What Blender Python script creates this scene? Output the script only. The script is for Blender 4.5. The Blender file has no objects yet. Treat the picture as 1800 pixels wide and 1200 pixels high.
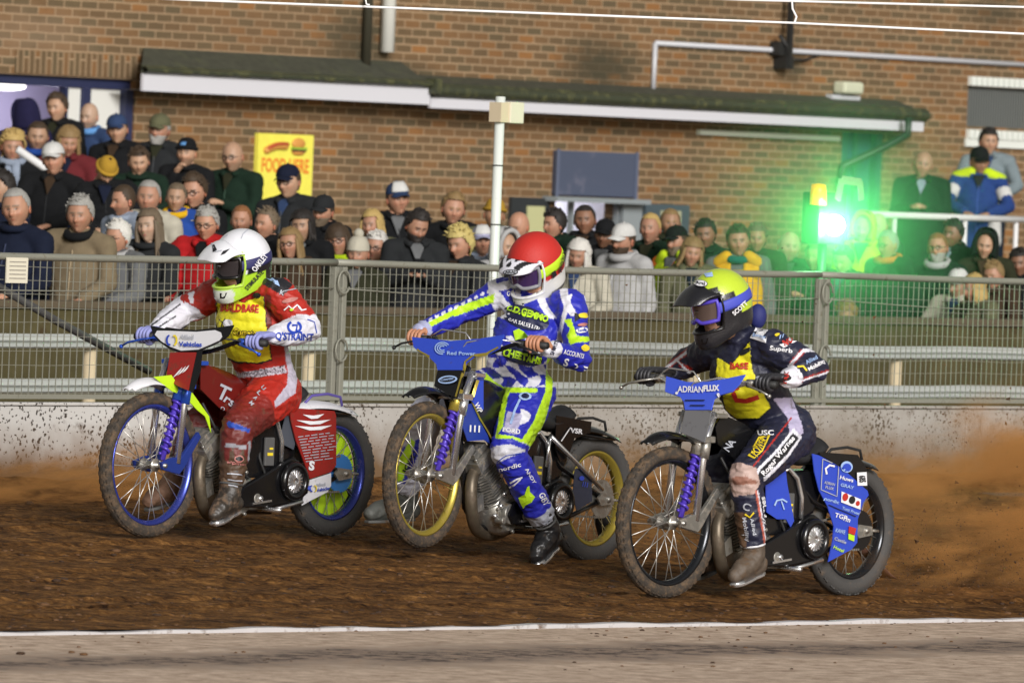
import bpy, bmesh, math, random
import numpy as np
from mathutils import Vector, Matrix, Quaternion
from mathutils.bvhtree import BVHTree
R = math.radians
scene = bpy.context.scene
COL = scene.collection

# ---------------------------------------------------------------- camera
F = 16000.0                      # focal length in pixels of an 1800 px wide frame (320 mm lens)
CAM = Vector((0, 0, 1.9))
PITCH = math.atan(300 / F)
ROLL = .04
fwd = Vector((0, math.cos(PITCH), -math.sin(PITCH)))
up0 = Vector((0, math.sin(PITCH), math.cos(PITCH)))
rt0 = Vector((1, 0, 0))
cup = up0 * math.cos(ROLL) - rt0 * math.sin(ROLL)
crt = rt0 * math.cos(ROLL) + up0 * math.sin(ROLL)
cd = bpy.data.cameras.new('camera'); cam = bpy.data.objects.new('camera', cd); COL.objects.link(cam)
cam.matrix_world = Matrix(((crt.x, cup.x, -fwd.x, CAM.x), (crt.y, cup.y, -fwd.y, CAM.y), (crt.z, cup.z, -fwd.z, CAM.z), (0, 0, 0, 1)))
cd.sensor_width = 36; cd.lens = 320; cd.clip_start = 1; cd.clip_end = 3000
cd.dof.use_dof = True; cd.dof.focus_distance = 44.3; cd.dof.aperture_fstop = 9
scene.camera = cam

# ---------------------------------------------------------------- world, floodlight, exposure
SUN_EL, SUN_AZ = 20, 20          # the floodlights behind the camera, to its right
w = bpy.data.worlds.new('World'); scene.world = w; w.use_nodes = True
nt = w.node_tree
sky = nt.nodes.new('ShaderNodeTexSky'); sky.sky_type = 'NISHITA'; sky.sun_disc = False
sky.sun_elevation = R(SUN_EL); sky.sun_rotation = R(180 - SUN_AZ)
hs = nt.nodes.new('ShaderNodeHueSaturation'); hs.inputs['Saturation'].default_value = .25
nt.links.new(sky.outputs[0], hs.inputs['Color'])
bg = nt.nodes['Background']; bg.inputs[1].default_value = .075
tn = nt.nodes.new('ShaderNodeVectorMath'); tn.operation = 'MULTIPLY'; nt.links.new(hs.outputs[0], tn.inputs[0]); tn.inputs[1].default_value = (1.0, .93, .78); nt.links.new(tn.outputs[0], bg.inputs[0])
sl = bpy.data.lights.new('floodlight', 'SUN'); sl.energy = 3.1; sl.angle = R(20); sl.color = (1, .975, .97)
sun = bpy.data.objects.new('floodlight', sl); COL.objects.link(sun)
sd = Vector((math.sin(R(SUN_AZ)) * math.cos(R(SUN_EL)), -math.cos(R(SUN_AZ)) * math.cos(R(SUN_EL)), math.sin(R(SUN_EL))))
sun.rotation_euler = sd.to_track_quat('Z', 'Y').to_euler(); sun.location = sd * 60
scene.view_settings.view_transform = 'Standard'; scene.view_settings.look = 'None'
scene.view_settings.exposure = .20; scene.view_settings.gamma = 1
scene.cycles.max_bounces = 6; scene.cycles.transparent_max_bounces = 16; scene.cycles.volume_bounces = 1

# ---------------------------------------------------------------- pixels <-> places
def ray(px, py): return crt * ((px - 900) / F) - cup * ((py - 600) / F) + fwd
def at(px, py, Y):
    d = ray(px, py); return CAM + d * (Y / d.y)
def proj(p):
    v = Vector(p) - CAM; z = v.dot(fwd); return 900 + F * v.dot(crt) / z, 600 - F * v.dot(cup) / z
def on_plane(px, py, q, n):
    d = ray(px, py); t = (Vector(q) - CAM).dot(n) / d.dot(n); return CAM + d * t

class Frame:
    """local x, y (left), z frame standing in the world; matrix M"""
    def __init__(s, o, x):
        s.o = Vector(o); s.x = Vector((x[0], x[1], 0)).normalized(); s.z = Vector((0, 0, 1)); s.y = s.z.cross(s.x)
        s.M = Matrix(((s.x.x, s.y.x, 0, s.o.x), (s.x.y, s.y.y, 0, s.o.y), (0, 0, 1, s.o.z), (0, 0, 0, 1)))
        s.I = s.M.inverted()
    def hit(s, px, py, y=0):     # point of the vertical plane local y = const seen at the pixel, in local coordinates
        return s.I @ on_plane(px, py, s.M @ Vector((0, y, 0)), s.y)
    def hitp(s, px, py, q, n):   # any local plane
        return s.I @ on_plane(px, py, s.M @ Vector(q), s.M.to_3x3() @ Vector(n))
    def loc(s, p): return s.I @ Vector(p)
    def W(s, *p): return s.M @ Vector(p)

# ---------------------------------------------------------------- materials
MATS = {}
def _n(nt, t, **k):
    n = nt.nodes.new(t)
    for a, b in k.items():
        if a in n.inputs: n.inputs[a].default_value = b
        else: setattr(n, a, b)
    return n
def rgba(c): return (c[0], c[1], c[2], 1)
def srgb(r, g, b):
    f = lambda v: (v / 255 / 12.92) if v / 255 <= .04045 else ((v / 255 + .055) / 1.055) ** 2.4
    return (f(r), f(g), f(b))
def mat(name, c=(.5, .5, .5), rough=.6, metal=0, dirt=0, dcol=(.10, .055, .025), dscale=18, bump=0, bscale=60, coat=0, vcol=None, var=0, emit=0, alpha=1, sheen=0):
    if name in MATS: return MATS[name]
    m = bpy.data.materials.new(name); m.use_nodes = True; nt = m.node_tree; L = nt.links.new
    b = nt.nodes['Principled BSDF']; MATS[name] = m
    b.inputs['Base Color'].default_value = rgba(c); b.inputs['Roughness'].default_value = rough; b.inputs['Metallic'].default_value = metal
    if coat: b.inputs['Coat Weight'].default_value = coat; b.inputs['Coat Roughness'].default_value = .08
    if sheen: b.inputs['Sheen Weight'].default_value = sheen
    if alpha < 1: b.inputs['Alpha'].default_value = alpha
    tc = _n(nt, 'ShaderNodeTexCoord')
    src = None
    if vcol: src = _n(nt, 'ShaderNodeVertexColor', layer_name=vcol).outputs[0]
    if var:
        nz = _n(nt, 'ShaderNodeTexNoise', Scale=bscale * .25, Detail=4.0); L(tc.outputs['Object'], nz.inputs['Vector'])
        mr = _n(nt, 'ShaderNodeMapRange'); L(nz.outputs[0], mr.inputs[0]); mr.inputs[1].default_value = .3; mr.inputs[2].default_value = .7
        mr.inputs[3].default_value = 1 - var; mr.inputs[4].default_value = 1 + var * .6
        vm = _n(nt, 'ShaderNodeVectorMath', operation='SCALE'); L(mr.outputs[0], vm.inputs['Scale'])
        if src: L(src, vm.inputs[0])
        else: vm.inputs[0].default_value = c
        src = vm.outputs[0]
    if dirt:
        nz = _n(nt, 'ShaderNodeTexNoise', Scale=float(dscale), Detail=8.0, Roughness=.68); L(tc.outputs['Object'], nz.inputs['Vector'])
        cr = _n(nt, 'ShaderNodeMapRange'); L(nz.outputs[0], cr.inputs[0]); a = .72 - dirt * .42
        cr.inputs[1].default_value = a; cr.inputs[2].default_value = a + .16
        mx = _n(nt, 'ShaderNodeMix', data_type='RGBA'); L(cr.outputs[0], mx.inputs[0])
        if src: L(src, mx.inputs[6])
        else: mx.inputs[6].default_value = rgba(c)
        mx.inputs[7].default_value = rgba(dcol); src = mx.outputs[2]
        mr2 = _n(nt, 'ShaderNodeMapRange'); L(cr.outputs[0], mr2.inputs[0]); mr2.inputs[3].default_value = rough; mr2.inputs[4].default_value = .9
        L(mr2.outputs[0], b.inputs['Roughness'])
        if metal:
            mr3 = _n(nt, 'ShaderNodeMapRange'); L(cr.outputs[0], mr3.inputs[0]); mr3.inputs[3].default_value = metal; mr3.inputs[4].default_value = 0
            L(mr3.outputs[0], b.inputs['Metallic'])
    if src: L(src, b.inputs['Base Color'])
    if bump:
        nb = _n(nt, 'ShaderNodeTexNoise', Scale=float(bscale), Detail=5.0); L(tc.outputs['Object'], nb.inputs['Vector'])
        bp = _n(nt, 'ShaderNodeBump', Strength=float(bump), Distance=.01); L(nb.outputs[0], bp.inputs['Height']); L(bp.outputs[0], b.inputs['Normal'])
    if emit:
        b.inputs['Emission Color'].default_value = rgba(c); b.inputs['Emission Strength'].default_value = emit
    return m

# ---------------------------------------------------------------- mesh building
def link(name, me, parent=None, M=None, label=None, cat=None, group=None, kind=None):
    o = bpy.data.objects.new(name, me); COL.objects.link(o)
    if parent: o.parent = parent
    if M is not None: o.matrix_local = M
    if label: o['label'] = label
    if cat: o['category'] = cat
    if group: o['group'] = group
    if kind: o['kind'] = kind
    return o
def thing(name, label, cat, M=None, group=None): return link(name, None, None, M, label, cat, group)

class G:
    def __init__(s): s.v = []; s.f = []; s.m = []; s.sm = []; s.c = None
    def add(s, vs, fs, mi=0, smooth=False, M=None):
        k = len(s.v)
        s.v += [tuple(M @ Vector(p)) if M is not None else tuple(p) for p in vs]
        s.f += [tuple(i + k for i in f) for f in fs]; s.m += [mi] * len(fs); s.sm += [smooth] * len(fs); return s
    def box(s, a, b, mi=0, M=None):
        x0, y0, z0 = a; x1, y1, z1 = b
        vs = [(x0, y0, z0), (x1, y0, z0), (x1, y1, z0), (x0, y1, z0), (x0, y0, z1), (x1, y0, z1), (x1, y1, z1), (x0, y1, z1)]
        return s.add(vs, [(0, 3, 2, 1), (4, 5, 6, 7), (0, 1, 5, 4), (1, 2, 6, 5), (2, 3, 7, 6), (3, 0, 4, 7)], mi, False, M)
    def bar(s, p, q, w, h=None, mi=0, up=(0, 0, 1)):
        p = Vector(p); q = Vector(q); d = (q - p).normalized(); h = h or w
        a = d.cross(Vector(up)); a = a.normalized() if a.length > 1e-4 else Vector((1, 0, 0)); b = a.cross(d)
        vs = [c + a * (i * w / 2) + b * (j * h / 2) for c in (p, q) for i, j in ((-1, -1), (1, -1), (1, 1), (-1, 1))]
        return s.add(vs, [(0, 1, 2, 3), (7, 6, 5, 4), (0, 4, 5, 1), (1, 5, 6, 2), (2, 6, 7, 3), (3, 7, 4, 0)], mi)
    def tube(s, pts, r, n=10, mi=0, cap=True, closed=False, flat=1, up=None, smooth=True):
        """sweep along pts, r number or list; flat scales the ring's second axis"""
        P = [Vector(p) for p in pts]; N = len(P); rs = r if hasattr(r, '__len__') else [r] * N
        fl = flat if hasattr(flat, '__len__') else [flat] * N
        vs = []; prev = None
        for i in range(N):
            if closed: d = P[(i + 1) % N] - P[i - 1]
            else: d = P[min(i + 1, N - 1)] - P[max(i - 1, 0)]
            d = d.normalized() if d.length > 1e-9 else Vector((0, 0, 1))
            if prev is None:
                a = Vector(up) if up is not None else (Vector((0, 0, 1)) if abs(d.z) < .9 else Vector((1, 0, 0)))
            else: a = prev
            a = (a - d * a.dot(d)); a = a.normalized() if a.length > 1e-6 else d.orthogonal().normalized()
            b = d.cross(a); prev = a
            for j in range(n):
                t = 2 * math.pi * j / n; vs.append(P[i] + a * (math.cos(t) * rs[i]) + b * (math.sin(t) * rs[i] * fl[i]))
        fs = []
        for i in range(N if closed else N - 1):
            k = (i + 1) % N
            for j in range(n): fs.append((i * n + j, i * n + (j + 1) % n, k * n + (j + 1) % n, k * n + j))
        if cap and not closed: fs.append(tuple(range(n - 1, -1, -1))); fs.append(tuple((N - 1) * n + j for j in range(n)))
        return s.add(vs, fs, mi, smooth)
    def limb(s, pts, r, n=12, mi=0, flat=1, up=None, sub=3):
        """tube through a smooth curve with rounded ends"""
        P = [Vector(p) for p in pts]; rs = list(r); fl = list(flat) if hasattr(flat, '__len__') else [flat] * len(P)
        Q = []; q = []; ff = []
        def cr(a, b, c, d, t): return .5 * ((2 * b) + (c - a) * t + (2 * a - 5 * b + 4 * c - d) * t * t + (3 * b - a - 3 * c + d) * t ** 3)
        for i in range(len(P) - 1):
            a = P[i - 1] if i else P[i] * 2 - P[i + 1]; d = P[i + 2] if i + 2 < len(P) else P[i + 1] * 2 - P[i]
            for k in range(sub):
                t = k / sub; Q.append(cr(a, P[i], P[i + 1], d, t)); q.append(rs[i] + (rs[i + 1] - rs[i]) * t); ff.append(fl[i] + (fl[i + 1] - fl[i]) * t)
        Q.append(P[-1]); q.append(rs[-1]); ff.append(fl[-1])
        d0 = (Q[0] - Q[1]).normalized(); d1 = (Q[-1] - Q[-2]).normalized()
        A = [(Q[0] + d0 * (q[0] * math.sin(a)), q[0] * math.cos(a)) for a in (1.45, 1.0, .5)]
        B = [(Q[-1] + d1 * (q[-1] * math.sin(a)), q[-1] * math.cos(a)) for a in (.5, 1.0, 1.45)]
        pts2 = [a for a, _ in A] + Q + [a for a, _ in B]; r2 = [b for _, b in A] + q + [b for _, b in B]
        return s.tube(pts2, r2, n, mi, True, False, [ff[0]] * 3 + ff + [ff[-1]] * 3, up)
    def ball(s, c, r, n=16, m=10, mi=0, M=None):
        r = r if hasattr(r, '__len__') else (r, r, r); c = Vector(c); vs = [c + Vector((0, 0, r[2]))]
        for i in range(1, m):
            e = math.pi * i / m
            for j in range(n):
                a = 2 * math.pi * j / n; vs.append(c + Vector((r[0] * math.sin(e) * math.cos(a), r[1] * math.sin(e) * math.sin(a), r[2] * math.cos(e))))
        vs.append(c - Vector((0, 0, r[2]))); fs = [(0, 1 + j, 1 + (j + 1) % n) for j in range(n)]
        for i in range(m - 2):
            for j in range(n): fs.append((1 + i * n + j, 1 + (i + 1) * n + j, 1 + (i + 1) * n + (j + 1) % n, 1 + i * n + (j + 1) % n))
        k = 1 + (m - 2) * n; fs += [(k + j, len(vs) - 1, k + (j + 1) % n) for j in range(n)]
        return s.add(vs, fs, mi, True, M)
    def lathe(s, prof, c=(0, 0, 0), axis='Y', n=48, mi=0, smooth=True, closed=True):
        """profile [(radius, offset along axis)]"""
        vs = []; N = len(prof)
        for j in range(n):
            a = 2 * math.pi * j / n; ca, sa = math.cos(a), math.sin(a)
            for r_, h in prof:
                p = (r_ * ca, h, r_ * sa) if axis == 'Y' else ((r_ * ca, r_ * sa, h) if axis == 'Z' else (h, r_ * ca, r_ * sa))
                vs.append((p[0] + c[0], p[1] + c[1], p[2] + c[2]))
        fs = []
        for j in range(n):
            k = (j + 1) % n
            for i in range(N if closed else N - 1):
                l = (i + 1) % N; fs.append((j * N + i, j * N + l, k * N + l, k * N + i))
        return s.add(vs, fs, mi, smooth)
    def prism(s, poly, off, mi=0, mi_side=None, c2=None):
        """3-D polygon and an offset vector; closed slab"""
        n = len(poly); off = Vector(off); A = [Vector(p) for p in poly]
        vs = A + [p + off for p in A]
        nrm = Vector((0, 0, 0))
        for i in range(n): nrm += A[i].cross(A[(i + 1) % n])
        fr = tuple(range(n)) if nrm.dot(off) < 0 else tuple(range(n - 1, -1, -1)); flip = nrm.dot(off) >= 0
        bk = tuple(i + n for i in reversed(fr))
        s.add(vs, [fr, bk], mi)
        sd = [((i, (i + 1) % n, (i + 1) % n + n, i + n) if flip else ((i + 1) % n, i, i + n, (i + 1) % n + n)) for i in range(n)]
        k = len(s.v) - 2 * n
        s.f += [tuple(j + k for j in f) for f in sd]; s.m += [mi if mi_side is None else mi_side] * n; s.sm += [False] * n
        return s
    def grid(s, fn, nu, nv, mi=0, thick=0, smooth=True):
        """fn(u,v) u,v in 0..1 -> point; optional thickness"""
        P = [[Vector(fn(i / nu, j / nv)) for j in range(nv + 1)] for i in range(nu + 1)]
        idx = lambda i, j: i * (nv + 1) + j
        vs = [P[i][j] for i in range(nu + 1) for j in range(nv + 1)]
        fs = [(idx(i, j), idx(i + 1, j), idx(i + 1, j + 1), idx(i, j + 1)) for i in range(nu) for j in range(nv)]
        if not thick: return s.add(vs, fs, mi, smooth)
        N = []
        for i in range(nu + 1):
            for j in range(nv + 1):
                a = P[min(i + 1, nu)][j] - P[max(i - 1, 0)][j]; b = P[i][min(j + 1, nv)] - P[i][max(j - 1, 0)]
                c = a.cross(b); N.append(c.normalized() if c.length > 1e-12 else Vector((0, 0, 1)))
        K = len(vs); vs = vs + [p - q * thick for p, q in zip(vs, N)]
        fs = fs + [tuple(K + a for a in reversed(f)) for f in fs[:]]
        for i in range(nu):
            fs.append((idx(i + 1, 0), idx(i, 0), K + idx(i, 0), K + idx(i + 1, 0))); fs.append((idx(i, nv), idx(i + 1, nv), K + idx(i + 1, nv), K + idx(i, nv)))
        for j in range(nv):
            fs.append((idx(0, j), idx(0, j + 1), K + idx(0, j + 1), K + idx(0, j))); fs.append((idx(nu, j + 1), idx(nu, j), K + idx(nu, j), K + idx(nu, j + 1)))
        return s.add(vs, fs, mi, smooth)
    def mesh(s, name, mats):
        me = bpy.data.meshes.new(name); me.from_pydata(s.v, [], s.f)
        for m in (mats if isinstance(mats, (list, tuple)) else [mats]): me.materials.append(m)
        me.polygons.foreach_set('material_index', s.m); me.polygons.foreach_set('use_smooth', s.sm); me.update(); return me
    def obj(s, name, mats, parent=None, M=None, bevel=0, **k):
        o = link(name, s.mesh(name, mats), parent, M, **k)
        if bevel:
            b = o.modifiers.new('b', 'BEVEL'); b.width = bevel; b.segments = 2; b.limit_method = 'ANGLE'; b.angle_limit = R(40)
        return o

def remesh(g, vox, smooth=3):
    me = g.mesh('t', [mat('plain')]); o = bpy.data.objects.new('t', me); COL.objects.link(o)
    r = o.modifiers.new('r', 'REMESH'); r.mode = 'VOXEL'; r.voxel_size = vox; r.use_smooth_shade = True
    sm = o.modifiers.new('s', 'SMOOTH'); sm.iterations = smooth; sm.factor = .5
    dg = bpy.context.evaluated_depsgraph_get(); out = bpy.data.meshes.new_from_object(o.evaluated_get(dg))
    bpy.data.objects.remove(o); bpy.data.meshes.remove(me)
    out.polygons.foreach_set('use_smooth', [True] * len(out.polygons)); return out
def verts_np(me):
    a = np.empty(len(me.vertices) * 3); me.vertices.foreach_get('co', a); return a.reshape(-1, 3)
def set_vcol(me, cols, name='paint'):
    at_ = me.color_attributes.new(name, 'FLOAT_COLOR', 'POINT'); c = np.ones((len(me.vertices), 4)); c[:, :3] = cols
    at_.data.foreach_set('color', c.ravel())
def to_world_px(M, P):
    """array of local points -> pixel coordinates"""
    Mn = np.array(M); W = P @ Mn[:3, :3].T + Mn[:3, 3]; v = W - np.array(CAM)
    z = v @ np.array(fwd); return 900 + F * (v @ np.array(crt)) / z, 600 - F * (v @ np.array(cup)) / z
def inside(poly, X, Y):
    r = np.zeros(X.shape, bool); n = len(poly); j = n - 1
    for i in range(n):
        xi, yi = poly[i]; xj, yj = poly[j]
        if yi != yj: r ^= ((yi > Y) != (yj > Y)) & (X < (xj - xi) * (Y - yi) / (yj - yi) + xi)
        j = i
    return r

# ---------------------------------------------------------------- value noise on arrays
_rs = np.random.RandomState(5); _T = _rs.rand(256, 256)
def vnoise(x, y):
    xi = np.floor(x).astype(int); yi = np.floor(y).astype(int); fx = x - xi; fy = y - yi
    fx = fx * fx * (3 - 2 * fx); fy = fy * fy * (3 - 2 * fy); a = _T[xi & 255, yi & 255]; b = _T[(xi + 1) & 255, yi & 255]
    c = _T[xi & 255, (yi + 1) & 255]; d = _T[(xi + 1) & 255, (yi + 1) & 255]
    return (a * (1 - fx) + b * fx) * (1 - fy) + (c * (1 - fx) + d * fx) * fy
def fbm(x, y, o=4):
    s = 0; a = .5; t = 0
    for i in range(o): s = s + a * vnoise(x * 2 ** i + 17 * i, y * 2 ** i + 31 * i); t += a; a *= .5
    return s / t

# ---------------------------------------------------------------- writing
def text_mesh2d(txt, bold=0, shear=0):
    c = bpy.data.curves.new('t', 'FONT'); c.body = txt; c.size = 1; c.offset = bold; c.shear = shear; c.resolution_u = 3
    o = bpy.data.objects.new('t', c); COL.objects.link(o)
    me = bpy.data.meshes.new_from_object(o.evaluated_get(bpy.context.evaluated_depsgraph_get()))
    V = verts_np(me)[:, :2].copy(); Fs = [tuple(p.vertices) for p in me.polygons]
    bpy.data.objects.remove(o); bpy.data.curves.remove(c); bpy.data.meshes.remove(me)
    if len(V):
        V[:, 0] -= (V[:, 0].min() + V[:, 0].max()) / 2; V[:, 1] -= (V[:, 1].min() + V[:, 1].max()) / 2
    return V, Fs
class Surf:
    """a built surface on which writing and badges are laid; g collects them"""
    def __init__(s, ob_or_list, M):
        obs = ob_or_list if isinstance(ob_or_list, list) else [ob_or_list]
        s.M = M; s.I = M.inverted(); s.R = M.to_3x3(); s.trees = []
        for me in obs:
            V = [v.co.copy() for v in me.vertices]; s.trees.append(BVHTree.FromPolygons(V, [tuple(p.vertices) for p in me.polygons]))
        s.g = G()
    def hit(s, px, py, off):
        o = s.I @ CAM; d = (s.I.to_3x3() @ ray(px, py)).normalized(); best = None
        for t in s.trees:
            h = t.ray_cast(o, d)
            if h[0] is not None and (best is None or h[3] < best[3]): best = h
        if best is None: return None
        n = best[1] if best[1].dot(d) < 0 else -best[1]
        return best[0] + n * off - d * off * .5
    def shape(s, V, Fs, px, py, w, rot=0, mi=0, off=.004, h=None, skew=0):
        """2-D shape (unit coordinates centred on 0) to w pixels wide at the pixel, turned by rot degrees (clockwise)"""
        V = np.array(V, float); ex = V[:, 0].max() - V[:, 0].min(); k = w / ex; ky = k if h is None else h / max(1e-6, V[:, 1].max() - V[:, 1].min())
        a = R(rot); out = []
        for x, y in V:
            X = x * k; Y = -y * ky + skew * X
            out.append(s.hit(px + X * math.cos(a) - Y * math.sin(a), py + X * math.sin(a) + Y * math.cos(a), off))
        fs = [f for f in Fs if all(out[i] is not None for i in f)]
        s.g.add([o if o is not None else Vector((0, 0, 0)) for o in out], fs, mi)
    def text(s, txt, px, py, w, rot=0, mi=0, h=None, bold=.02, off=.004, skew=0, shear=0):
        V, Fs = text_mesh2d(txt, bold, shear); s.shape(V, Fs, px, py, w, rot, mi, off, h, skew)
    def patch(s, pts, mi=0, off=.003, n=6):
        """closed pixel polygon as a fan of small pieces laid on the surface"""
        cx = sum(p[0] for p in pts) / len(pts); cy = sum(p[1] for p in pts) / len(pts); N = len(pts); rings = [[s.hit(cx, cy, off)]]
        for k in range(1, n + 1):
            t = k / n; rings.append([s.hit(cx + (p[0] - cx) * t, cy + (p[1] - cy) * t, off) for p in pts])
        if rings[0][0] is None: return
        b = len(s.g.v)
        flat = [rings[0][0]] + [q for r in rings[1:] for q in r]
        fs = [(0, 1 + i, 1 + (i + 1) % N) for i in range(N)]
        for k in range(n - 1):
            for i in range(N): fs.append((1 + k * N + i, 1 + (k + 1) * N + i, 1 + (k + 1) * N + (i + 1) % N, 1 + k * N + (i + 1) % N))
        fs = [f for f in fs if all(flat[i] is not None for i in f)]
        s.g.add([q if q is not None else Vector((0, 0, 0)) for q in flat], fs, mi)
    def oval(s, cx, cy, w, h, rot=0, mi=0, off=.003, n=3, a0=0, a1=360):
        a = R(rot); P = []
        for k in range(24):
            t = R(a0 + (a1 - a0) * k / 24); x = w / 2 * math.cos(t); y = h / 2 * math.sin(t); P.append((cx + x * math.cos(a) - y * math.sin(a), cy + x * math.sin(a) + y * math.cos(a)))
        s.patch(P, mi, off, n)
    def line(s, pts, w, mi=0, off=.004, step=6):
        """a painted line w pixels wide through the pixel points"""
        Q = []
        for (a, b), (c, d) in zip(pts, pts[1:]):
            n = max(1, int(math.hypot(c - a, d - b) / step)); Q += [(a + (c - a) * t / n, b + (d - b) * t / n) for t in range(n)]
        Q.append(pts[-1]); L_ = []
        for i, (x, y) in enumerate(Q):
            x0, y0 = Q[max(0, i - 1)]; x1, y1 = Q[min(len(Q) - 1, i + 1)]; d = math.hypot(x1 - x0, y1 - y0) or 1; nx, ny = -(y1 - y0) / d * w / 2, (x1 - x0) / d * w / 2
            L_ += [s.hit(x + nx, y + ny, off), s.hit(x - nx, y - ny, off)]
        fs = [(2 * i, 2 * i + 1, 2 * i + 3, 2 * i + 2) for i in range(len(Q) - 1)]; fs = [f for f in fs if all(L_[j] is not None for j in f)]
        s.g.add([q if q is not None else Vector((0, 0, 0)) for q in L_], fs, mi)
# ================================================================ the setting
lhat = Vector((.77, -.64, 0)).normalized()
def ground_z(x, y):
    s = .769 * x - .639 * y
    return np.clip(.04 - .031 * (s + 29.7), -.115, .06)
# --- ground sheet, infield, track
def ground_mat():
    m = mat('track_shale', (.1, .05, .02), .85); nt = m.node_tree; L = nt.links.new; b = nt.nodes['Principled BSDF']
    tc = _n(nt, 'ShaderNodeTexCoord'); mp = _n(nt, 'ShaderNodeMapping'); mp.inputs['Rotation'].default_value = (0, 0, R(-43)); mp.inputs['Scale'].default_value = (.9, 1.4, 1)
    L(tc.outputs['Object'], mp.inputs[0])
    n1 = _n(nt, 'ShaderNodeTexNoise', Scale=5.0, Detail=10.0, Roughness=.78); L(mp.outputs[0], n1.inputs['Vector'])
    n2 = _n(nt, 'ShaderNodeTexNoise', Scale=22.0, Detail=9.0, Roughness=.8); L(tc.outputs['Object'], n2.inputs['Vector'])
    ad = _n(nt, 'ShaderNodeMath', operation='ADD'); L(n1.outputs[0], ad.inputs[0]); L(n2.outputs[0], ad.inputs[1])
    cr = _n(nt, 'ShaderNodeValToRGB'); L(ad.outputs[0], cr.inputs[0]); e = cr.color_ramp.elements
    ad.use_clamp = False; dv = _n(nt, 'ShaderNodeMath', operation='MULTIPLY'); dv.inputs[1].default_value = .5; L(ad.outputs[0], dv.inputs[0]); L(dv.outputs[0], cr.inputs[0])
    e[0].position = .41; e[0].color = rgba((.020, .0075, .0025)); e[1].position = .61; e[1].color = rgba((.42, .205, .062))
    k = e.new(.49); k.color = rgba((.120, .054, .016)); k = e.new(.55); k.color = rgba((.23, .108, .032))
    L(cr.outputs[0], b.inputs['Base Color'])
    bp = _n(nt, 'ShaderNodeBump', Strength=.8, Distance=.02); L(n2.outputs[0], bp.inputs['Height']); L(bp.outputs[0], b.inputs['Normal'])
    b.inputs['Specular IOR Level'].default_value = .12
    return m
LF = Frame(at(900, 1100, 39.9), (4.51, 4.85))           # inner line: x to the right and away, y to the back-left (towards the track)
def line_off(x): # gentle curve of the inner line seen in the photo
    return -.00 + .0022 * x * x
tm = ground_mat()
g = G(); nx, ny = 560, 430; x0, x1, y0, y1 = -5.2, 8.0, 36.2, 54.0
# track mesh in line coordinates so that its near edge follows the white line
def track_patch():
    U = np.linspace(-8.5, 13, 640); V = np.concatenate([np.linspace(.0, 7.5, 330), np.linspace(7.6, 11.6, 40)])
    UU, VV = np.meshgrid(U, V, indexing='ij'); y_ = VV + .0022 * UU * UU
    X = LF.o.x + LF.x.x * UU + LF.y.x * y_; Y = LF.o.y + LF.x.y * UU + LF.y.y * y_
    Z = ground_z(X, Y)
    cl = fbm(X * 9, Y * 9, 4) - .5; st = fbm(UU * .8, VV * 7, 3) - .5; big = fbm(X * 2.5 + 9, Y * 2.5, 3) - .5
    clod = np.clip(fbm(X * 16 + 40, Y * 16, 3) - .62, 0, 1)
    amp = np.clip(VV / .5, .15, 1)
    Z = Z + amp * (.012 * cl + .012 * st + .012 * big + .05 * clod)
    rr = np.random.RandomState(2)
    for v0 in (.9, 1.35, 2.1, 2.6, 3.4, 3.9, 4.8, 5.6, 6.4):
        c_ = v0 + .25 * (fbm(UU * .25 + v0, VV * 0 + v0, 2) - .5) + UU * rr.uniform(-.03, .03); w_ = rr.uniform(.035, .07); q_ = (VV - c_) / w_
        Z = Z - rr.uniform(.012, .022) * np.exp(-q_ ** 2) + .010 * np.exp(-(np.abs(q_) - 1.7) ** 2 * 2.2) * fbm(X * 11, Y * 11 + v0, 3) * 1.6
    P = np.stack([X, Y, Z], -1).reshape(-1, 3); n1, n2 = UU.shape
    i = np.arange(n1 - 1)[:, None] * n2 + np.arange(n2 - 1)[None]; f = np.stack([i, i + n2, i + n2 + 1, i + 1], -1).reshape(-1, 4)
    me = bpy.data.meshes.new('track'); me.from_pydata(P.tolist(), [], f.tolist()); me.materials.append(tm)
    me.polygons.foreach_set('use_smooth', [True] * len(me.polygons)); return me
link('track', track_patch(), kind='structure')
g = G()
def far_ground(u, v):
    return (-400 + 800 * u, -60 + 700 * v, -.30)
g.grid(far_ground, 20, 20)
g.obj('ground', mat('ground_earth', (.09, .055, .03), .95, var=.3, bscale=8), kind='structure')
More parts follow.
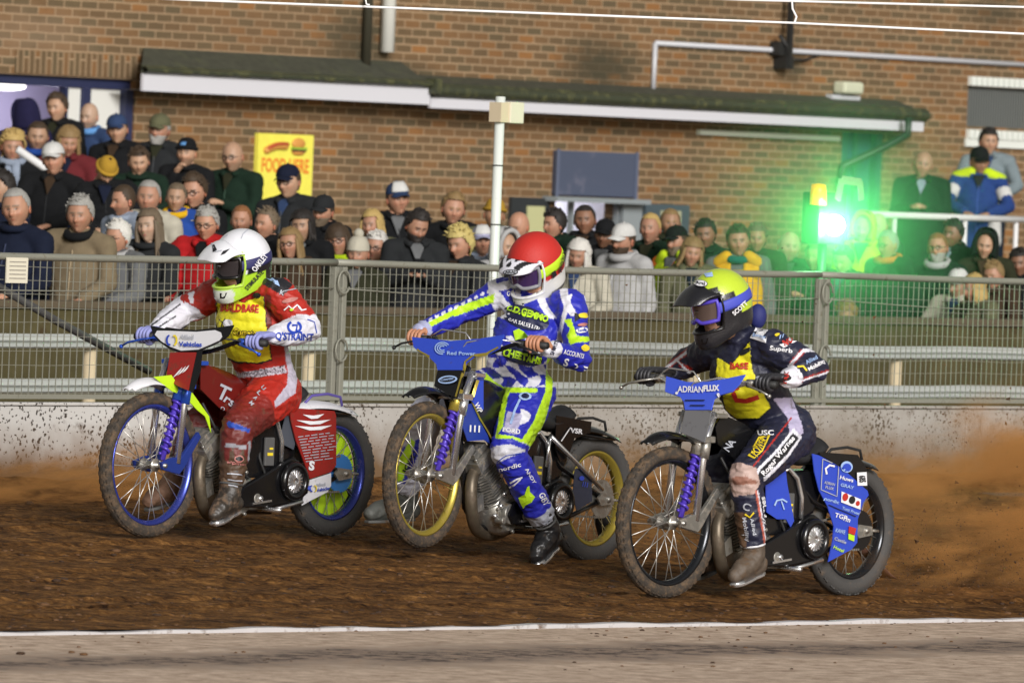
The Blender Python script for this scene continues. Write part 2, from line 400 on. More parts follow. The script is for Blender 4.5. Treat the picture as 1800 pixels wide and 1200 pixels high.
# infield: concrete with a dark strip of thrown shale along the line
def infield_mat():
    m = mat('infield_concrete', (.3, .25, .2), .9); m.node_tree.nodes['Principled BSDF'].inputs['Specular IOR Level'].default_value = .2; nt = m.node_tree; L = nt.links.new; b = nt.nodes['Principled BSDF']
    tc = _n(nt, 'ShaderNodeTexCoord'); sx = _n(nt, 'ShaderNodeSeparateXYZ'); L(tc.outputs['Object'], sx.inputs[0])
    n0 = _n(nt, 'ShaderNodeTexNoise', Scale=1.1, Detail=6.0, Roughness=.6); L(tc.outputs['Object'], n0.inputs['Vector'])
    n1 = _n(nt, 'ShaderNodeTexNoise', Scale=9.0, Detail=10.0, Roughness=.75); L(tc.outputs['Object'], n1.inputs['Vector'])
    # distance from the line: y; strip centre at -0.62
    a = _n(nt, 'ShaderNodeMath', operation='ADD'); L(sx.outputs[1], a.inputs[0]); a.inputs[1].default_value = 1.45
    nn = _n(nt, 'ShaderNodeMath', operation='MULTIPLY_ADD'); L(n0.outputs[0], nn.inputs[0]); nn.inputs[1].default_value = 1.5; nn.inputs[2].default_value = -.75
    a2 = _n(nt, 'ShaderNodeMath', operation='ADD'); L(a.outputs[0], a2.inputs[0]); L(nn.outputs[0], a2.inputs[1])
    ab = _n(nt, 'ShaderNodeMath', operation='ABSOLUTE'); L(a2.outputs[0], ab.inputs[0])
    ms = _n(nt, 'ShaderNodeMapRange'); L(ab.outputs[0], ms.inputs[0]); ms.inputs[1].default_value = .15; ms.inputs[2].default_value = .62; ms.inputs[3].default_value = 1; ms.inputs[4].default_value = 0
    ml = _n(nt, 'ShaderNodeMath', operation='MULTIPLY'); L(ms.outputs[0], ml.inputs[0])
    r1 = _n(nt, 'ShaderNodeMapRange'); L(n1.outputs[0], r1.inputs[0]); r1.inputs[1].default_value = .38; r1.inputs[2].default_value = .56; L(r1.outputs[0], ml.inputs[1])
    cr = _n(nt, 'ShaderNodeValToRGB'); L(n1.outputs[0], cr.inputs[0]); e = cr.color_ramp.elements
    e[0].position = .34; e[0].color = rgba((.32, .22, .155)); e[1].position = .66; e[1].color = rgba((.80, .64, .51)); k = e.new(.5); k.color = rgba((.56, .425, .325))
    mx = _n(nt, 'ShaderNodeMix', data_type='RGBA'); L(ml.outputs[0], mx.inputs[0]); L(cr.outputs[0], mx.inputs[6]); mx.inputs[7].default_value = rgba((.085, .062, .055))
    sp = _n(nt, 'ShaderNodeTexNoise', Scale=5.0, Detail=6.0, Roughness=.8); L(tc.outputs['Object'], sp.inputs['Vector'])
    s2 = _n(nt, 'ShaderNodeMapRange'); L(sp.outputs[0], s2.inputs[0]); s2.inputs[1].default_value = .66; s2.inputs[2].default_value = .7
    m2 = _n(nt, 'ShaderNodeMix', data_type='RGBA'); L(s2.outputs[0], m2.inputs[0]); L(mx.outputs[2], m2.inputs[6]); m2.inputs[7].default_value = rgba((.1, .045, .02))
    L(m2.outputs[2], b.inputs['Base Color'])
    bp = _n(nt, 'ShaderNodeBump', Strength=.5, Distance=.01); L(n1.outputs[0], bp.inputs['Height']); L(bp.outputs[0], b.inputs['Normal'])
    return m
g = G()
def inf(u, v):
    x = -40 + 80 * u; y = -14 * (1 - v) ** 1.5; t = (1 - v) ** 1.5
    yy = y + .0022 * min(x * x, 150) * (1 - t) - .002
    return (x, yy, -.105 - LF.o.z + .006 * math.sin(x * 1.3) * math.sin(y * 2))
g.grid(inf, 160, 60)
g.obj('infield', infield_mat(), M=LF.M, kind='structure')
# white line board: a low kerb
g = G()
def kerb(u, v):
    x = -12 + 30 * u; y = .0022 * x * x; a = [(-.03, -.02), (-.028, .014), (.022, .016), (.04, -.02)][round(v * 3)]
    return (x, y + a[0], -.105 - LF.o.z + a[1] + .004 * math.sin(x * 3.1) + .003 * math.sin(x * 11))
g.grid(kerb, 240, 3, smooth=False)
g.obj('inner_kerb_line', mat('white_line', (.52, .51, .52), .5, dirt=.42, dscale=9), M=LF.M, kind='structure')

# loose clods of shale
rnd = random.Random(3); g = G()
for i in range(1900):
    u = rnd.uniform(-4, 6); v = abs(rnd.gauss(0, 3.0)) - .1
    if rnd.random() < .12: v = -rnd.random() ** 2 * 2.6
    p = LF.W(u, v + .0022 * u * u, 0); z = float(ground_z(p.x, p.y)) if v > 0 else -.105
    r = rnd.uniform(.003, .009) * (1.8 if rnd.random() < .08 else 1); q = []
    if v < 0: r *= .7
    for lv, (rr, hh) in enumerate(((1, -.3), (1.05, .25), (.6, .62))):
        for a in range(7): k = rnd.uniform(.75, 1.25); q.append((p.x + 1.5 * r * rr * k * math.cos(a * .898), p.y + 1.5 * r * rr * k * math.sin(a * .898), z + r * hh * rnd.uniform(.8, 1.2)))
    g.add(q, [(a + 7 * l, (a + 1) % 7 + 7 * l, (a + 1) % 7 + 7 * l + 7, a + 7 * l + 7) for l in (0, 1) for a in range(7)] + [tuple(range(14, 21))], rnd.randrange(2), True)
g.obj('dirt_clods', [mat('clod_dark', (.045, .022, .01), .9), mat('clod_light', (.12, .058, .022), .9)], kind='stuff')

# ================================================================ fence line: x along (right and away), y to the back
FO = at(0, 880, 48.6); FF = Frame(FO, (1, 1.40)); FZ = FO.z
def fx(px, py=700, y=0): return FF.hit(px, py, y).x
ZB, ZT = .575 - FZ, 1.335 - FZ     # board top, rail top in local z
L0, L1 = -3.5, 12.5
ZB = FF.hit(0, 706, 0).z; ZT = FF.hit(0, 441, 0).z
print('fence', FZ, ZB, ZT, FF.hit(1800, 712, 0), FF.hit(1800, 495, 0))
# kickboard panels
bm = mat('kickboard', (.56, .55, .53), .6, dirt=.34, dscale=9, dcol=(.10, .07, .05)); 
def board_mat():
    m = bm; nt = m.node_tree; L = nt.links.new; b = nt.nodes['Principled BSDF']; old = b.inputs['Base Color'].links[0].from_socket
    tc = _n(nt, 'ShaderNodeTexCoord'); vo = _n(nt, 'ShaderNodeTexVoronoi', Scale=36.0); vo.inputs['Randomness'].default_value = 1
    nw = _n(nt, 'ShaderNodeTexNoise', Scale=30.0, Detail=3.0); L(tc.outputs['Object'], nw.inputs['Vector'])
    vm = _n(nt, 'ShaderNodeVectorMath', operation='MULTIPLY_ADD'); L(nw.outputs[1], vm.inputs[0]); vm.inputs[1].default_value = (.05,) * 3; L(tc.outputs['Object'], vm.inputs[2])
    L(vm.outputs[0], vo.inputs['Vector'])
    sz = _n(nt, 'ShaderNodeTexNoise', Scale=2.2, Detail=3.0); L(tc.outputs['Object'], sz.inputs['Vector'])
    r0 = _n(nt, 'ShaderNodeMapRange'); L(sz.outputs[0], r0.inputs[0]); r0.inputs[1].default_value = .35; r0.inputs[2].default_value = .7; r0.inputs[3].default_value = .14; r0.inputs[4].default_value = .46
    lt = _n(nt, 'ShaderNodeMath', operation='LESS_THAN'); L(vo.outputs['Distance'], lt.inputs[0]); L(r0.outputs[0], lt.inputs[1])
    # more splatter to the right
    mx = _n(nt, 'ShaderNodeMix', data_type='RGBA'); L(lt.outputs[0], mx.inputs[0]); L(old, mx.inputs[6]); mx.inputs[7].default_value = rgba((.035, .026, .02))
    # muddy foot
    sx = _n(nt, 'ShaderNodeSeparateXYZ'); L(tc.outputs['Object'], sx.inputs[0])
    nz = _n(nt, 'ShaderNodeTexNoise', Scale=5.0, Detail=6.0); L(tc.outputs['Object'], nz.inputs['Vector'])
    ma = _n(nt, 'ShaderNodeMath', operation='MULTIPLY_ADD'); L(nz.outputs[0], ma.inputs[0]); ma.inputs[1].default_value = -.25; L(sx.outputs[2], ma.inputs[2])
    r1 = _n(nt, 'ShaderNodeMapRange'); L(ma.outputs[0], r1.inputs[0]); r1.inputs[1].default_value = .04; r1.inputs[2].default_value = .30; r1.inputs[3].default_value = 1; r1.inputs[4].default_value = 0
    m2 = _n(nt, 'ShaderNodeMix', data_type='RGBA'); L(r1.outputs[0], m2.inputs[0]); L(mx.outputs[2], m2.inputs[6]); m2.inputs[7].default_value = rgba((.16, .085, .035))
    # grime toward the right-hand panels
    r2 = _n(nt, 'ShaderNodeMapRange'); L(sx.outputs[0], r2.inputs[0]); r2.inputs[1].default_value = 1.0; r2.inputs[2].default_value = 4.5
    nz2 = _n(nt, 'ShaderNodeTexNoise', Scale=1.6, Detail=8.0, Roughness=.7); L(tc.outputs['Object'], nz2.inputs['Vector'])
    mm = _n(nt, 'ShaderNodeMath', operation='MULTIPLY'); L(r2.outputs[0], mm.inputs[0]); L(nz2.outputs[0], mm.inputs[1])
    m3 = _n(nt, 'ShaderNodeMix', data_type='RGBA'); L(mm.outputs[0], m3.inputs[0]); L(m2.outputs[2], m3.inputs[6]); m3.inputs[7].default_value = rgba((.16, .12, .075))
    L(m3.outputs[2], b.inputs['Base Color'])
board_mat()
kb = thing('kickboard_barrier', 'low white mud-spattered kickboard running along the foot of the mesh fence', 'barrier', FF.M)
xs = [L0, fx(-700), fx(600), fx(1440), L1]; xs = [L0, fx(590) - 3.2 * 1.0, fx(590), fx(590) + 3.25, fx(590) + 6.5, L1 + 1]
for a, b_ in zip(xs, xs[1:]):
    g = G(); g.box((a + .004, -.03, -.05), (b_ - .004, .02, ZB - .02)); g.box((a + .004, -.045, ZB - .0175), (b_ - .004, .03, ZB)); g.obj('board', bm, kb, bevel=.006)
# earth banked up at the foot of the boards
g = G()
def berm(u, v):
    x = L0 + (L1 - L0) * u; h = .10 + .05 * float(fbm(np.array(x * 1.1), np.array(3.)) - .5) + .03 * float(fbm(np.array(x * 7), np.array(5.)) - .5)
    t = v; y = -.04 - .75 * t; n = float(fbm(np.array(x * 9), np.array(y * 9), 4)) - .5
    return (x, y, max(0, h) * (1 - t) ** 1.8 - .01 + n * .05 * math.sin(min(1, t * 1.2 + .1) * 3.14) + (.02 if t < 1 else -.03) - (.12 * t * t))
g.grid(berm, 420, 26)
g.obj('earth_bank', tm, M=FF.M, kind='structure')
# fence: rail, posts, mesh panels
steel = mat('galvanised', (.29, .29, .24), .6, .3, dirt=.35, dcol=(.12, .10, .06))
fe = thing('mesh_fence', 'grey galvanised wire mesh fence with tube top rail above the white kickboard', 'fence', FF.M)
pxs = [fx(590, 580) - 3.25, fx(590, 580), fx(590, 580) + 3.25, fx(1437, 600) if False else fx(590, 580) + 3.2 * 1]
posts = [fx(-730, 580), fx(586, 580), fx(1437, 600), fx(1437, 600) + 4.2]
for a, b_ in zip([L0] + posts[1:], posts[1:] + [L1]):
    # rail sags a little between posts
    g = G(); n = 14; P = [(a + (b_ - a) * i / n, 0, ZT - .016 - .012 * math.sin(math.pi * i / n)) for i in range(n + 1)]
    g.tube(P, .02, 10); g.obj('top_rail', steel, fe)
    g = G()
    def wire(p, q, r=.0020):
        g.bar(p, q, r * 2)
    x = a + .05
    while x < b_ - .03:
        dx = .006 * math.sin(x * 3.7); wire((x, 0, ZB + .02), (x + dx, 0, ZT - .03)); x += .058
    z = ZB + .05; 
    while z < ZT - .04:
        P = [(a + (b_ - a) * i / 10, .003, z + .005 * math.sin(i * 1.9 + z * 9)) for i in range(11)]
        for p, q in zip(P, P[1:]): wire(p, q, .0013)
        z += .075
    g.obj('wire_mesh', steel, fe)
    g = G(); P = [(a + (b_ - a) * i / 10, -.006, ZT - .16 - .05 * math.sin(math.pi * i / 10)) for i in range(11)]; g.tube(P, .0035, 6); g.obj('tension_wire', steel, fe)
    g = G(); g.bar((a, -.01, ZB + .03), (b_, -.01, ZB + .03), .03, .025); g.obj('bottom_rail', steel, fe)
for i, x in enumerate(posts[:3]):
    for d in (-.0, .075):
        g = G(); g.box((x + d - .020, -.015, ZB - .02), (x + d + .020, .025, ZT - .04)); g.obj('post', steel, fe, bevel=.004)
    for z in (.30, .68):
        g = G(); P = [(x + .03 + .055 * math.cos(t), -.04, ZB + z + .065 * math.sin(t)) for t in [k * .45 for k in range(14)]]; g.tube(P, .006, 6); g.obj('coupling_ring', steel, fe)
# diagonal brace, left
p = FF.hit(-60, 470, .35); q = FF.hit(262, 652, .35)
g = G(); g.tube([p, (p + q) / 2 + Vector((0, 0, -.012)), q], .023, 8); g.obj('fence_brace', mat('dark_pipe', (.10, .10, .10), .5, .3), M=FF.M, label='dark diagonal brace pipe behind the left end of the mesh fence', cat='brace')
# notice hanging on the fence
g = G(); p = FF.hit(28, 475, -.02); wv = .085
g.box((p.x - .09, -.03, p.z - .068), (p.x + .09, -.022, p.z + .068)); t = thing('fence_notice', 'small cream notice card tied to the mesh at far left', 'notice', FF.M)
g.obj('card', mat('cream_card', (.72, .68, .55), .6, dirt=.15), t)
g = G()
for i in range(5): g.box((p.x - .07, -.033, p.z - .045 + i * .022), (p.x + .07, -.031, p.z - .040 + i * .022))
g.obj('printed_rows', mat('faint_ink', (.33, .30, .26), .7), t)

# ================================================================ guard rails behind the fence
GF = Frame(at(0, 600, 54.0), (1, 1.36)); gsteel = mat('guard_rail_metal', (.50, .52, .50), .55, .15, dirt=.28, dcol=(.22, .20, .14))
GG = -GF.o.z + .0
gr = thing('guard_rail', 'pale double guard rail on wooden posts behind the mesh fence', 'guard rail', GF.M)
for (pa, pb, nm) in (((0, 585), (0, 611), 'upper_rail'), ((0, 664), (0, 690), 'lower_rail')):
    z1, z0 = GF.hit(*pa).z, GF.hit(*pb).z; h = z1 - z0
    def prof(u, v):
        pr = [(0, 0), (-.02, .12), (.012, .3), (.012, .42), (-.028, .55), (-.028, .8), (0, 1.0)]; k = pr[round(v * 6)]
        return (-4 + 22 * u, k[0], z0 + h * k[1] + .004 * math.sin(u * 60))
    g = G(); g.grid(prof, 40, 6, thick=.004, smooth=False); g.obj(nm, gsteel, gr)
for px in (160, 545, 850, 1222, 1577, 1900, -160):
    x = GF.hit(px, 640, .06).x; g = G(); g.tube([(x, .07, GG - .1), (x, .07, GF.hit(0, 590).z)], .042, 12); g.obj('post', mat('pale_timber', (.52, .43, .28), .8, dirt=.25), gr)
    print('rail post', px, x)

# ================================================================ terrace: retaining wall and steps
TF = Frame(at(0, 600, 57.0), (1, 1.33)); TG = -TF.o.z
wtop = TF.hit(60, 528).z
brownw = mat('terrace_render', (.085, .072, .034), .9, dirt=.35, dcol=(.06, .04, .02), dscale=4, var=.25, bscale=20)
brownw.node_tree.nodes['Principled BSDF'].inputs['Specular IOR Level'].default_value = .1
t = thing('terrace_wall', 'low dark brown rendered wall along the front of the standing terrace', 'wall', TF.M)
g = G(); g.box((-5, 0, TG - .2), (22, .14, wtop - .0525)); g.obj('render', brownw, t)
g = G(); g.box((-5, -.03, wtop - .05), (22, .2, wtop)); g.obj('coping', mat('coping', (.10, .075, .045), .8, dirt=.3), t, bevel=.01)
def terr_h(d):   # floor height behind the wall by distance d
    return min(.66, .06 + max(0, math.floor((d - 1.2) / .95) + 1) * .06) if d > 0 else 0
g = G(); conc = mat('terrace_concrete', (.22, .20, .17), .9, var=.3)
d = .15; prof = [(.15, .06)]
while d < 12.8:
    h = terr_h(d + .001)
    if h != prof[-1][1]: prof.append((d, prof[-1][1])); prof.append((d, h))
    d += .025
prof.append((12.8, prof[-1][1]))
g.grid(lambda u, v: (-8 + 34 * u, prof[round(v * (len(prof) - 1))][0], TG + prof[round(v * (len(prof) - 1))][1]), 1, len(prof) - 1, smooth=False)
g.obj('terrace_steps', conc, M=TF.M, kind='structure')
g = G(); g.grid(lambda u, v: (-14 + 40 * u, -8.2 + 8.2 * v, TG + .045), 4, 4); g.obj('path', mat('tarmac_path', (.06, .05, .04), .95, var=.3), M=TF.M, kind='structure')

# ================================================================ the clubhouse
WO = at(0, 600, 79.0); WF = Frame(WO, (1, 1.265)); WG = -WO.z
def wp(px, py, y=0): return WF.hit(px, py, y)
def brick_mat(name='brickwork', rot=False):
    m = mat(name, (.3, .2, .1), .85); nt = m.node_tree; L = nt.links.new; b = nt.nodes['Principled BSDF']
    tc = _n(nt, 'ShaderNodeTexCoord'); sx = _n(nt, 'ShaderNodeSeparateXYZ'); L(tc.outputs['Object'], sx.inputs[0])
    cb = _n(nt, 'ShaderNodeCombineXYZ'); L(sx.outputs[2 if rot else 0], cb.inputs[0]); L(sx.outputs[0 if rot else 2], cb.inputs[1])
    if not rot:
        wn = _n(nt, 'ShaderNodeTexNoise', Scale=9.0, Detail=2.0); L(tc.outputs['Object'], wn.inputs['Vector'])
        wa = _n(nt, 'ShaderNodeVectorMath', operation='MULTIPLY_ADD'); L(wn.outputs[1], wa.inputs[0]); wa.inputs[1].default_value = (.010, .010, 0); L(cb.outputs[0], wa.inputs[2]); cbo = wa.outputs[0]
    else: cbo = cb.outputs[0]
    def brick(c1, c2, mo, bias=0.):
        n = _n(nt, 'ShaderNodeTexBrick'); n.offset = .5; L(cbo, n.inputs['Vector'])
        n.inputs['Color1'].default_value = c1; n.inputs['Color2'].default_value = c2; n.inputs['Mortar'].default_value = mo
        n.inputs['Scale'].default_value = 1; n.inputs['Brick Width'].default_value = .225 if not rot else .45; n.inputs['Row Height'].default_value = .075
        n.inputs['Mortar Size'].default_value = .0105; n.inputs['Mortar Smooth'].default_value = .5; n.inputs['Bias'].default_value = bias; return n
    k = brick((0, 0, 0, 1), (1, 1, 1, 1), (.5, .5, .5, 1))
    cr = _n(nt, 'ShaderNodeValToRGB'); L(k.outputs[0], cr.inputs[0]); e = cr.color_ramp.elements
    e[0].position = 0; e[0].color = rgba((.120, .088, .044)); e[1].position = 1; e[1].color = rgba((.28, .125, .036))
    for p, c in ((.22, (.132, .088, .042)), (.45, (.145, .088, .040)), (.7, (.19, .105, .044)), (.88, (.205, .105, .040))): q = e.new(p); q.color = rgba(c)
    nz = _n(nt, 'ShaderNodeTexNoise', Scale=40.0, Detail=6.0, Roughness=.7); L(tc.outputs['Object'], nz.inputs['Vector'])
    r1 = _n(nt, 'ShaderNodeMapRange'); L(nz.outputs[0], r1.inputs[0]); r1.inputs[3].default_value = .7; r1.inputs[4].default_value = 1.3
    sc_ = _n(nt, 'ShaderNodeVectorMath', operation='SCALE'); L(cr.outputs[0], sc_.inputs[0]); L(r1.outputs[0], sc_.inputs['Scale'])
    mx = _n(nt, 'ShaderNodeMix', data_type='RGBA'); L(k.outputs['Fac'], mx.inputs[0]); L(sc_.outputs[0], mx.inputs[6]); mx.inputs[7].default_value = rgba((.36, .245, .140))
    # weathering and blotches of tone
    n3 = _n(nt, 'ShaderNodeTexNoise', Scale=.8, Detail=6.0, Roughness=.65); L(tc.outputs['Object'], n3.inputs['Vector'])
    r3 = _n(nt, 'ShaderNodeMapRange'); L(n3.outputs[0], r3.inputs[0]); r3.inputs[1].default_value = .3; r3.inputs[2].default_value = .7; r3.inputs[3].default_value = .74; r3.inputs[4].default_value = 1.06
    s3 = _n(nt, 'ShaderNodeVectorMath', operation='SCALE'); L(mx.outputs[2], s3.inputs[0]); L(r3.outputs[0], s3.inputs['Scale'])
    so = s3.outputs[0]
    if not rot:
        for cx_, cz_, rx_, rz_, k_, c_ in BLOTCHES:
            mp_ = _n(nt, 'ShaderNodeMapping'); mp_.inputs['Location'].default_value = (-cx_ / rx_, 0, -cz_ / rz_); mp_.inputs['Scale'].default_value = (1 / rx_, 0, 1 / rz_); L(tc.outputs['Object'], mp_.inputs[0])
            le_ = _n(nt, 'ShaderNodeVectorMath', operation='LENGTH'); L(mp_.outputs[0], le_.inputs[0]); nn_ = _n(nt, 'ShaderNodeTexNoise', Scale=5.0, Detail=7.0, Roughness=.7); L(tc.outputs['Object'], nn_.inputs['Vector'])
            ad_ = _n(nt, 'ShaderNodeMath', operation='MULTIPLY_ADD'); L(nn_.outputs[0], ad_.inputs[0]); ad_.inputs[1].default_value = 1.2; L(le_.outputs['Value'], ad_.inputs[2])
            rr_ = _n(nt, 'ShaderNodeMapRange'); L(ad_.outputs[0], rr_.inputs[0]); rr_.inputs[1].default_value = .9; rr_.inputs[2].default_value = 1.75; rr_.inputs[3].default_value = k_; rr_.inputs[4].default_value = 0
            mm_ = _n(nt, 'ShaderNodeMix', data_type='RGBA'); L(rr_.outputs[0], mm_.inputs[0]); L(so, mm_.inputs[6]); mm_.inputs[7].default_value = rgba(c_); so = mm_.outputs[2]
    L(so, b.inputs['Base Color'])
    inv = _n(nt, 'ShaderNodeMath', operation='SUBTRACT'); inv.inputs[0].default_value = 1; L(k.outputs['Fac'], inv.inputs[1])
    bp = _n(nt, 'ShaderNodeBump', Strength=.6, Distance=.008); L(inv.outputs[0], bp.inputs['Height']); L(bp.outputs[0], b.inputs['Normal'])
    return m
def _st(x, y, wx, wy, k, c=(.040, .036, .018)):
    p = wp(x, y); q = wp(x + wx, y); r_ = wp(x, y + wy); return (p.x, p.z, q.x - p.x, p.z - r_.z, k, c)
BLOTCHES = [_st(625, 75, 75, 75, .75), _st(700, 130, 90, 30, .6), _st(1060, 118, 85, 55, .85), _st(450, 60, 170, 70, .22, (.20, .11, .05)), _st(1390, 110, 30, 50, .7), _st(1745, 20, 60, 30, .6), _st(60, 60, 130, 50, .25, (.36, .25, .16)), _st(1680, 330, 150, 90, .35, (.22, .12, .06)), _st(640, 260, 40, 160, .3, (.10, .065, .035)), _st(340, 300, 130, 90, .25, (.30, .15, .05))]  # green dirt by the downpipe and other soft-edged blotches of tone
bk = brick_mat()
# solid wall with openings: list of (x0,x1,z0,z1)
A = wp(22, 133); B_ = wp(240, 133); C_ = wp(22, 420)
door_op = (wp(-60, 130).x, wp(239, 140).x, WG - .1, wp(100, 134).z)
k1 = wp(975, 350); k2 = wp(1095, 352); hatch = (k1.x, k2.x, wp(1000, 460).z, k1.z)
wn1 = wp(1702, 150).x; win = (wn1, wn1 + 1.1, wp(1702, 222).z, wp(1702, 152).z)
bd = (wp(1478, 300).x, wp(1549, 300).x, WG, wp(1478, 232).z)
ops = [door_op, hatch, win, bd]
club = thing('clubhouse', 'brown brick clubhouse with low lean-to roof behind the terrace', 'building', WF.M)
X0, X1, Z0, Z1 = -3.0, 19.0, WG - .2, 4.6
xs = sorted(set([X0, X1] + [v for o in ops for v in o[:2]])); zs = sorted(set([Z0, Z1] + [v for o in ops for v in o[2:]]))
g = G()
for a, b_ in zip(xs, xs[1:]):
    for c, d in zip(zs, zs[1:]):
        mxp, mzp = (a + b_) / 2, (c + d) / 2
        if any(o[0] < mxp < o[1] and o[2] < mzp < o[3] for o in ops): continue
        g.add([(a, 0, c), (b_, 0, c), (b_, 0, d), (a, 0, d)], [(0, 1, 2, 3)])
for o in ops:   # reveals
    a, b_, c, d = o
    g.add([(a, 0, c), (a, .22, c), (a, .22, d), (a, 0, d)], [(0, 1, 2, 3)]); g.add([(b_, 0, c), (b_, .22, c), (b_, .22, d), (b_, 0, d)], [(3, 2, 1, 0)])
    g.add([(a, 0, d), (b_, 0, d), (b_, .22, d), (a, .22, d)], [(0, 3, 2, 1)])
g.add([(X0, 0, Z0), (X0, 8, Z0), (X0, 8, Z1), (X0, 0, Z1)], [(0, 1, 2, 3)]); g.add([(X1, 0, Z0), (X1, 8, Z0), (X1, 8, Z1), (X1, 0, Z1)], [(3, 2, 1, 0)]); g.add([(X0, 8, Z0), (X1, 8, Z0), (X1, 8, Z1), (X0, 8, Z1)], [(3, 2, 1, 0)])
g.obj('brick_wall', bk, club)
g = G(); g.box((X0 - .2, -.3, Z1), (X1 + .2, 8.2, Z1 + .2)); g.obj('roof', mat('roof_felt', (.05, .05, .05), .9), club)
# soldier course above the door
g = G(); g.box((wp(26, 110).x, -.012, wp(26, 128).z), (wp(240, 110).x, .01, wp(30, 88).z)); g.obj('soldier_course', brick_mat('soldier_bricks', True), club)
# raised pier strips (buttress line at x 610)
g = G(); a = wp(250, 250).x; b_ = wp(612, 250).x; 
# ---- door opening at left: navy frame, lilac lit hall
navy = mat('navy_paint', (.022, .028, .075), .5, var=.1); lil = mat('lilac_wall', (.46, .42, .56), .8); wht = mat('white_panel', (.66, .66, .62), .6)
a, b_, c, d = door_op
g = G(); g.box((a + .002, .06, d - .09), (b_ - .002, .14, d - .002)); g.box((b_ - .1, .02, c), (b_ - .002, .14, d - .092)); x = wp(160, 200).x
g.box((x - .045, .06, c), (x + .06, .14, d - .092)); x2 = wp(128, 200).x; g.box((x2 - .03, .06, c), (x2, .14, d - .092)); g.obj('door_frame', navy, club)
g = G(); g.box((x2 + .002, .09, c), (x - .047, .11, d - .094)); g.box((x + .062, .09, c), (b_ - .102, .11, d - .094)); g.obj('door_panel', wht, club)
g = G(); g.add([(a - 1, 1.6, c), (b_ + 4, 1.6, c), (b_ + 4, 1.6, d + .6), (a - 1, 1.6, d + .6)], [(0, 1, 2, 3)]); g.add([(a - 1, .25, d + .3), (b_ + 4, .25, d + .3), (b_ + 4, 1.6, d + .3), (a - 1, 1.6, d + .3)], [(0, 1, 2, 3)])
g.add([(a - 1, .22, c), (a - 1, 1.6, c), (a - 1, 1.6, d + .6), (a - 1, .22, d + .6)], [(0, 1, 2, 3)]); g.obj('hall_wall', lil, club)
g = G(); q = wp(10, 151, .7); g.ball(q, (.24, .12, .045), 20, 8); hall_q = q; g.obj('hall_light', mat('lamp_glass', (1, .97, .9), .3, emit=2.2), club)
# ---- lean-to: gutter, white fascia, dark roof
dark = mat('dark_gutter', (.040, .046, .026), .45, dirt=.5, dcol=(.10, .10, .035), dscale=9)
roofm = mat('lean_to_felt', (.050, .052, .034), .85, dirt=.4, dcol=(.07, .075, .035), dscale=5, var=.3)
fas = mat('white_fascia', (.60, .60, .64), .5, dirt=.14, dcol=(.35, .38, .28))
Yf = -.36
def lean(pa, pb, roof_top, gut, fasc, drop, nm):
    """pa,pb pixel x range; z from pixels at the fascia plane"""
    a, b_ = wp(pa, gut[0], Yf).x, wp(pb, gut[1], Yf).x
    zg = wp(pa, gut[0], Yf).z; zf1 = wp(pa, fasc[0], Yf).z; zf0 = wp(pa, fasc[1], Yf).z; zr = wp(pa, roof_top, 0).z
    g = G(); g.box((a, Yf, zf0), (b_, Yf + .03, zf1)); g.obj('fascia', fas, club)
    g = G(); g.add([(a, Yf + .03, zf0 + .01), (b_, Yf + .03, zf0 + .01), (b_, 0, zf0 + .01), (a, 0, zf0 + .01)], [(0, 3, 2, 1)]); g.obj('soffit', fas, club)
    g = G(); hgt = zg - zf1
    g.grid(lambda u, v: (a - .02 + (b_ - a + .04) * u, Yf - .005 - .06 * math.sin(math.pi * v) ** .7, zf1 + hgt * (v)), 30, 8, smooth=True); g.box((a - .02, Yf - .012, zg - .012), (b_ + .02, Yf + .02, zg + .004)); g.obj('gutter', dark, club)
    aw = max(a, wp(pa, roof_top, 0).x) if pa < 500 else a; g = G(); q0 = (a, Yf + .03); g.add([(a, Yf + .03, zf1), (aw, 0, zf1), (aw, 0, zr), (a, Yf + .03, zg - .02), (b_, Yf + .03, zf1), (b_, 0, zf1), (b_, 0, zr), (b_, Yf + .03, zg - .02)], [(0, 3, 2, 1), (4, 5, 6, 7), (3, 7, 6, 2), (0, 1, 5, 4), (0, 4, 7, 3)]); g.obj('lean_to_roof', roofm, club)
    return a, b_, zf0, zf1, zg
l1 = lean(253, 757, 84, (116, 145), (130, 160), 0, 'a')
l2 = lean(759, 1625, 133, (147, 190), (172, 190), 0, 'b')
# joint cap and gutter end bracket
g = G(); g.box((l1[1] - .03, Yf - .085, l1[3] - .05), (l1[1] + .06, Yf + .03, l1[4] + .02)); g.obj('gutter_joint', dark, club)
# downpipes
pipe = mat('white_pipe', (.72, .72, .66), .4, dirt=.1); a = wp(684, -60, -.06); b_ = wp(680, 92, -.06)
g = G(); g.tube([(a.x, -.075, a.z + 1.5), (a.x, -.075, b_.z)], .066, 16); g.obj('downpipe', pipe, club)
stain = mat('damp_stain', (.045, .042, .022), .9, dirt=.6, dcol=(.10, .07, .03), dscale=7)
g = G(); P = [wp(1597, 207, -.5), wp(1596, 236, -.5), wp(1560, 256, -.3), wp(1482, 292, -.08), wp(1476, 330, -.08)]; g.tube(P, .038, 10); g.obj('downpipe', mat('dark_green_pipe', (.018, .04, .022), .5), club)
g = G(); a = wp(1148, 158, -.03); b_ = wp(1152, 76, -.03); c = wp(1800, 112, -.03); g.tube([a, b_], .024, 8); g.tube([b_, (c.x + 2, -.03, b_.z)], .024, 8); g.obj('conduit', mat('grey_pipe', (.50, .51, .54), .45), club)
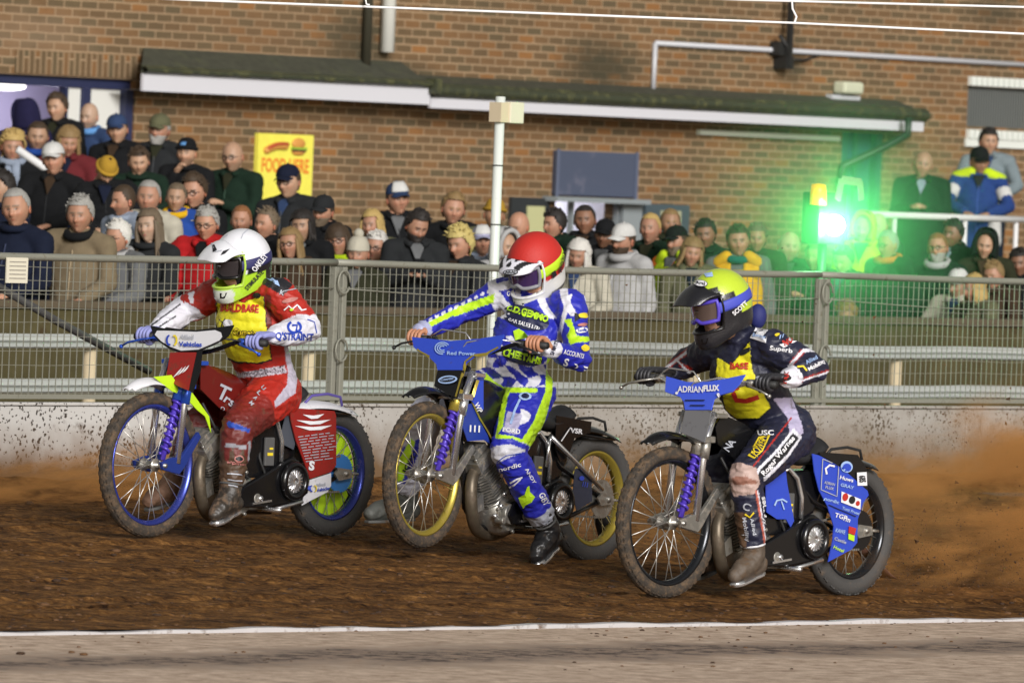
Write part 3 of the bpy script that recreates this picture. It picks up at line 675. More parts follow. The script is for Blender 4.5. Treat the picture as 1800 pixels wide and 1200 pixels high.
# security light
g = G(); a = wp(1495, 155, -.1); g.box((a.x - .17, -.16, a.z - .06), (a.x + .15, -.004, a.z + .06)); g.obj('bulkhead_light', mat('pale_plastic', (.55, .57, .42), .5), club, bevel=.03)
g = G(); a = wp(1480, 171, -.05); g.box((a.x - .2, -.08, a.z - .025), (a.x + .26, -.004, a.z + .02)); g.obj('light_bracket', mat('grey_pipe'), club)
# window with grille
g = G(); a, b_, c, d = win; g.box((a, .10, c), (b_, .12, d)); g.obj('window', mat('dark_glass', (.035, .045, .05), .25), club)
g = G()
for i in range(26): x = a + (b_ - a) * (i + .5) / 26; g.box((x - .007, .03, c), (x + .007, .045, d))
g.obj('window_grille', mat('grille_grey', (.16, .17, .16), .6), club)
g = G(); x = a - .01
while x < b_: g.box((x, -.05, d + .01), (x + .072, -.003, d + .10)); x += .093
g.obj('shutter_teeth', mat('white_blocks', (.70, .73, .68), .5), club); g = G(); x = a - .01
while x < b_: g.box((x, -.05, c - .12), (x + .072, -.003, c - .03)); x += .093
g.box((a - .03, -.03, c - .20), (b_, -.003, c - .122)); g.obj('window_sill', mat('white_blocks', (.70, .73, .68), .5), club)
# blue door right
g = G(); a, b_, c, d = bd; g.box((a, .08, c), (b_, .12, d)); g.obj('blue_door', mat('blue_door', (.022, .085, .13), .5, var=.2), club)
g = G(); g.box((a, .0, c), (a + .1, .078, d)); g.box((b_ - .09, .0, c), (b_, .078, d)); g.box((a + .28, .05, c), (a + .33, .078, d)); g.obj('blue_door_frame', mat('teal_frame', (.02, .10, .09), .5), club)
g = G(); a = wp(1228, 232, -.03); b_ = wp(1474, 243, -.03); g.box((a.x, -.05, a.z - .025), (b_.x, -.003, a.z + .022)); g.obj('light_batten', mat('batten', (.62, .66, .55), .5), club)
# serving hatch: board, ledge, bright room
g = G(); a = wp(979, 264, -.05); b_ = wp(1118, 264, -.05); z = wp(979, 343, -.05).z; g.box((a.x, -.06, z), (b_.x, -.003, a.z)); g.obj('hatch_flap', mat('slate_blue_board', (.065, .08, .125), .55, dirt=.35, dcol=(.14, .14, .19), dscale=3), club, bevel=.01)
g = G(); g.box((a.x - .02, -.075, z - .02), (a.x + .02, -.062, a.z + .01)); g.obj('flap_edge', mat('slate_edge', (.10, .12, .18), .5), club); g = G(); g.box((b_.x - .02, -.075, z - .02), (b_.x + .02, -.062, a.z + .01)); g.obj('flap_edge', mat('slate_edge', (.10, .12, .18), .5), club)
g = G(); a = wp(968, 345, -.1); b_ = wp(1133, 350, -.1); g.box((a.x, -.18, a.z - .045), (b_.x, -.003, a.z)); g.obj('hatch_canopy', mat('grey_trim', (.24, .27, .28), .5), club)
a, b_, c, d = hatch
g = G(); g.box((a - 1, 2.2, c - .4), (b_ + 4.4, 2.25, d + .5)); g.box((a - 1, .3, d + .3), (b_ + 4.4, 2.19, d + .35)); g.obj('kitchen_wall', mat('kitchen_white', (.74, .74, .84), .6), club)
room_lights = [((b_ + a) / 2 + 1.2, 1.2, d + .1, 130, (.95, .96, 1)), ]
for x_, w_ in ((a, .04), (b_ - .04, .04), (a + .30, .025)): g = G(); g.box((x_, .02, c), (x_ + w_, .08, d)); g.obj('hatch_frame', mat('grey_trim'), club)
def wbox(nm, x0, y0, x1, y1, m, off=.04, base=.003, parent=club):
    a = wp(x0, y0, -off); b_ = wp(x1, y0, -off); z = wp(x0, y1, -off).z; g = G(); g.box((a.x, -off, z), (b_.x, -base, a.z)); return g.obj(nm, m, parent)
dk = mat('charcoal_door', (.022, .026, .028), .6); gl = mat('lit_pane', (.42, .42, .22), .4, emit=.12)
wbox('dark_door', 900, 346, 967, 470, dk); wbox('door_pane', 928, 362, 958, 425, gl, .055, .0415)
wbox('grey_pillar', 1097, 354, 1130, 470, mat('grey_trim')); wbox('side_door', 1135, 358, 1213, 470, mat('blue_grey_door', (.06, .085, .10), .5)); wbox('door_pane', 1163, 370, 1198, 405, mat('lit_pane_dim', (.34, .34, .22), .4, emit=.1), .055, .0415)
room_lights.append((hall_q.x + .9, .95, hall_q.z - .25, 16, (.86, .84, 1)))
for x, y, z, e_, c_ in room_lights:
    l_ = bpy.data.lights.new('room_light', 'POINT'); l_.energy = e_; l_.shadow_soft_size = .15; l_.color = c_; o_ = bpy.data.objects.new('room_light', l_); COL.objects.link(o_); o_.matrix_world = WF.M @ Matrix.Translation((x, y, z))
# ---- menu sign
sg = thing('food_sign', 'yellow FOOD HERE sign with a hot dog and a burger on the brick wall', 'sign', WF.M)
a = wp(454, 234, -.04); b_ = wp(551, 234, -.04); z = wp(454, 352, -.04).z
g = G(); g.box((a.x, -.045, z), (b_.x, -.003, a.z)); g.obj('panel', mat('sign_yellow', (.80, .74, .10), .5, var=.06), sg)
W_ = b_.x - a.x; H_ = a.z - z
def sgp(u, v, y=-.052): return (a.x + u * W_, y, a.z - v * H_)
g = G(); V, Fs = text_mesh2d('FOOD HERE', .03)
kx = W_ * .86 / (V[:, 0].max() - V[:, 0].min()); kz = H_ * .22 / (V[:, 1].max() - V[:, 1].min())
g.add([(a.x + W_ / 2 + x * kx, -.049, a.z - H_ * .47 + y * kz) for x, y in V], Fs); 
V2, F2 = text_mesh2d('OPEN', .03); kx = W_ * .42 / (V2[:, 0].max() - V2[:, 0].min())
g.obj('lettering', mat('sign_orange', (.75, .22, .03), .5), sg)
g = G(); P = [sgp(.14 + .34 * t, .25 - .07 * t - .03 * math.sin(3.14 * t)) for t in [i / 8 for i in range(9)]]; g.limb(P, [.035] * 9, 10, 0, sub=1); P2 = [(p[0], p[1] - .03, p[2] + .02) for p in P]; g.limb(P2, [.016] * 9, 8, 1, sub=1)
g.obj('hot_dog_picture', [mat('bun', (.60, .28, .06), .6), mat('sausage', (.45, .08, .03), .5)], sg)
g = G(); c = Vector(sgp(.72, .19)); g.ball(c + Vector((0, 0, .035)), (.095, .02, .05), 14, 8, 0); g.ball(c - Vector((0, 0, .045)), (.09, .02, .03), 14, 8, 0); g.box(c + Vector((-.1, -.022, -.02)), c + Vector((.1, .01, .0)), 2); g.box(c + Vector((-.09, -.02, -.04)), c + Vector((.09, .01, -.0225)), 1)
g.obj('burger_picture', [mat('bun'), mat('patty', (.10, .04, .02), .6), mat('lettuce', (.25, .42, .04), .6)], sg)
# wall bracket, floodlight and its cable
t = thing('wall_bracket', 'black floodlight bracket with cable high on the brick wall at right', 'bracket', WF.M)
g = G(); a = wp(1390, 40, -.15); b_ = wp(1386, 118, -.15); g.bar((a.x, -.15, a.z + .5), (b_.x, -.15, b_.z), .05); blk = mat('black_iron', (.015, .015, .014), .6); g.obj('arm', blk, t)
g = G(); g.box((b_.x - .05, -.16, b_.z - .02), (b_.x + .07, -.003, b_.z + .10)); g.box((b_.x - .13, -.12, b_.z + .11), (b_.x - .02, -.02, b_.z + .24)); g.box((b_.x + .02, -.10, b_.z + .12), (b_.x + .10, -.02, b_.z + .19)); g.tube([(b_.x - .1, -.1, b_.z + .3), (b_.x - .02, -.14, b_.z + .2), (b_.x + .02, -.1, b_.z)], .02, 6); g.obj('lamp_head', blk, t)
g = G(); P = [wp(1390, 105, -.1), wp(1415, 106, -.04), wp(1440, 97, -.02), wp(1460, 92, -.02)]; g.tube(P, .012, 6); g.obj('cable', blk, t)
# added dark tube standing in for the white downpipe's shadow on the wall
g = G(); a = wp(650, -60, -.05); b_ = wp(650, 122, -.05); g.tube([(a.x, -.05, a.z + 1), (a.x, -.05, b_.z)], .045, 10); g.obj('pipe_shadow_tube', mat('dark_olive', (.035, .032, .018), .7), WF and club)
# ---- stair rail, right-hand rail
hr = mat('white_rail', (.72, .72, .72), .45, dirt=.12)
RFr = Frame(at(1700, 380, 80.0), (1, 1.30))
t = thing('terrace_railing', 'white horizontal hand rail at the top of the terrace on the right', 'railing', RFr.M)
a = RFr.hit(1512, 376); b_ = RFr.hit(1830, 381); g = G(); g.tube([a, (b_.x, 0, a.z)], .028, 10); g.obj('rail', hr, t)
for px in (1576, 1700, 1790):
    q = RFr.hit(px, 380); g = G(); g.tube([(q.x, .02, a.z), (q.x, .02, -RFr.o.z + .5)], .022, 8); g.obj('post', hr, t)
SF = Frame(at(160, 350, 70.0), (1, .3))
t = thing('stair_handrail', 'white sloping handrail between the spectators at left', 'handrail', SF.M)
g = G(); g.tube([SF.hit(30, 262), SF.hit(196, 376)], .03, 10); g.obj('rail', hr, t)
q = SF.hit(196, 376); g = G(); g.tube([q, (q.x, 0, -SF.o.z)], .03, 10); g.obj('post', hr, t)
# ---- slim mast with white box behind the fence
MF = Frame(at(862, 600, 55.5), (1, 1.36)); mg = -MF.o.z
top = MF.hit(880, 170); bot = MF.hit(852, 690)
t = thing('sensor_mast', 'slim white mast with a square box on top behind the fence', 'mast', MF.M)
g = G(); g.tube([(top.x - .0, 0, mg - .05), (top.x, 0, top.z)], .030, 16); g.obj('pole', mat('mast_white', (.66, .70, .66), .35, dirt=.15), t)
g = G(); c = MF.hit(896, 199); g.box((c.x - .065, -.055, c.z - .062), (c.x + .075, .07, c.z + .068)); g.obj('box', mat('cream_box', (.68, .64, .50), .5), t, bevel=.006)
g = G(); g.box((top.x - .05, -.045, c.z - .058), (top.x + .045, .045, c.z + .062)); g.obj('clamp', mat('cream_clamp', (.62, .52, .36), .6), t)
for k in range(3):
    z = top.z - .42 - .36 * k; g = G(); g.tube([(top.x + .0315 * math.cos(a), .0315 * math.sin(a), z) for a in [i * .524 for i in range(12)]], .004, 5, closed=True); g.obj('band', blk, t)
# ---- white ropes across the top of the frame
rp = mat('white_rope', (.85, .85, .85), .5)
Yr = 44.5
t = thing('safety_rope', 'lower white rope strung across the top of the picture', 'rope', None)
def rope(pts, r):
    g = G(); P = [at(x, y, Y) for x, y, Y in pts]; Q = []
    for a, b_ in zip(P, P[1:]): Q += [a.lerp(b_, k / 12) for k in range(12)]
    Q.append(P[-1]); g.tube(Q, r, 7); return g
rope([(-900, -62, 41), (320, 0, 43.0), (900, 22, 44.0), (1400, 41, 44.8), (1800, 60, 45.5), (2600, 100, 47)], .0062).obj('rope', rp, t)
rope([(636, -40, 43.5), (644, 8, 43.5), (650, 9, 43.5)], .004).obj('tie', rp, t)
t = thing('safety_rope', 'upper white rope at the top right corner', 'rope', None)
rope([(500, -36, 43.5), (1300, 0, 44.7), (1800, 13, 45.5), (2600, 38, 47)], .0062).obj('rope', rp, t)
rope([(1392, 2, 44.8), (1393, 16, 44.8), (1400, 30, 44.8), (1396, 42, 44.8)], .0055).obj('tie', rp, t)
# ================================================================ motorcycles
def frame_at(px, py, Y, yaw):
    a = R(yaw); return Frame(at(px, py, Y), (-math.cos(a), -math.sin(a)))
chrome = mat('chrome', (.80, .80, .82), .26, .9, dirt=.16, dcol=(.16, .12, .08)); alu = mat('cast_aluminium', (.42, .41, .38), .40, .85, dirt=.52, dcol=(.14, .10, .06), dscale=30)
blackm = mat('black_paint', (.006, .006, .007), .25, dirt=.12, dcol=(.06, .04, .022), coat=.2); rubber = mat('black_rubber', (.018, .018, .018), .6, dirt=.2)
tyre_f = mat('muddy_front_tyre', (.045, .036, .028), .85, dirt=.62, dcol=(.13, .085, .05), dscale=26, bump=.5, bscale=120)
tyre_r = mat('grey_rear_tyre', (.062, .060, .058), .75, dirt=.35, dcol=(.16, .12, .085), dscale=16, bump=.3, bscale=120)
whitep = mat('white_plastic', (.70, .70, .74), .32, dirt=.28, dcol=(.25, .18, .11)); spokem = mat('spoke_steel', (.62, .60, .56), .35, .8, dirt=.3)
lime = mat('lime_plastic', (.52, .80, .02), .4, dirt=.15); gold = mat('gold_rim', (.46, .36, .06), .35, .6, dirt=.45); bluem = mat('blue_anodised', (.03, .10, .55), .3, .4, dirt=.18)
spring_b = mat('violet_spring', (.09, .05, .48), .32, .2, dirt=.1); redp = mat('red_plastic', (.28, .016, .013), .38, dirt=.42, dcol=(.10, .04, .02)); bluep = mat('blue_plastic', (.03, .07, .52), .35, dirt=.26)
dark_red = mat('dark_red_plastic', (.13, .010, .008), .3, dirt=.3); darkblue = mat('dark_blue_plastic', (.02, .045, .30), .35, dirt=.2); ink_w = mat('ink_white', (.80, .80, .84), .5); ink_k = mat('ink_black', (.015, .015, .018), .5); ink_b = mat('ink_blue', (.02, .06, .45), .5)
ink_y = mat('ink_yellow', (.80, .62, .03), .5); ink_r = mat('ink_red', (.50, .03, .02), .5); ink_l = mat('ink_lime', (.50, .80, .02), .5); ink_g = mat('ink_grey', (.42, .44, .50), .5); ink_n = mat('ink_navy', (.012, .016, .06), .5); ink_p = mat('ink_pale_blue', (.35, .50, .80), .5); ink_pk = mat('ink_pinkred', (.48, .19, .17), .6)
hidev = mat('hidden_brown', (.06, .035, .02), .8)

def wheel(root, name, cx, cz, r, tw, rim_mat, tyre_mat, knobs, nspoke, disc=None, disc_side=-1, sprocket=False, steer=0):
    c = (cx, 0, cz); wt = link(name, None, root, Matrix.Translation(c) @ Matrix.Rotation(R(steer), 4, 'Z')); th = tw * .95
    rr = r - th                                             # rim radius
    prof = [(rr + .002, -tw * .32), (rr + th * .35, -tw * .5), (rr + th * .72, -tw * .46), (r - .006, -tw * .24), (r, 0), (r - .006, tw * .24), (rr + th * .72, tw * .46), (rr + th * .35, tw * .5), (rr + .002, tw * .32)]
    g = G(); g.lathe(prof, n=72)
    # tread blocks
    rn = random.Random(int(cx * 100) + 1)
    for k in range(knobs):
        a = 2 * math.pi * k / knobs; M_ = Matrix.Rotation(-a, 4, 'Y') @ Matrix.Translation((r - .006, 0, 0)); q = .0
        for y in ((-.30, -.10, .10, .30) if knobs > 60 else (-.28, 0, .28)):
            sl = .0 if abs(y) < .2 else .006; tilt = (.012 if k % 2 else 0)
            g.box((-.004 - sl, y * tw - tw * .085, -.006 + tilt), (.0035 - sl, y * tw + tw * .085, .007 + tilt), 0, M_)
    g.obj('tyre', tyre_mat, wt)
    g = G(); w2 = tw * .34; g.lathe([(rr + .004, -w2), (rr - .008, -w2), (rr - .012, -w2 * .6), (rr - .02, -w2 * .4), (rr - .02, w2 * .4), (rr - .012, w2 * .6), (rr - .008, w2), (rr + .004, w2), (rr - .004, 0)], n=72); g.obj('rim', rim_mat, wt)
    g = G(); hl = .042; g.lathe([(.0, -hl - .02), (.012, -hl - .02), (.012, -hl), (.032, -hl), (.032, -hl + .01), (.02, -hl + .015), (.02, hl - .015), (.032, hl - .01), (.032, hl), (.012, hl), (.012, hl + .02), (0, hl + .02)], n=24, closed=False); g.obj('hub', alu, wt)
    g = G()
    for k in range(nspoke):
        a = 2 * math.pi * k / nspoke; s_ = 1 if k % 2 else -1; tw_ = (.42 if (k // 2) % 2 else -.42)
        g.tube([(.03 * math.cos(a + tw_), s_ * hl * .9, .03 * math.sin(a + tw_)), ((rr - .016) * math.cos(a), s_ * .004, (rr - .016) * math.sin(a))], .0022, 5)
    g.obj('spokes', spokem, wt)
    if disc:
        for m_, r0, r1, y in disc:
            g = G(); g.lathe([(r0, y - .003), (r1, y - .003), (r1, y + .003), (r0, y + .003)], n=56, smooth=False); g.obj('wheel_disc', m_, wt)
    if sprocket:
        g = G(); n = 44; pts = []
        for k in range(n * 2):
            a = math.pi * k / n; q = .098 if k % 2 else .091; pts.append((q * math.cos(a), .066, q * math.sin(a)))
        g.prism(pts, (0, .004, 0)); g.obj('sprocket', sprocket, wt)
    return wt

def bike(fr, label, st, pitch=0, steer=0):
    M = fr.M @ Matrix.Translation((0, 0, .32)) @ Matrix.Rotation(-R(pitch), 4, 'Y') @ Matrix.Translation((0, 0, -.32))
    root = thing('speedway_motorcycle', label, 'motorcycle', M, 'speedway motorcycles on the track')
    B = Frame((0, 0, 0), (1, 0)); B.M = M; B.I = M.inverted()
    B.o = M.translation; B.y = (M.to_3x3() @ Vector((0, 1, 0)))
    def hit(px, py, y=0): return B.I @ on_plane(px, py, M @ Vector((0, y, 0)), M.to_3x3() @ Vector((0, 1, 0)))
    def hitp(px, py, q, n): return B.I @ on_plane(px, py, M @ Vector(q), M.to_3x3() @ Vector(n))
    wheel(root, 'front_wheel', 1.365, .36, .355, .066, st['rimf'], tyre_f, 110, 28, steer=steer)
    wheel(root, 'rear_wheel', 0, .32, .32, .092, st['rimr'], tyre_r, 60, 32, st.get('disc'), sprocket=st['sprocket'])
    # --- fork
    fk = link('fork', None, root)
    for s in (1, -1):
        y = .088 * s
        g = G(); g.tube([(1.155, y, .875), (1.215, y, .735), (1.262, y, .37)], .0175, 14); g.obj('fork_leg', chrome, fk)
        g = G(); g.tube([(1.205, y, .76), (1.222, y, .66)], .0245, 14); g.obj('fork_clamp', st['trim'], fk)
        g = G(); g.prism([(1.385, y - .01, .375), (1.37, y - .01, .34), (1.25, y - .01, .318), (1.22, y - .01, .345), (1.10, y - .01, .50), (1.12, y - .01, .525), (1.24, y - .01, .40), (1.30, y - .01, .40)], (0, .02, 0)); g.obj('leading_link', st['link'], fk, bevel=.003)
    ys = .052
    g = G(); g.tube([(1.225, ys, .73), (1.33, ys, .385)], .014, 10); a = Vector((1.228, ys, .70)); b = Vector((1.322, ys, .41)); d = (b - a); P = []; u = d.cross(Vector((0, 1, 0))).normalized(); v = Vector((0, 1, 0))
    for k in range(170):
        t = k / 169; an = t * 2 * math.pi * 9; P.append(a + d * t + u * (math.cos(an) * .021) + v * (math.sin(an) * .021))
    g.tube(P, .0075, 7); g.obj('spring', st['spring'], fk)
    g = G(); g.tube([(1.205, ys, .78), (1.236, ys, .675)], .03, 12); g.obj('shock_body', st['shock'], fk)
    g = G(); g.box((1.09, -.12, .85), (1.17, .12, .872)); g.box((1.17, -.115, .735), (1.25, .115, .765)); g.obj('fork_yoke', st['trim'], fk, bevel=.004)
    g = G(); g.tube([(1.365, -.11, .36), (1.365, .11, .36)], .011, 10); g.obj('axle', alu, fk)
    # --- frame
    g = G(); g.tube([(1.10, 0, .90), (1.17, 0, .72)], .028, 12)
    g.tube([(1.12, 0, .84), (.85, 0, .76), (.56, 0, .66), (.40, 0, .64)], .017, 10); g.tube([(1.15, 0, .75), (1.09, 0, .50), (1.02, 0, .22), (.92, 0, .13), (.45, 0, .13), (.33, .0, .22)], .016, 10)
    for s in (1, -1):
        g.tube([(.56, .03 * s, .65), (.38, .075 * s, .46), (0, .085 * s, .32)], .012, 8); g.tube([(.45, .04 * s, .14), (.28, .08 * s, .22), (0, .085 * s, .32)], .012, 8); g.tube([(.40, .03 * s, .64), (.10, .08 * s, .62), (-.06, .075 * s, .62)], .009, 8)
    g.obj('frame', blackm, root)
    # rear axle plate and adjuster
    g = G(); g.prism([(.05, .092, .35), (-.05, .092, .34), (-.055, .092, .30), (.05, .092, .285), (.08, .092, .32)], (0, .012, 0)); g.tube([(0, -.11, .32), (0, .118, .32)], .013, 10); g.tube([(-.05, .10, .32), (-.10, .10, .318)], .007, 8); g.obj('axle_plate', alu, root)
    # struts
    if st.get('strut'):
        g = G(); g.tube([(.54, .13, .60), (.07, .118, .365)], .011, 10); g.tube([(.54, .125, .60), (.55, .12, .45)], .008, 8); g.obj('strut', chrome, root)
    g = G(); g.tube([(.60, .15, .145), (.38, .15, .185)], .010, 8); g.tube([(.60, .05, .145), (.60, .20, .145)], .012, 8); g.obj('footrest', chrome, root)
    # --- engine
    en = link('engine', None, root)
    g = G(); ax = Vector((.50, 0, .62)).normalized(); base = Vector((.80, 0, .24))
    for k in range(13):
        c = base + ax * (.045 + .0155 * k); w_ = .085 - (.012 if k > 10 else 0)
        u = Vector((0, 1, 0)); v = ax.cross(u); vs = [c + u * (w_ * i) + v * (.088 * j) for i, j in ((-1, -.6), (-.6, -1), (.6, -1), (1, -.6), (1, .6), (.6, 1), (-.6, 1), (-1, .6))]
        g.prism(vs, ax * .0045)
    g.tube([base, base + ax * .25], .058, 16); g.obj('cylinder_fins', alu, en)
    g = G(); h = base + ax * .25; u = Vector((0, 1, 0)); v = ax.cross(u)
    g.prism([h + u * (.088 * i) + v * (.082 * j) for i, j in ((-1, -1), (1, -1), (1, 1), (-1, 1))], ax * .06); g.prism([h + ax * .062 + u * (.06 * i) + v * (.055 * j) for i, j in ((-1, -1), (1, -1), (1, 1), (-1, 1))], ax * .035)
    for i in (-1, 1):
        for j in (-1, 1): p = h + ax * .06 + u * (.07 * i) + v * (.065 * j); g.tube([p, p + ax * .02], .01, 8)
    g.obj('rocker_box', st['rocker'], en, bevel=.006)
    g = G(); g.lathe([(0, -.085), (.10, -.085), (.125, -.05), (.125, .05), (.10, .085), (0, .085)], (.77, 0, .225), n=32, closed=False); g.box((.60, -.06, .14), (.78, .06, .27)); 
    for k in range(7):
        a = k * .9; g.tube([(.77 + .105 * math.cos(a), .086, .225 + .105 * math.sin(a)), (.77 + .105 * math.cos(a), .10, .225 + .105 * math.sin(a))], .010, 8)
    g.lathe([(0, .086), (.055, .086), (.05, .12), (0, .125)], (.80, 0, .205), n=20, closed=False); g.tube([(.70, .10, .20), (.70, .135, .20)], .026, 14); g.tube([(.88, .09, .17), (.88, .14, .17)], .018, 12)
    g.obj('crankcase', alu, en, bevel=.003)
    g = G(); g.tube([(.60, .02, .46), (.68, .03, .44), (.74, .03, .44)], .032, 14); g.tube([(.55, .03, .50), (.56, .03, .40)], .028, 12); g.box((.60, .055, .40), (.70, .075, .50)); g.obj('carburettor', alu, en, bevel=.003)
    g = G(); P = [(1.00, .03, .42), (1.05, .05, .34), (1.045, .055, .24), (1.00, .04, .16), (.90, .0, .11), (.70, -.06, .10), (.45, -.12, .16)]
    g.limb(P, [.028, .03, .031, .031, .03, .03, .034], 14); g.tube([(.45, -.14, .17), (.10, -.16, .25)], .05, 16); g.obj('exhaust', mat('scorched_exhaust', (.13, .105, .075), .45, .6, dirt=.5, dcol=(.10, .07, .045)), en)
    g = G(); g.prism([(.95, -.03, .30), (1.00, -.03, .26), (.98, -.03, .20), (.93, -.03, .22)], (0, .08, 0)); g.obj('bracket', alu, en)
    g = G()
    for P in ([(.60, .06, .47), (.66, .10, .40), (.62, .11, .30), (.68, .11, .22)], [(.95, .05, .55), (.86, .09, .50), (.80, .09, .36), (.74, .10, .30)], [(.70, .03, .68), (.74, .085, .58), (.70, .09, .48), (.63, .07, .44)], [(1.02, .03, .66), (.98, .07, .56), (.93, .07, .50)]): g.limb(P, [.007] * 4, 8)
    g.obj('hose', rubber, en)
    g = G()
    for x, z in ((.66, .20), (.70, .27), (.74, .165), (.86, .24), (.84, .30), (.90, .19)): g.tube([(x, .088, z), (x, .104, z)], .012, 6)
    for k in range(4): g.box((.86 - .02 * k, .06, .33 + .05 * k), (.89 - .02 * k, .085, .345 + .05 * k))
    g.obj('engine_bolts', chrome, en)
    g = G(); g.box((.56, .098, .36), (.63, .112, .50)); g.obj('ignition_box', mat('grey_box', (.10, .10, .10), .4, dirt=.2), root, bevel=.004)
    g = G(); g.box((.575, .1125, .41), (.615, .115, .425)); g.box((.575, .1125, .44), (.60, .115, .45)); g.obj('box_sticker', ink_y, root)
    # primary drive: chain guard with the clutch
    cv = link('clutch_cover', None, root)
    g = G(); P = []
    for k in range(11): a = R(-100 + 200 * (1 - k / 10)); P.append((.44 - .085 * math.cos(a) * -1 if False else .44 - .095 * math.cos(a), .10, .285 + .115 * math.sin(a)))
    P += [(.62, .10, .155), (.80, .10, .155), (.84, .10, .20), (.80, .10, .26), (.62, .10, .33)]
    g.prism(P, (0, .032, 0)); g.obj('primary_guard', blackm, cv, bevel=.008)
    g = G(); g.lathe([(.098, .133), (.098, .15), (.088, .165), (.070, .165), (.064, .15), (.064, .133)], (.44, 0, .285), n=40); g.obj('clutch_ring', blackm, cv)
    g = G(); n = 40; g.lathe([(0, .150), (.010, .158), (.058, .150), (.063, .142), (.063, .133)], (.44, 0, .285), n=n, closed=False)
    for k in range(18):
        a = 2 * math.pi * k / 18; g.bar((.44 + .018 * math.cos(a), .157, .285 + .018 * math.sin(a)), (.44 + .056 * math.cos(a), .153, .285 + .056 * math.sin(a)), .004, .004, up=(0, 1, 0))
    g.obj('clutch_cap', chrome, cv)
    g = G(); g.tube([(.68, .134, .20), (.68, .143, .20)], .014, 12); g.bar((.60, .138, .19), (.74, .138, .175), .006, .01); g.obj('guard_bolt', chrome, cv)
    # chain to the rear sprocket
    g = G()
    for z0, z1 in ((.35, .41), (.22, .23)):
        n = 26
        for k in range(n):
            t = k / n; x = .42 - .42 * t; z = z0 + (z1 - z0) * t if z0 > .3 else z0 + (z1 - z0) * t
            g.box((x - .006, .068, z - .005), (x + .006, .078, z + .005))
    g.obj('drive_chain', alu, root)
    # --- tail: inner arch hiding the wheel from the seat, guard, seat
    g = G()
    def sd(u, v): 
        x = .62 - .34 * u; y = (v - .5) * .16 * (1 - .25 * u); return (x, y, .685 - .03 * math.sin(math.pi * u) + .035 * u * u - .10 * (2 * v - 1) ** 2 * .35)
    g.grid(sd, 12, 8, thick=.05); g.obj('seat', mat('seat_black', (.016, .016, .018), .6, dirt=.12), root)
    g = G()
    def rg(u, v):
        x = .40 - .50 * u; y = (v - .5) * .175; return (x, y, .655 + .022 * math.cos(u * 3 - 1.3) - .035 * abs(2 * v - 1) ** 2.5 - .045 * max(0, u - .7))
    g.grid(rg, 16, 8, thick=.004); g.obj('rear_mudguard', st['rguard'], root)
    g = G(); P = [(.27, .05, .67), (.22, .05, .705), (.10, .05, .715), (.0, .05, .70), (-.01, .055, .655)]; g.tube(P, .007, 8); g.obj('lifting_handle', st['handle'], root)
    g = G()
    def hd(u, v):
        a = R(55 + 60 * u); return (.0 + .365 * math.cos(a) * 1 + .02, (v - .5) * .13, .32 + .345 * math.sin(a))
    # rear tyre shroud under the guard
    g.grid(lambda u, v: (.10 + .36 * math.cos(R(20 + 50 * u)) * .95, (v - .5) * .12, .32 + .36 * math.sin(R(20 + 50 * u))), 8, 4, thick=.004); g.obj('inner_arch', blackm, root)
    g = G(); g.prism([(.55, -.055, .60), (.36, -.055, .61), (.30, -.055, .50), (.36, -.055, .40), (.46, -.055, .36), (.60, -.055, .40), (.62, -.055, .52)], (0, .13, 0)); g.obj('oil_tank', blackm, root, bevel=.02)
    g = G(); g.tube([(.63, .09, .60), (.60, .10, .615), (.54, .105, .57), (.50, .105, .48), (.50, .105, .38)], .012, 8); g.obj('guard_edge', chrome, root)
    g = G(); P = [(.60, .075, .60), (.52, .075, .585), (.47, .075, .50), (.47, .075, .36), (.60, .075, .30), (.78, .075, .30), (.76, .075, .42), (.68, .075, .55)]; g.prism(P, (0, .02, 0)); g.obj('belt_guard', blackm, root, bevel=.006)
    # --- front mudguard
    g = G()
    def fg(u, v):
        a = R(52 + 58 * u); rr_ = .395 + .03 * (1 - u) * 0; x = 1.365 + rr_ * math.cos(a) * (.8 if a < 1.57 else 1); w_ = .058 * (.35 + .65 * min(1, u * 3)); z = .36 + .41 * math.sin(a) + .045 * (1 - u) ** 1.5
        return (x, (v - .5) * 2 * w_, z - .03 * abs(2 * v - 1) ** 2 * (1 if u > .1 else .3))
    g.grid(fg, 18, 8, thick=.004); g.obj('front_mudguard', st['fguard'], root)
    if st.get('fguard2'):
        g = G(); g.prism([(1.30, .062, .745), (1.16, .062, .73), (1.01, .062, .60), (.99, .062, .52), (1.04, .062, .60), (1.10, .062, .63), (1.19, .062, .69)], (0, .004, 0)); g.prism([(1.42, .05, .79), (1.30, .06, .80), (1.19, .06, .70), (1.29, .06, .72)], (0, .004, 0)); g.obj('mudguard_flap', lime, root)
    # --- bars
    hb = link('handlebar', None, root); hz = st.get('barz', .965); hx = st.get('barx', 1.02)
    g = G(); g.limb([(hx, -.40, hz), (hx + .01, -.27, hz + .005), (hx + .055, -.12, hz - .05), (hx + .06, 0, hz - .06), (hx + .055, .12, hz - .05), (hx + .01, .27, hz + .005), (hx, .40, hz)], [.0115] * 7, 10); g.obj('bar', chrome if st.get('chromebar') else blackm, hb)
    for s in (1, -1):
        g = G(); g.tube([(hx + .002, s * .30, hz + .003), (hx, s * .425, hz)], .0175, 12); g.obj('grip', rubber, hb)
        g = G(); g.tube([(hx + .02, s * .27, hz), (hx + .075, s * .32, hz - .012), (hx + .085, s * .40, hz - .03), (hx + .08, s * .445, hz - .05)], .0055, 8); g.ball((hx + .08, s * .447, hz - .052), .011, 10, 6); g.tube([(hx + .004, s * .255, hz), (hx + .004, s * .295, hz)], .02, 10); g.obj('lever', st['lever'], hb)
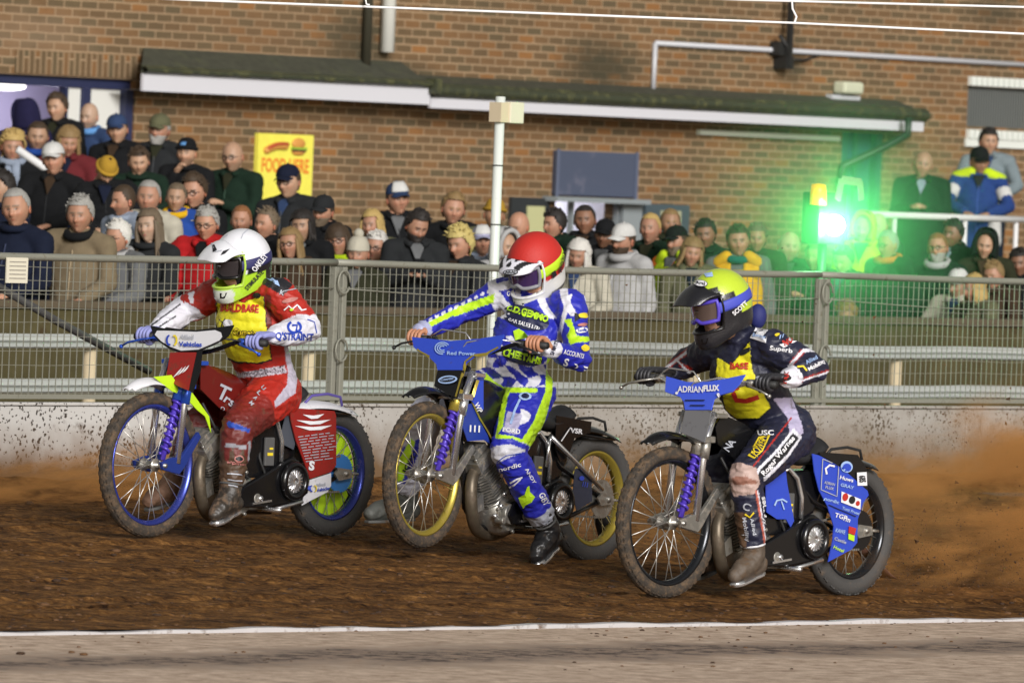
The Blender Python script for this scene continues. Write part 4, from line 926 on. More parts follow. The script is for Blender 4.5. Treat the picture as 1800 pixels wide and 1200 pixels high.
    g = G(); g.tube([(hx + .02, .28, hz + .005), (hx + .10, .16, hz + .02), (hx + .15, .05, hz - .01), (hx + .14, -.02, hz - .09), (hx + .10, -.03, hz - .16)], .0045, 7); g.tube([(hx + .02, -.28, hz + .01), (hx + .03, -.20, hz + .05), (hx + .02, -.06, hz + .04), (hx - .02, .0, hz - .05)], .004, 7); g.obj('cable', st.get('cable', rubber), hb)
    # --- front plate
    pn = Vector((.9, 0, .43)).normalized(); pq = (1.215 + st.get('barx', 1.02) - 1.02, 0, .90)
    if st.get('plate'):
        for nm, pts, m_, off, th in st['plate']:
            P = [hitp(x, y, Vector(pq) + pn * off, pn) for x, y in pts]; g = G(); g.prism(P, -pn * th); g.obj(nm, m_, root)
    for nm, pts, y, m_, th in st['panels']:
        P = [hit(px, py, y) for px, py in pts]; g = G(); g.prism(P, (0, -th, 0)); o = g.obj(nm, m_, root)
        if nm == 'tank_panel': 
            P = [Vector((p.x, -y, p.z)) for p in P]; g = G(); g.prism(P, (0, th, 0)); g.obj(nm, m_, root)
    # fuel tank body between the panels
    g = G(); g.limb([(1.08, 0, .80), (.95, 0, .775), (.80, 0, .735), (.66, 0, .69)], [.05, .075, .075, .05], 16, flat=.9); g.obj('fuel_tank', st['tank'], root)
    # lower dirt deflector
    g = G(); g.grid(lambda u, v: (-.20 - .20 * u, -.11 + .10 * v, .22 - .20 * u ** 1.0 + .06 * u * u), 6, 3, thick=.004) if st.get('flap') else g.grid(lambda u, v: (-.16 - .06 * u, -.10 + .1 * v, .24 - .10 * u), 3, 3, thick=.004); g.obj('dirt_deflector', st.get('flapm', rubber), root)
    # badges and lettering on the panels, laid on the real surfaces
    meshes = []
    for o in bpy.data.objects:
        if o.parent == root and o.type == 'MESH' and (o.name.split('.')[0] in ('number_plate', 'plate_corner', 'lower_plate', 'tank_panel', 'side_panel', 'lower_side_panel', 'rear_mudguard', 'knee_panel')): meshes.append(o.data)
    S = Surf(meshes, M); st['marks'](S)
    if S.g.v: S.g.obj('lettering', [ink_w, ink_k, ink_b, ink_y, ink_r, ink_l, ink_g, ink_p, gold, ink_n, bluep], root)
    return root

FA = frame_at(575, 943, 45.4, 51); FB = frame_at(1034, 989, 45.0, 53); FC = frame_at(1487, 1048, 43.4, 49.5)
W, K, BL, YE, RE, LI, GR, PB, GO, NV, BP = range(11)
def slash(S, x, y, L_, ang, w, mi=W):
    a = R(ang); dx, dy = math.cos(a) * L_ / 2, math.sin(a) * L_ / 2; nx, ny = -math.sin(a) * w / 2, math.cos(a) * w / 2
    S.patch([(x - dx, y - dy), (x - dx * .3 + nx, y - dy * .3 + ny), (x + dx * .3 + nx, y + dy * .3 + ny), (x + dx, y + dy), (x + dx * .3 - nx * .3, y + dy * .3 - ny * .3), (x - dx * .3 - nx * .3, y - dy * .3 - ny * .3)], mi, .004, 1)
def swirl(S, x, y, r):
    S.line([(x + r * (.4 if a < 0 else .4) * 0 + r * math.cos(R(a)) * .5, y + r * math.sin(R(a))) for a in range(60, 300, 20)], r * .42, BL, .008)
    S.line([(x + r * 1.15 + r * math.cos(R(a)) * .5, y + r * math.sin(R(a))) for a in range(-120, 120, 20)], r * .42, YE, .008)
def marksA(S):
    swirl(S, 299, 599, 8); S.text('Allied', 330, 593, 24, 2, GR, off=.008, h=8); S.text('Vehicles', 336, 606, 41, 1.5, BL, off=.008, bold=.035, h=8.5)
    for k in range(3): slash(S, 313 + 7 * k, 655 - 3 * k, 26 - 3 * k, -48, 4)
    # scratches on the side panel
    for i, (y, w) in enumerate(((731, 38), (741, 60), (751, 66))): S.patch([(550 - w / 2, y - 3), (550, y - 1), (550 + w / 2, y - 4), (550 + w * .2, y + 4), (550 - w * .1, y + 5)], W, .004, 2)
    rn = random.Random(4)
    for r_ in range(10):
        y = 768 + r_ * 5; x = 523 + r_ * 1.5
        while x < 586 - r_ * 1.2:
            l = rn.uniform(7, 16); S.line([(x, y - (x - 520) * .13), (x + l, y - (x + l - 520) * .13)], 1.4, GR, .004); x += l + 3
    S.text('S', 547, 818, 10, 5, W, bold=.05, h=17)
    swirl(S, 546, 858, 5); S.text('Allied', 562, 851, 17, -8, GR, off=.006, h=6); S.text('Vehicles', 567, 859, 25, -10, BL, off=.006, bold=.03, h=6)
    S.text('T', 392, 690, 22, 25, GR, bold=.02, h=26); S.text('rs', 402, 706, 20, 35, GR, h=11); S.text('ONE', 396, 722, 22, 38, GR, h=6)
def marksB(S):
    for r_ in (5, 9, 13): S.line([(779 + r_ * math.cos(R(a)), 613 + r_ * .8 * math.sin(R(a))) for a in range(20 + r_ * 5, 330, 22)], 1.8, PB, .007)
    S.text('Red Power', 812, 622, 50, 1.5, PB, off=.007, h=6.5)
    E = [(724, 592), (792, 599), (843, 595), (886, 588), (878, 612), (857, 623), (834, 626), (820, 637), (814, 660), (803, 699)]; S.line([(x - .8, y + 1.2) for x, y in E[:4]], 3.2, GO, .005); S.line([(x - 1.2, y - 1.2) for x, y in E[4:]], 3, GO, .005)
    S.line([(725, 596), (728, 609), (740, 619), (756, 627), (767, 640), (768, 656), (765, 675)], 3, GO, .005)
    S.oval(788, 668, 34, 14, -6, PB, .006); S.oval(788, 668, 28, 9, -6, K, .008); S.text('Cougar', 788, 668, 24, -8, PB, off=.010, h=6)
    S.line([(828, 705), (842, 735), (856, 758), (868, 781)], 2.6, GO, .006); S.line([(820, 774), (835, 777), (852, 775), (860, 782)], 2.4, GO, .006); S.line([(829, 704), (833, 690), (840, 668)], 2.4, GO, .006)
    S.text('111', 833, 753, 18, 3, W, h=12, bold=.04, off=.006); S.text('WP', 839, 716, 18, 62, W, h=9, off=.007, bold=.02)
    S.text('VSR', 1012, 757, 22, 8, W, h=9, off=.006, bold=.03); S.line([(985, 775), (1001, 751), (1006, 760)], 2, W, .006); S.text('111', 1027, 851, 9, 12, BP, h=9, off=.006, bold=.03); S.oval(1021, 840, 9, 8, 0, BP, .006)
def marksC(S):
    S.text('ADRIAN', 1215, 685, 45, 1, W, off=.007, h=11); S.text('FLUX', 1252, 683, 28, -2, W, off=.007, bold=.05, h=11)
    for y in (704, 713): S.line([(1205 + (y - 704), y), (1240, y)], 2, NV, .006)
    S.oval(1191, 692, 5, 5, 0, W, .008, 1); S.oval(1264, 694, 5, 5, 0, W, .008, 1)
    # sponsors on the side panel
    S.line([(1445, 806), (1442, 860), (1470, 872), (1473, 818), (1445, 806)], 1.4, GR, .005); S.line([(1452, 833), (1450, 823), (1457, 817), (1466, 819)], 3.4, W, .005); S.text('ADRIAN', 1457, 849, 19, 14, GR, off=.005, h=5); S.text('FLUX', 1457, 857, 15, 14, GR, off=.005, h=5)
    S.oval(1487, 820, 21, 20, 10, PB, .005); S.oval(1487, 821, 15, 14, 10, BP, .007)
    S.patch([(1505, 830), (1522, 829), (1523, 853), (1506, 853)], W, .005, 3); S.text('685', 1514, 841, 12, 85, K, off=.008, h=12, bold=.04)
    S.text('Huws', 1487, 841, 24, 14, W, off=.005, h=7); S.text('GRAY', 1488, 854, 24, 14, PB, off=.005, h=6); S.text('nordic', 1461, 879, 26, 16, PB, off=.005, h=6)
    S.patch([(1478, 863), (1512, 877), (1511, 895), (1477, 882)], W, .005, 4); S.oval(1484, 873, 10, 14, 10, RE, .007); S.oval(1496, 878, 11, 14, 10, K, .007); S.oval(1506, 884, 7, 9, 10, RE, .007)
    S.line([(1450, 884), (1472, 894), (1510, 910)], 1.5, NV, .005); S.text('Tutti Frutti', 1494, 897, 32, 20, PB, off=.005, h=5); S.text('TGP', 1477, 907, 22, 16, W, off=.005, h=8); S.text('rm', 1487, 913, 12, 18, W, off=.006, h=6)
    S.text('KAWE', 1476, 933, 17, 14, PB, off=.005, h=7); S.patch([(1491, 924), (1504, 928), (1501, 940), (1490, 936)], RE, .005, 2); S.patch([(1490, 937), (1501, 941), (1500, 951), (1490, 947)], LI, .005, 2)
    S.text('Castle', 1476, 949, 22, 20, GR, off=.005, h=6); S.text('Hotel', 1473, 964, 19, 24, LI, off=.005, h=6); S.text('A', 1284, 778, 12, -60, GR, off=.006); S.text('N', 1277, 786, 12, -60, GR, off=.006)
    S.line([(1360, 888), (1364, 879), (1374, 877), (1382, 882)], 3, PB, .006); S.line([(1372, 880), (1377, 895)], 2.2, PB, .006)
clear_grey = mat('smoked_plastic', (.30, .31, .33), .15, dirt=.2, alpha=.75)
stA = dict(rimf=mat('blue_rim', (.05, .07, .36), .25, .6, dirt=.35), rimr=mat('blue_rim'), sprocket=mat('blue_sprocket', (.05, .25, .70), .35, .4), disc=[(lime, .03, .215, -.03)], trim=bluem, link=mat('blue_link', (.03, .06, .33), .3, .4, dirt=.2), spring=spring_b, shock=bluem, rocker=alu, rguard=whitep, handle=mat('violet_handle', (.12, .09, .36), .4), fguard=whitep, fguard2=True, lever=bluem, tank=mat('dark_red_plastic'), barz=.972, cable=rubber,
    plate=[('plate_corner', [(264, 572), (290, 577), (345, 580), (385, 575), (411, 571), (401, 590), (388, 599), (372, 607), (350, 616), (318, 619), (297, 613), (279, 600), (270, 590)], blackm, 0, .006),
           ('number_plate', [(272, 588), (276, 581), (292, 581), (345, 583), (378, 580), (388, 584), (390, 591), (385, 598), (370, 605), (348, 614), (318, 616), (299, 609), (284, 600)], whitep, .004, .003),
           ('lower_plate', [(299, 619), (345, 619), (336, 660), (331, 686), (312, 678), (292, 664)], redp, 0, .006), ('plate_edge', [(346, 619), (355, 612), (352, 650), (338, 690), (332, 686), (337, 660)], blackm, -.001, .006)],
    panels=[('tank_panel', [(353, 636), (365, 640), (400, 668), (432, 700), (430, 740), (408, 728), (385, 716), (353, 684)], .085, mat('dark_red_plastic', (.13, .010, .008), .3, dirt=.3), .006),
            ('side_panel', [(509, 719), (520, 717), (588, 722), (591, 730), (591, 817), (582, 829), (545, 841), (536, 815), (521, 775), (512, 740)], .118, redp, .006),
            ('lower_side_panel', [(545, 843), (582, 831), (582, 853), (576, 864), (545, 880), (531, 888), (534, 873), (542, 866)], .119, whitep, .004),
            ('knee_panel', [(504, 722), (508, 720), (520, 775), (516, 790), (500, 782), (495, 760)], .10, mat('slate_panel', (.07, .08, .10), .35, dirt=.3), .004)], marks=marksA)
stB = dict(rimf=gold, rimr=gold, sprocket=alu, disc=None, trim=chrome, link=alu, spring=spring_b, shock=gold, rocker=alu, rguard=blackm, handle=rubber, fguard=blackm, lever=rubber, tank=blackm, barz=1.025, cable=chrome, strut=True,
    plate=[('number_plate', [(724, 592), (792, 599), (843, 595), (886, 588), (878, 612), (857, 623), (834, 626), (820, 637), (816, 650), (769, 650), (767, 640), (755, 628), (738, 620), (727, 610)], bluep, 0, .006),
           ('lower_plate', [(769, 651), (816, 651), (811, 672), (803, 700), (790, 694), (763, 678)], blackm, 0, .006)],
    panels=[('tank_panel', [(841, 664), (862, 677), (888, 712), (884, 745), (870, 783), (852, 772), (842, 745), (829, 706)], .085, blackm, .006), ('tank_panel', [(840, 664), (850, 668), (850, 720), (838, 716), (829, 704)], .088, bluep, .004),
            ('side_panel', [(815, 712), (829, 709), (842, 737), (857, 764), (862, 780), (851, 773), (822, 775), (812, 745)], .09, mat('dark_blue_plastic'), .004), ('side_panel', [(978, 730), (1040, 741), (1038, 760), (1010, 770), (1000, 800), (985, 812), (976, 790)], .10, blackm, .004),
            ('side_panel', [(1011, 824), (1022, 822), (1040, 842), (1041, 880), (1014, 897), (1007, 868)], .112, mat('smoked_panel', (.035, .045, .075), .2, dirt=.2), .004)], marks=marksB)
stC = dict(rimf=mat('black_rim', (.02, .022, .026), .2, .5, dirt=.15), rimr=mat('black_rim'), sprocket=blackm, disc=None, trim=alu, link=alu, spring=spring_b, shock=alu, rocker=alu, rguard=blackm, handle=rubber, fguard=blackm, lever=alu, tank=blackm, barz=1.02, barx=1.12, chromebar=True, cable=chrome, flap=True, flapm=mat('copper_flap', (.20, .10, .07), .5, .3, dirt=.3),
    plate=[('number_plate', [(1171, 661), (1207, 671), (1241, 671), (1277, 665), (1310, 658), (1299, 675), (1287, 688), (1265, 694), (1255, 701), (1250, 720), (1204, 720), (1202, 706), (1195, 697), (1180, 692), (1169, 688)], mat('blue_plate', (.055, .11, .70), .35, dirt=.08), 0, .006),
           ('lower_plate', [(1204, 721), (1250, 721), (1246, 745), (1238, 777), (1222, 770), (1197, 760)], mat('grey_lower_plate', (.16, .16, .17), .3, dirt=.4, dcol=(.05, .05, .05)), 0, .006)],
    panels=[('tank_panel', [(1270, 728), (1310, 745), (1330, 765), (1310, 800), (1290, 805), (1262, 780), (1258, 750)], .085, blackm, .006),
            ('side_panel', [(1428, 797), (1440, 800), (1480, 822), (1525, 862), (1527, 870), (1518, 882), (1508, 912), (1507, 953), (1497, 965), (1456, 987), (1464, 950), (1466, 925), (1455, 890), (1440, 862), (1432, 830)], .118, bluep, .005),
            ('side_panel', [(1441, 799), (1440, 794), (1508, 799), (1522, 820), (1526, 862), (1480, 821)], .118, blackm, .005),
            ('knee_panel', [(1345, 822), (1380, 812), (1384, 850), (1396, 915), (1390, 926), (1382, 912), (1366, 912), (1348, 900)], .12, bluep, .005)], marks=marksC)
bikeA = bike(FA, 'speedway bike with white oval front plate and red side panels, leftmost of three', stA)
bikeB = bike(FB, 'speedway bike with gold rims and gold-edged blue front plate, in the middle', stB, pitch=3.4, steer=6)
bikeC = bike(FC, 'speedway bike with blue ADRIANFLUX plate and blue sponsor side panel, nearest on the right', stC)
# ================================================================ riders
from mathutils import noise as mn
def bez(a, b, t): return a + (b - a) * t
def sstep(a, b, x): 
    t = np.clip((x - a) / (b - a), 0, 1); return t * t * (3 - 2 * t)
def helmet(parent, M, st):
    h = link('helmet', None, parent, M); rx, ry, rz = .150, .130, .156
    def P(el, az, k=1.0):
        ce, se = math.cos(el), math.sin(el); r1 = rx * (1.06 if math.cos(az) < 0 else 1.0)
        x = r1 * ce * math.cos(az); y = ry * ce * math.sin(az); z = rz * se
        if se < 0:   # the jaw keeps its width, the chin bar pushes forward
            c = float(sstep(-.05, .75, -se)); f = float(sstep(.0, .9, math.cos(az)))
            x = r1 * math.cos(az) * bez(ce, 1.0, c * .55) + .052 * c * f; y = ry * math.sin(az) * bez(ce, .97, c * .8) * (1 - .22 * c * f)
            z = rz * se - .045 * c * f
        return Vector((x * k, y * k, z * k))
    ne, na = 70, 120; e0 = R(90); e1 = R(-62); vs = []; info = []
    for i in range(ne + 1):
        el = e0 + (e1 - e0) * i / ne
        for j in range(na):
            az = 2 * math.pi * j / na; az = az if az <= math.pi else az - 2 * math.pi; p = P(el, az)
            port = abs(az) < R(62) and -.098 < p.z < .048
            vs.append(p); info.append((el, az, port))
    fs = []
    for i in range(ne):
        for j in range(na):
            q = (i * na + j, i * na + (j + 1) % na, (i + 1) * na + (j + 1) % na, (i + 1) * na + j)
            if all(info[k][2] for k in q): continue
            fs.append((q[3], q[2], q[1], q[0]))
    me = bpy.data.meshes.new('shell'); me.from_pydata([tuple(v) for v in vs], [], fs); me.materials.append(st['hm'])
    me.polygons.foreach_set('use_smooth', [True] * len(fs)); me.update()
    PV = np.array([tuple(v) for v in vs]); X, Y = to_world_px(M if parent is None else parent.matrix_local @ M, PV)
    set_vcol(me, st['hpaint'](PV, X, Y)); o = link('shell', me, h); sd = o.modifiers.new('s', 'SOLIDIFY'); sd.thickness = .012; sd.offset = -1
    # bead round the eye port
    g = G(); E = []
    def onz(z, az, k=1.01):   # shell point at a height
        lo, hi = R(-62), R(60)
        for _ in range(24):
            m = (lo + hi) / 2
            if P(m, az).z < z: lo = m
            else: hi = m
        return P(lo, az, k)
    N = 14
    for k in range(N): E.append(onz(.05, R(-62 + 124 * k / N)))
    for k in range(6): E.append(onz(.05 - .15 * k / 6, R(62)))
    for k in range(N): E.append(onz(-.10, R(62 - 124 * k / N)))
    for k in range(6): E.append(onz(-.10 + .15 * k / 6, R(-62)))
    g.tube(E, .006, 7, closed=True); g.obj('eye_port_trim', st['trim'], h)
    # chin vent
    g = G()
    for s in (-1, 1):
        a = onz(-.125, R(14 * s), 1.012); b = onz(-.125, R(34 * s), 1.012); c = onz(-.15, R(28 * s), 1.014); d = onz(-.15, R(14 * s), 1.014); g.prism([a, b, c, d], a.normalized() * -.006)
    g.obj('chin_vent', blackm, h)
    # goggles
    go = link('goggles', None, h)
    def gg(u, v, r): az = R(-56 + 112 * u); zz = -.062 + .104 * v - (.012 * (1 - abs(2 * u - 1)) * 0 if v > .5 else -.016 * math.exp(-((2 * u - 1) / .16) ** 2)); q = onz(zz, az, 1.0); q.x *= r; q.y *= r * (1 if abs(az) < 1 else 1); return q
    g = G(); g.grid(lambda u, v: gg(.06 + .88 * u, .14 + .72 * v, .972), 28, 8); g.obj('lens', st['lens'], go)
    g = G(); rim = [gg(.03 + .94 * k / 16, .06, .985) for k in range(17)] + [gg(.97, .06 + .88 * k / 5, .985) for k in range(1, 6)] + [gg(.97 - .94 * k / 16, .94, .985) for k in range(1, 17)] + [gg(.03, .94 - .88 * k / 5, .985) for k in range(1, 5)]
    g.tube(rim, .0095, 8, closed=True); g.obj('goggle_frame', st['gframe'], go)
    g = G(); g.grid(lambda u, v: onz(-.028 + .05 * v + .012 * u, R(50 + 150 * u), 1.022 - .012 * (abs(2 * v - 1) ** 4)), 24, 4, thick=.002); g.grid(lambda u, v: onz(-.028 + .05 * v + .012 * u, R(-50 - 150 * u), 1.022), 24, 4); g.obj('strap', st['strap'], go)
    # peak
    g = G(); L_ = st.get('peak', .13); dr = st.get('pdrop', .075)
    def pk(u, v):
        y = (2 * u - 1); w_ = .122 - .022 * v ** 1.5; ry_ = y * w_; base = onz(.048 + st.get('ptop', .068) * (1 - y * y), math.asin(max(-1, min(1, y * .122 / .131))) * .95, 1.03)
        zt = .058 + st.get('ptop', .068) - dr - .012 * y * y; z0 = base.z + .006; k = v ** 1.3; return Vector((base.x + L_ * v * (1 - .10 * y * y), ry_, z0 * (1 - k) + zt * k + .010 * math.sin(3.1 * v)))
    g.grid(pk, 40, 30, thick=-.005); ob = g.obj('peak', st['peakm'], h)
    me2 = ob.data; V = verts_np(me2); X2, Y2 = to_world_px(parent.matrix_local @ M, V); set_vcol(me2, st['ppaint'](V, X2, Y2))
    g = G()
    for s in (-1, 1): p = onz(.055, R(58 * s), 1.02); g.ball(p, .013, 10, 6)
    g.obj('peak_screw', st['trim'], h)
    return h, [me, me2]

def hand(g, grip, ax, wrist, out, mi=0, thumb_in=True, r=.0095, spread=.0215, barr=.0185):
    """closed hand: grip point, bar axis (outwards), wrist point, out = direction over which the fingers go (forwards)"""
    ax = Vector(ax).normalized(); w_ = Vector(wrist) - Vector(grip); f = Vector(out); f = (f - ax * f.dot(ax)).normalized(); u = ax.cross(f); u = u if u.z > 0 else -u
    c = Vector(grip); lens = (.92, 1.0, .97, .85)
    kn = []
    for i in range(4):
        o = ax * ((1.5 - i) * spread * (1 if True else -1)); rr = barr + r; k = lens[i]
        def pt(a, q=rr): return c + o + f * (math.cos(R(a)) * q) + u * (math.sin(R(a)) * q)
        ch = [pt(128, rr + .012), pt(95, rr + .010), pt(52, rr + .007), pt(12, rr + .003), pt(-28, rr), pt(-68 * k, rr - .001), pt(-112 * k, rr - .002)]
        g.limb(ch, [r * 1.18, r * 1.16, r * 1.08, r * 1.04, r, r * .95, r * .86], 10, mi, sub=2); kn.append(ch[0])
    wp_ = Vector(wrist); m = (kn[0] + kn[3]) / 2
    for i in range(4):   # back of the hand
        a = kn[i]; b = wp_ + ax * ((1.5 - i) * .012); g.limb([a, a.lerp(b, .35) + u * .006, a.lerp(b, .75) + u * .003, b], [r * 1.35, .0155, .017, .018], 10, mi, sub=2)
    t0 = wp_.lerp(m, .35) - ax * .022 - u * .012; t1 = c - ax * .030 - f * .026 - u * .010; t2 = c - ax * .030 + f * .002 - u * .030; t3 = c - ax * .020 + f * .020 - u * .029
    g.limb([t0, t0.lerp(t1, .55), t1, t2, t3], [.017, .016, .0135, .0115, .0095], 10, mi, sub=2)
    g.limb([wp_ + (wp_ - m).normalized() * .03, wp_, wp_.lerp(m, .4)], [.028, .028, .030], 12, mi, flat=.75, up=ax)
    return kn

def boot(parent, ankle, toe, side, mats, up_len=.16, shin=None, metal=True):
    """laced racing boot from the shin to the toe"""
    a = Vector(ankle); t = Vector(toe); d = (t - a); dn = d.normalized(); heel = a - Vector((dn.x, dn.y, 0)).normalized() * .045 + Vector((0, 0, -.075))
    b = link('boot', None, parent); g = G(); sh = Vector(shin) if shin is not None else a + Vector((0, 0, up_len)); sdir = (sh - a).normalized()
    zf = t.z
    g.limb([a + sdir * up_len, a + sdir * .06, a, a + dn * .05 + Vector((0, 0, -.012)), a.lerp(t, .75), t], [.052, .050, .053, .050, .042, .030], 14, flat=1.05, sub=3)
    g.limb([heel + Vector((0, 0, .03)), heel.lerp(t, .5) + Vector((0, 0, .015)), t], [.042, .040, .030], 12, flat=.9, sub=3)
    me = remesh(g, .006, 2); Vb = verts_np(me); Nb = np.array([tuple(v.normal) for v in me.vertices]); db = np.array([(.5 - abs(mn.noise(Vector(tuple(p)) * 22))) * .009 + (.5 - abs(mn.noise(Vector(tuple(p)) * 60))) * .004 for p in Vb]); me.vertices.foreach_set('co', (Vb + Nb * db[:, None]).ravel()); me.update(); me.materials.clear(); me.materials.append(mats[0]); link('upper', me, b)
    g = G(); s0 = heel + Vector((0, 0, -.008)); s1 = t + dn * .02 + Vector((0, 0, -.028)); sd = (s1 - s0).normalized(); lat = sd.cross(Vector((0, 0, 1))).normalized(); upv = lat.cross(sd)
    prof = [(0, .034), (.12, .037), (.3, .034), (.55, .042), (.8, .042), (.95, .030), (1.0, .016)]; Lh = (s1 - s0).length; top = []
    pl = [s0 + sd * (k * Lh) + lat * w_ for k, w_ in prof] + [s0 + sd * (k * Lh) - lat * w_ for k, w_ in reversed(prof)]
    g.prism(pl, -upv * .014); g.obj('sole', mats[1], b, bevel=.003)
    if metal:
        g = G(); g.limb([s0 + upv * .012 - sd * .012, s0 + upv * .05 - sd * .014], [.018, .012], 8); g.tube([s1 + upv * .0 + lat * .03 - sd * .05, s1 + sd * .005, s1 - lat * .03 - sd * .05], .010, 8); g.obj('steel_shoe', chrome, b)
    g = G()
    for k in range(2):
        c = a + sdir * (.05 + .06 * k); ring = [c + (lat * math.cos(q) + sdir.cross(lat) * math.sin(q)) * .056 for q in [i * .5236 for i in range(12)]]; g.tube(ring, .006, 6, closed=True)
    g.obj('buckle_strap', mats[2], b)
    return b

def rider(fr, label, J, st, Rad):
    root = thing('person', label, 'rider', fr.M); Q = {k: fr.hit(*v) for k, v in J.items()}
    segs = []; g = G()
    def L_(name, pts, rad, flat=1, up=None, n=16, sub=4):
        g.limb(pts, rad, n, 0, flat, up, sub); k = len(pts)
        for i in range(k - 1): segs.append((name, pts[i], pts[i + 1], i / (k - 1), (i + 1) / (k - 1)))
    pel, wst, ch, nk, hd = (Q[k] for k in ('pel', 'wst', 'ch', 'nk', 'hd')); r = Rad
    L_('torso', [pel, wst, ch, ch.lerp(nk, st.get('ntop', .72))], [.152, .152, .190, .145], [.88, .80, .76, .74], (0, 1, 0), 24)
    L_('torso', [Q['Rs'] + Vector((0, .03, 0)), ch.lerp(nk, st.get('smid', .75)) - Vector((st.get('sback', 0), 0, 0)), Q['Ls'] - Vector((0, .03, 0))], [.082, .095 if not st.get('sback') else .08, .082])
    L_('neck', [ch.lerp(nk, .7), nk, nk.lerp(hd, .5)], [.07, .058, .055]); L_('head', [hd + st['face'] * .0 + Vector((0, 0, -.035)), hd + Vector((0, 0, .035))], [.083, .088])
    for s in 'LR':
        S_, E_, Wr = Q[s + 's'], Q[s + 'e'], Q[s + 'w']; mid = S_.lerp(E_, .5)
        L_(s + 'arm', [S_, mid, E_], [r['sh'], r['ua'], r['el']]); L_(s + 'fore', [E_, E_.lerp(Wr, .45), Wr], [r['el'], r['fa'], r['wr']])
        H, K_, A_ = Q[s + 'hip'], Q[s + 'k'], Q[s + 'a']
        L_(s + 'thigh', [H, H.lerp(K_, .45), K_], [r['hip'], r['th'], r['kn']]); L_(s + 'shin', [K_, K_.lerp(A_, .35), K_.lerp(A_, .80)], [r['kn'], r['cf'], r['an']])
    L_('torso', [Q['Rhip'] , pel, Q['Lhip']], [.115, .13, .115])
    me = remesh(g, .0068, 6); V = verts_np(me); n = len(V)
    # nearest limb of every vertex
    best = np.full(n, 9.); who = np.zeros(n, int); tt = np.zeros(n); names = sorted({s_[0] for s_ in segs}); sdv = []
    for nm, a, b, t0, t1 in segs:
        a = np.array(a); b = np.array(b); d = b - a; t = np.clip(((V - a) @ d) / (d @ d), 0, 1); ds = np.linalg.norm(V - (a + t[:, None] * d), axis=1)
        rr = {'torso': .14, 'neck': .05, 'head': .085}.get(nm, .06); ds = ds / rr; m = ds < best; best[m] = ds[m]; who[m] = names.index(nm); tt[m] = (t0 + (t1 - t0) * t)[m]
    # cloth folds
    me.update(); N = np.array([tuple(v.normal) for v in me.vertices]); amp = st.get('fold', .010); disp = np.zeros(n)
    isbody = ~np.isin(who, [names.index('head'), names.index('neck')])
    for i in np.nonzero(isbody)[0]:
        p = V[i]; q = Vector((p[0] * 9, p[1] * 9, p[2] * 16)); a = mn.noise(q); b = mn.noise(q * 2.3 + Vector((5, 1, 2))); c_ = mn.noise(Vector((p[0] * 30 + p[2] * 12, p[1] * 30, p[2] * 34))); disp[i] = (1 - abs(a) * 2.8) * .6 + (1 - abs(b) * 2.8) * .4 + (1 - abs(c_) * 3) * .16 - .4
    jt = np.minimum(1, .45 + 1.1 * np.abs(np.cos(tt * math.pi))); V2 = V + N * (disp * amp * jt)[:, None]
    me.vertices.foreach_set('co', V2.ravel()); me.update()
    X, Y = to_world_px(fr.M, V2); W_ = np.array([names[i] for i in who])
    col = st['paint'](V2, X, Y, W_, tt, N); set_vcol(me, col); me.materials.clear(); me.materials.append(st['suit'])
    body = link('body', me, root)
    # tabard over the suit
    surf = [me]
    if st.get('vest'):
        vm = np.isin(W_, ['torso', 'neck']) & inside(st['vest'], X, Y); fl = [tuple(p.vertices) for p in me.polygons]; keep = [f for f in fl if all(vm[i] for i in f)]
        idx = sorted({i for f in keep for i in f}); mp = {k: j for j, k in enumerate(idx)}
        mv = bpy.data.meshes.new('tabard'); NN = np.array([tuple(v.normal) for v in me.vertices]); VV = V2[idx] + NN[idx] * .009
        mv.from_pydata(VV.tolist(), [], [tuple(mp[i] for i in f) for f in keep]); mv.polygons.foreach_set('use_smooth', [True] * len(keep)); mv.materials.append(st['vestm'])
        cx = X[idx]; cy = Y[idx]; inn = inside(st['vest_in'], cx, cy); cc = np.where(inn[:, None], np.array(st['vestc'][0]), np.array(st['vestc'][1])); set_vcol(mv, cc)
        tb = link('tabard', mv, root); sm = tb.modifiers.new('k', 'SMOOTH'); sm.iterations = 3; sm.factor = .5; so = tb.modifiers.new('s', 'SOLIDIFY'); so.thickness = .004; surf.append(mv)
    # hands
    for s, sg_ in (('L', 1), ('R', -1)):
        g = G(); hand(g, st['grip' + s], (0, sg_, 0), Q[s + 'w'], (1, 0, -.15), 0); nm = 'glove' if st['glove'] else 'hand'
        k = g.obj(nm, st['handm'], root)
        if s == 'L': pass
        surf.append(g.mesh('t', []))
    # boots
    boot(root, Q['La'], Q['Lt'], 1, st['boots'], shin=Q['Lk']); boot(root, Q['Ra'], Q['Rt'], -1, st['bootsR'], shin=Q['Rk'], metal=False)
    # helmet
    yaw, pit, rol = st['look']; hx = Vector((-math.cos(R(yaw)), -math.sin(R(yaw)), 0)); Rm = Matrix.Rotation(math.atan2(hx.y, hx.x), 4, 'Z') @ Matrix.Rotation(R(pit), 4, 'Y') @ Matrix.Rotation(R(rol), 4, 'X')
    W0 = fr.M @ fr.hit(st['hpos'][0], st['hpos'][1], J['hd'][2]) + hx * st.get('hfwd', 0); hm = fr.I @ (Matrix.Translation(W0) @ Rm)
    ho, hms = helmet(root, hm, st)
    # the face behind the goggles
    g = G(); g.ball((-.005, 0, -.03), (.118, .108, .122), 24, 16); g.obj('liner', mat('helmet_liner', (.012, .012, .013), .9), ho)
    g = G(); g.ball((.038, 0, -.028), (.090, .072, .108), 24, 18); g.limb([(.112, 0, -.005), (.122, 0, -.035)], [.010, .015], 8); g.ball((.108, 0, -.072), (.014, .026, .008), 10, 6, 1); g.obj('face', [st['skin'], mat('lips', (.30, .12, .10), .5)], ho)
    S = Surf(surf, fr.M); st['marks'](S)
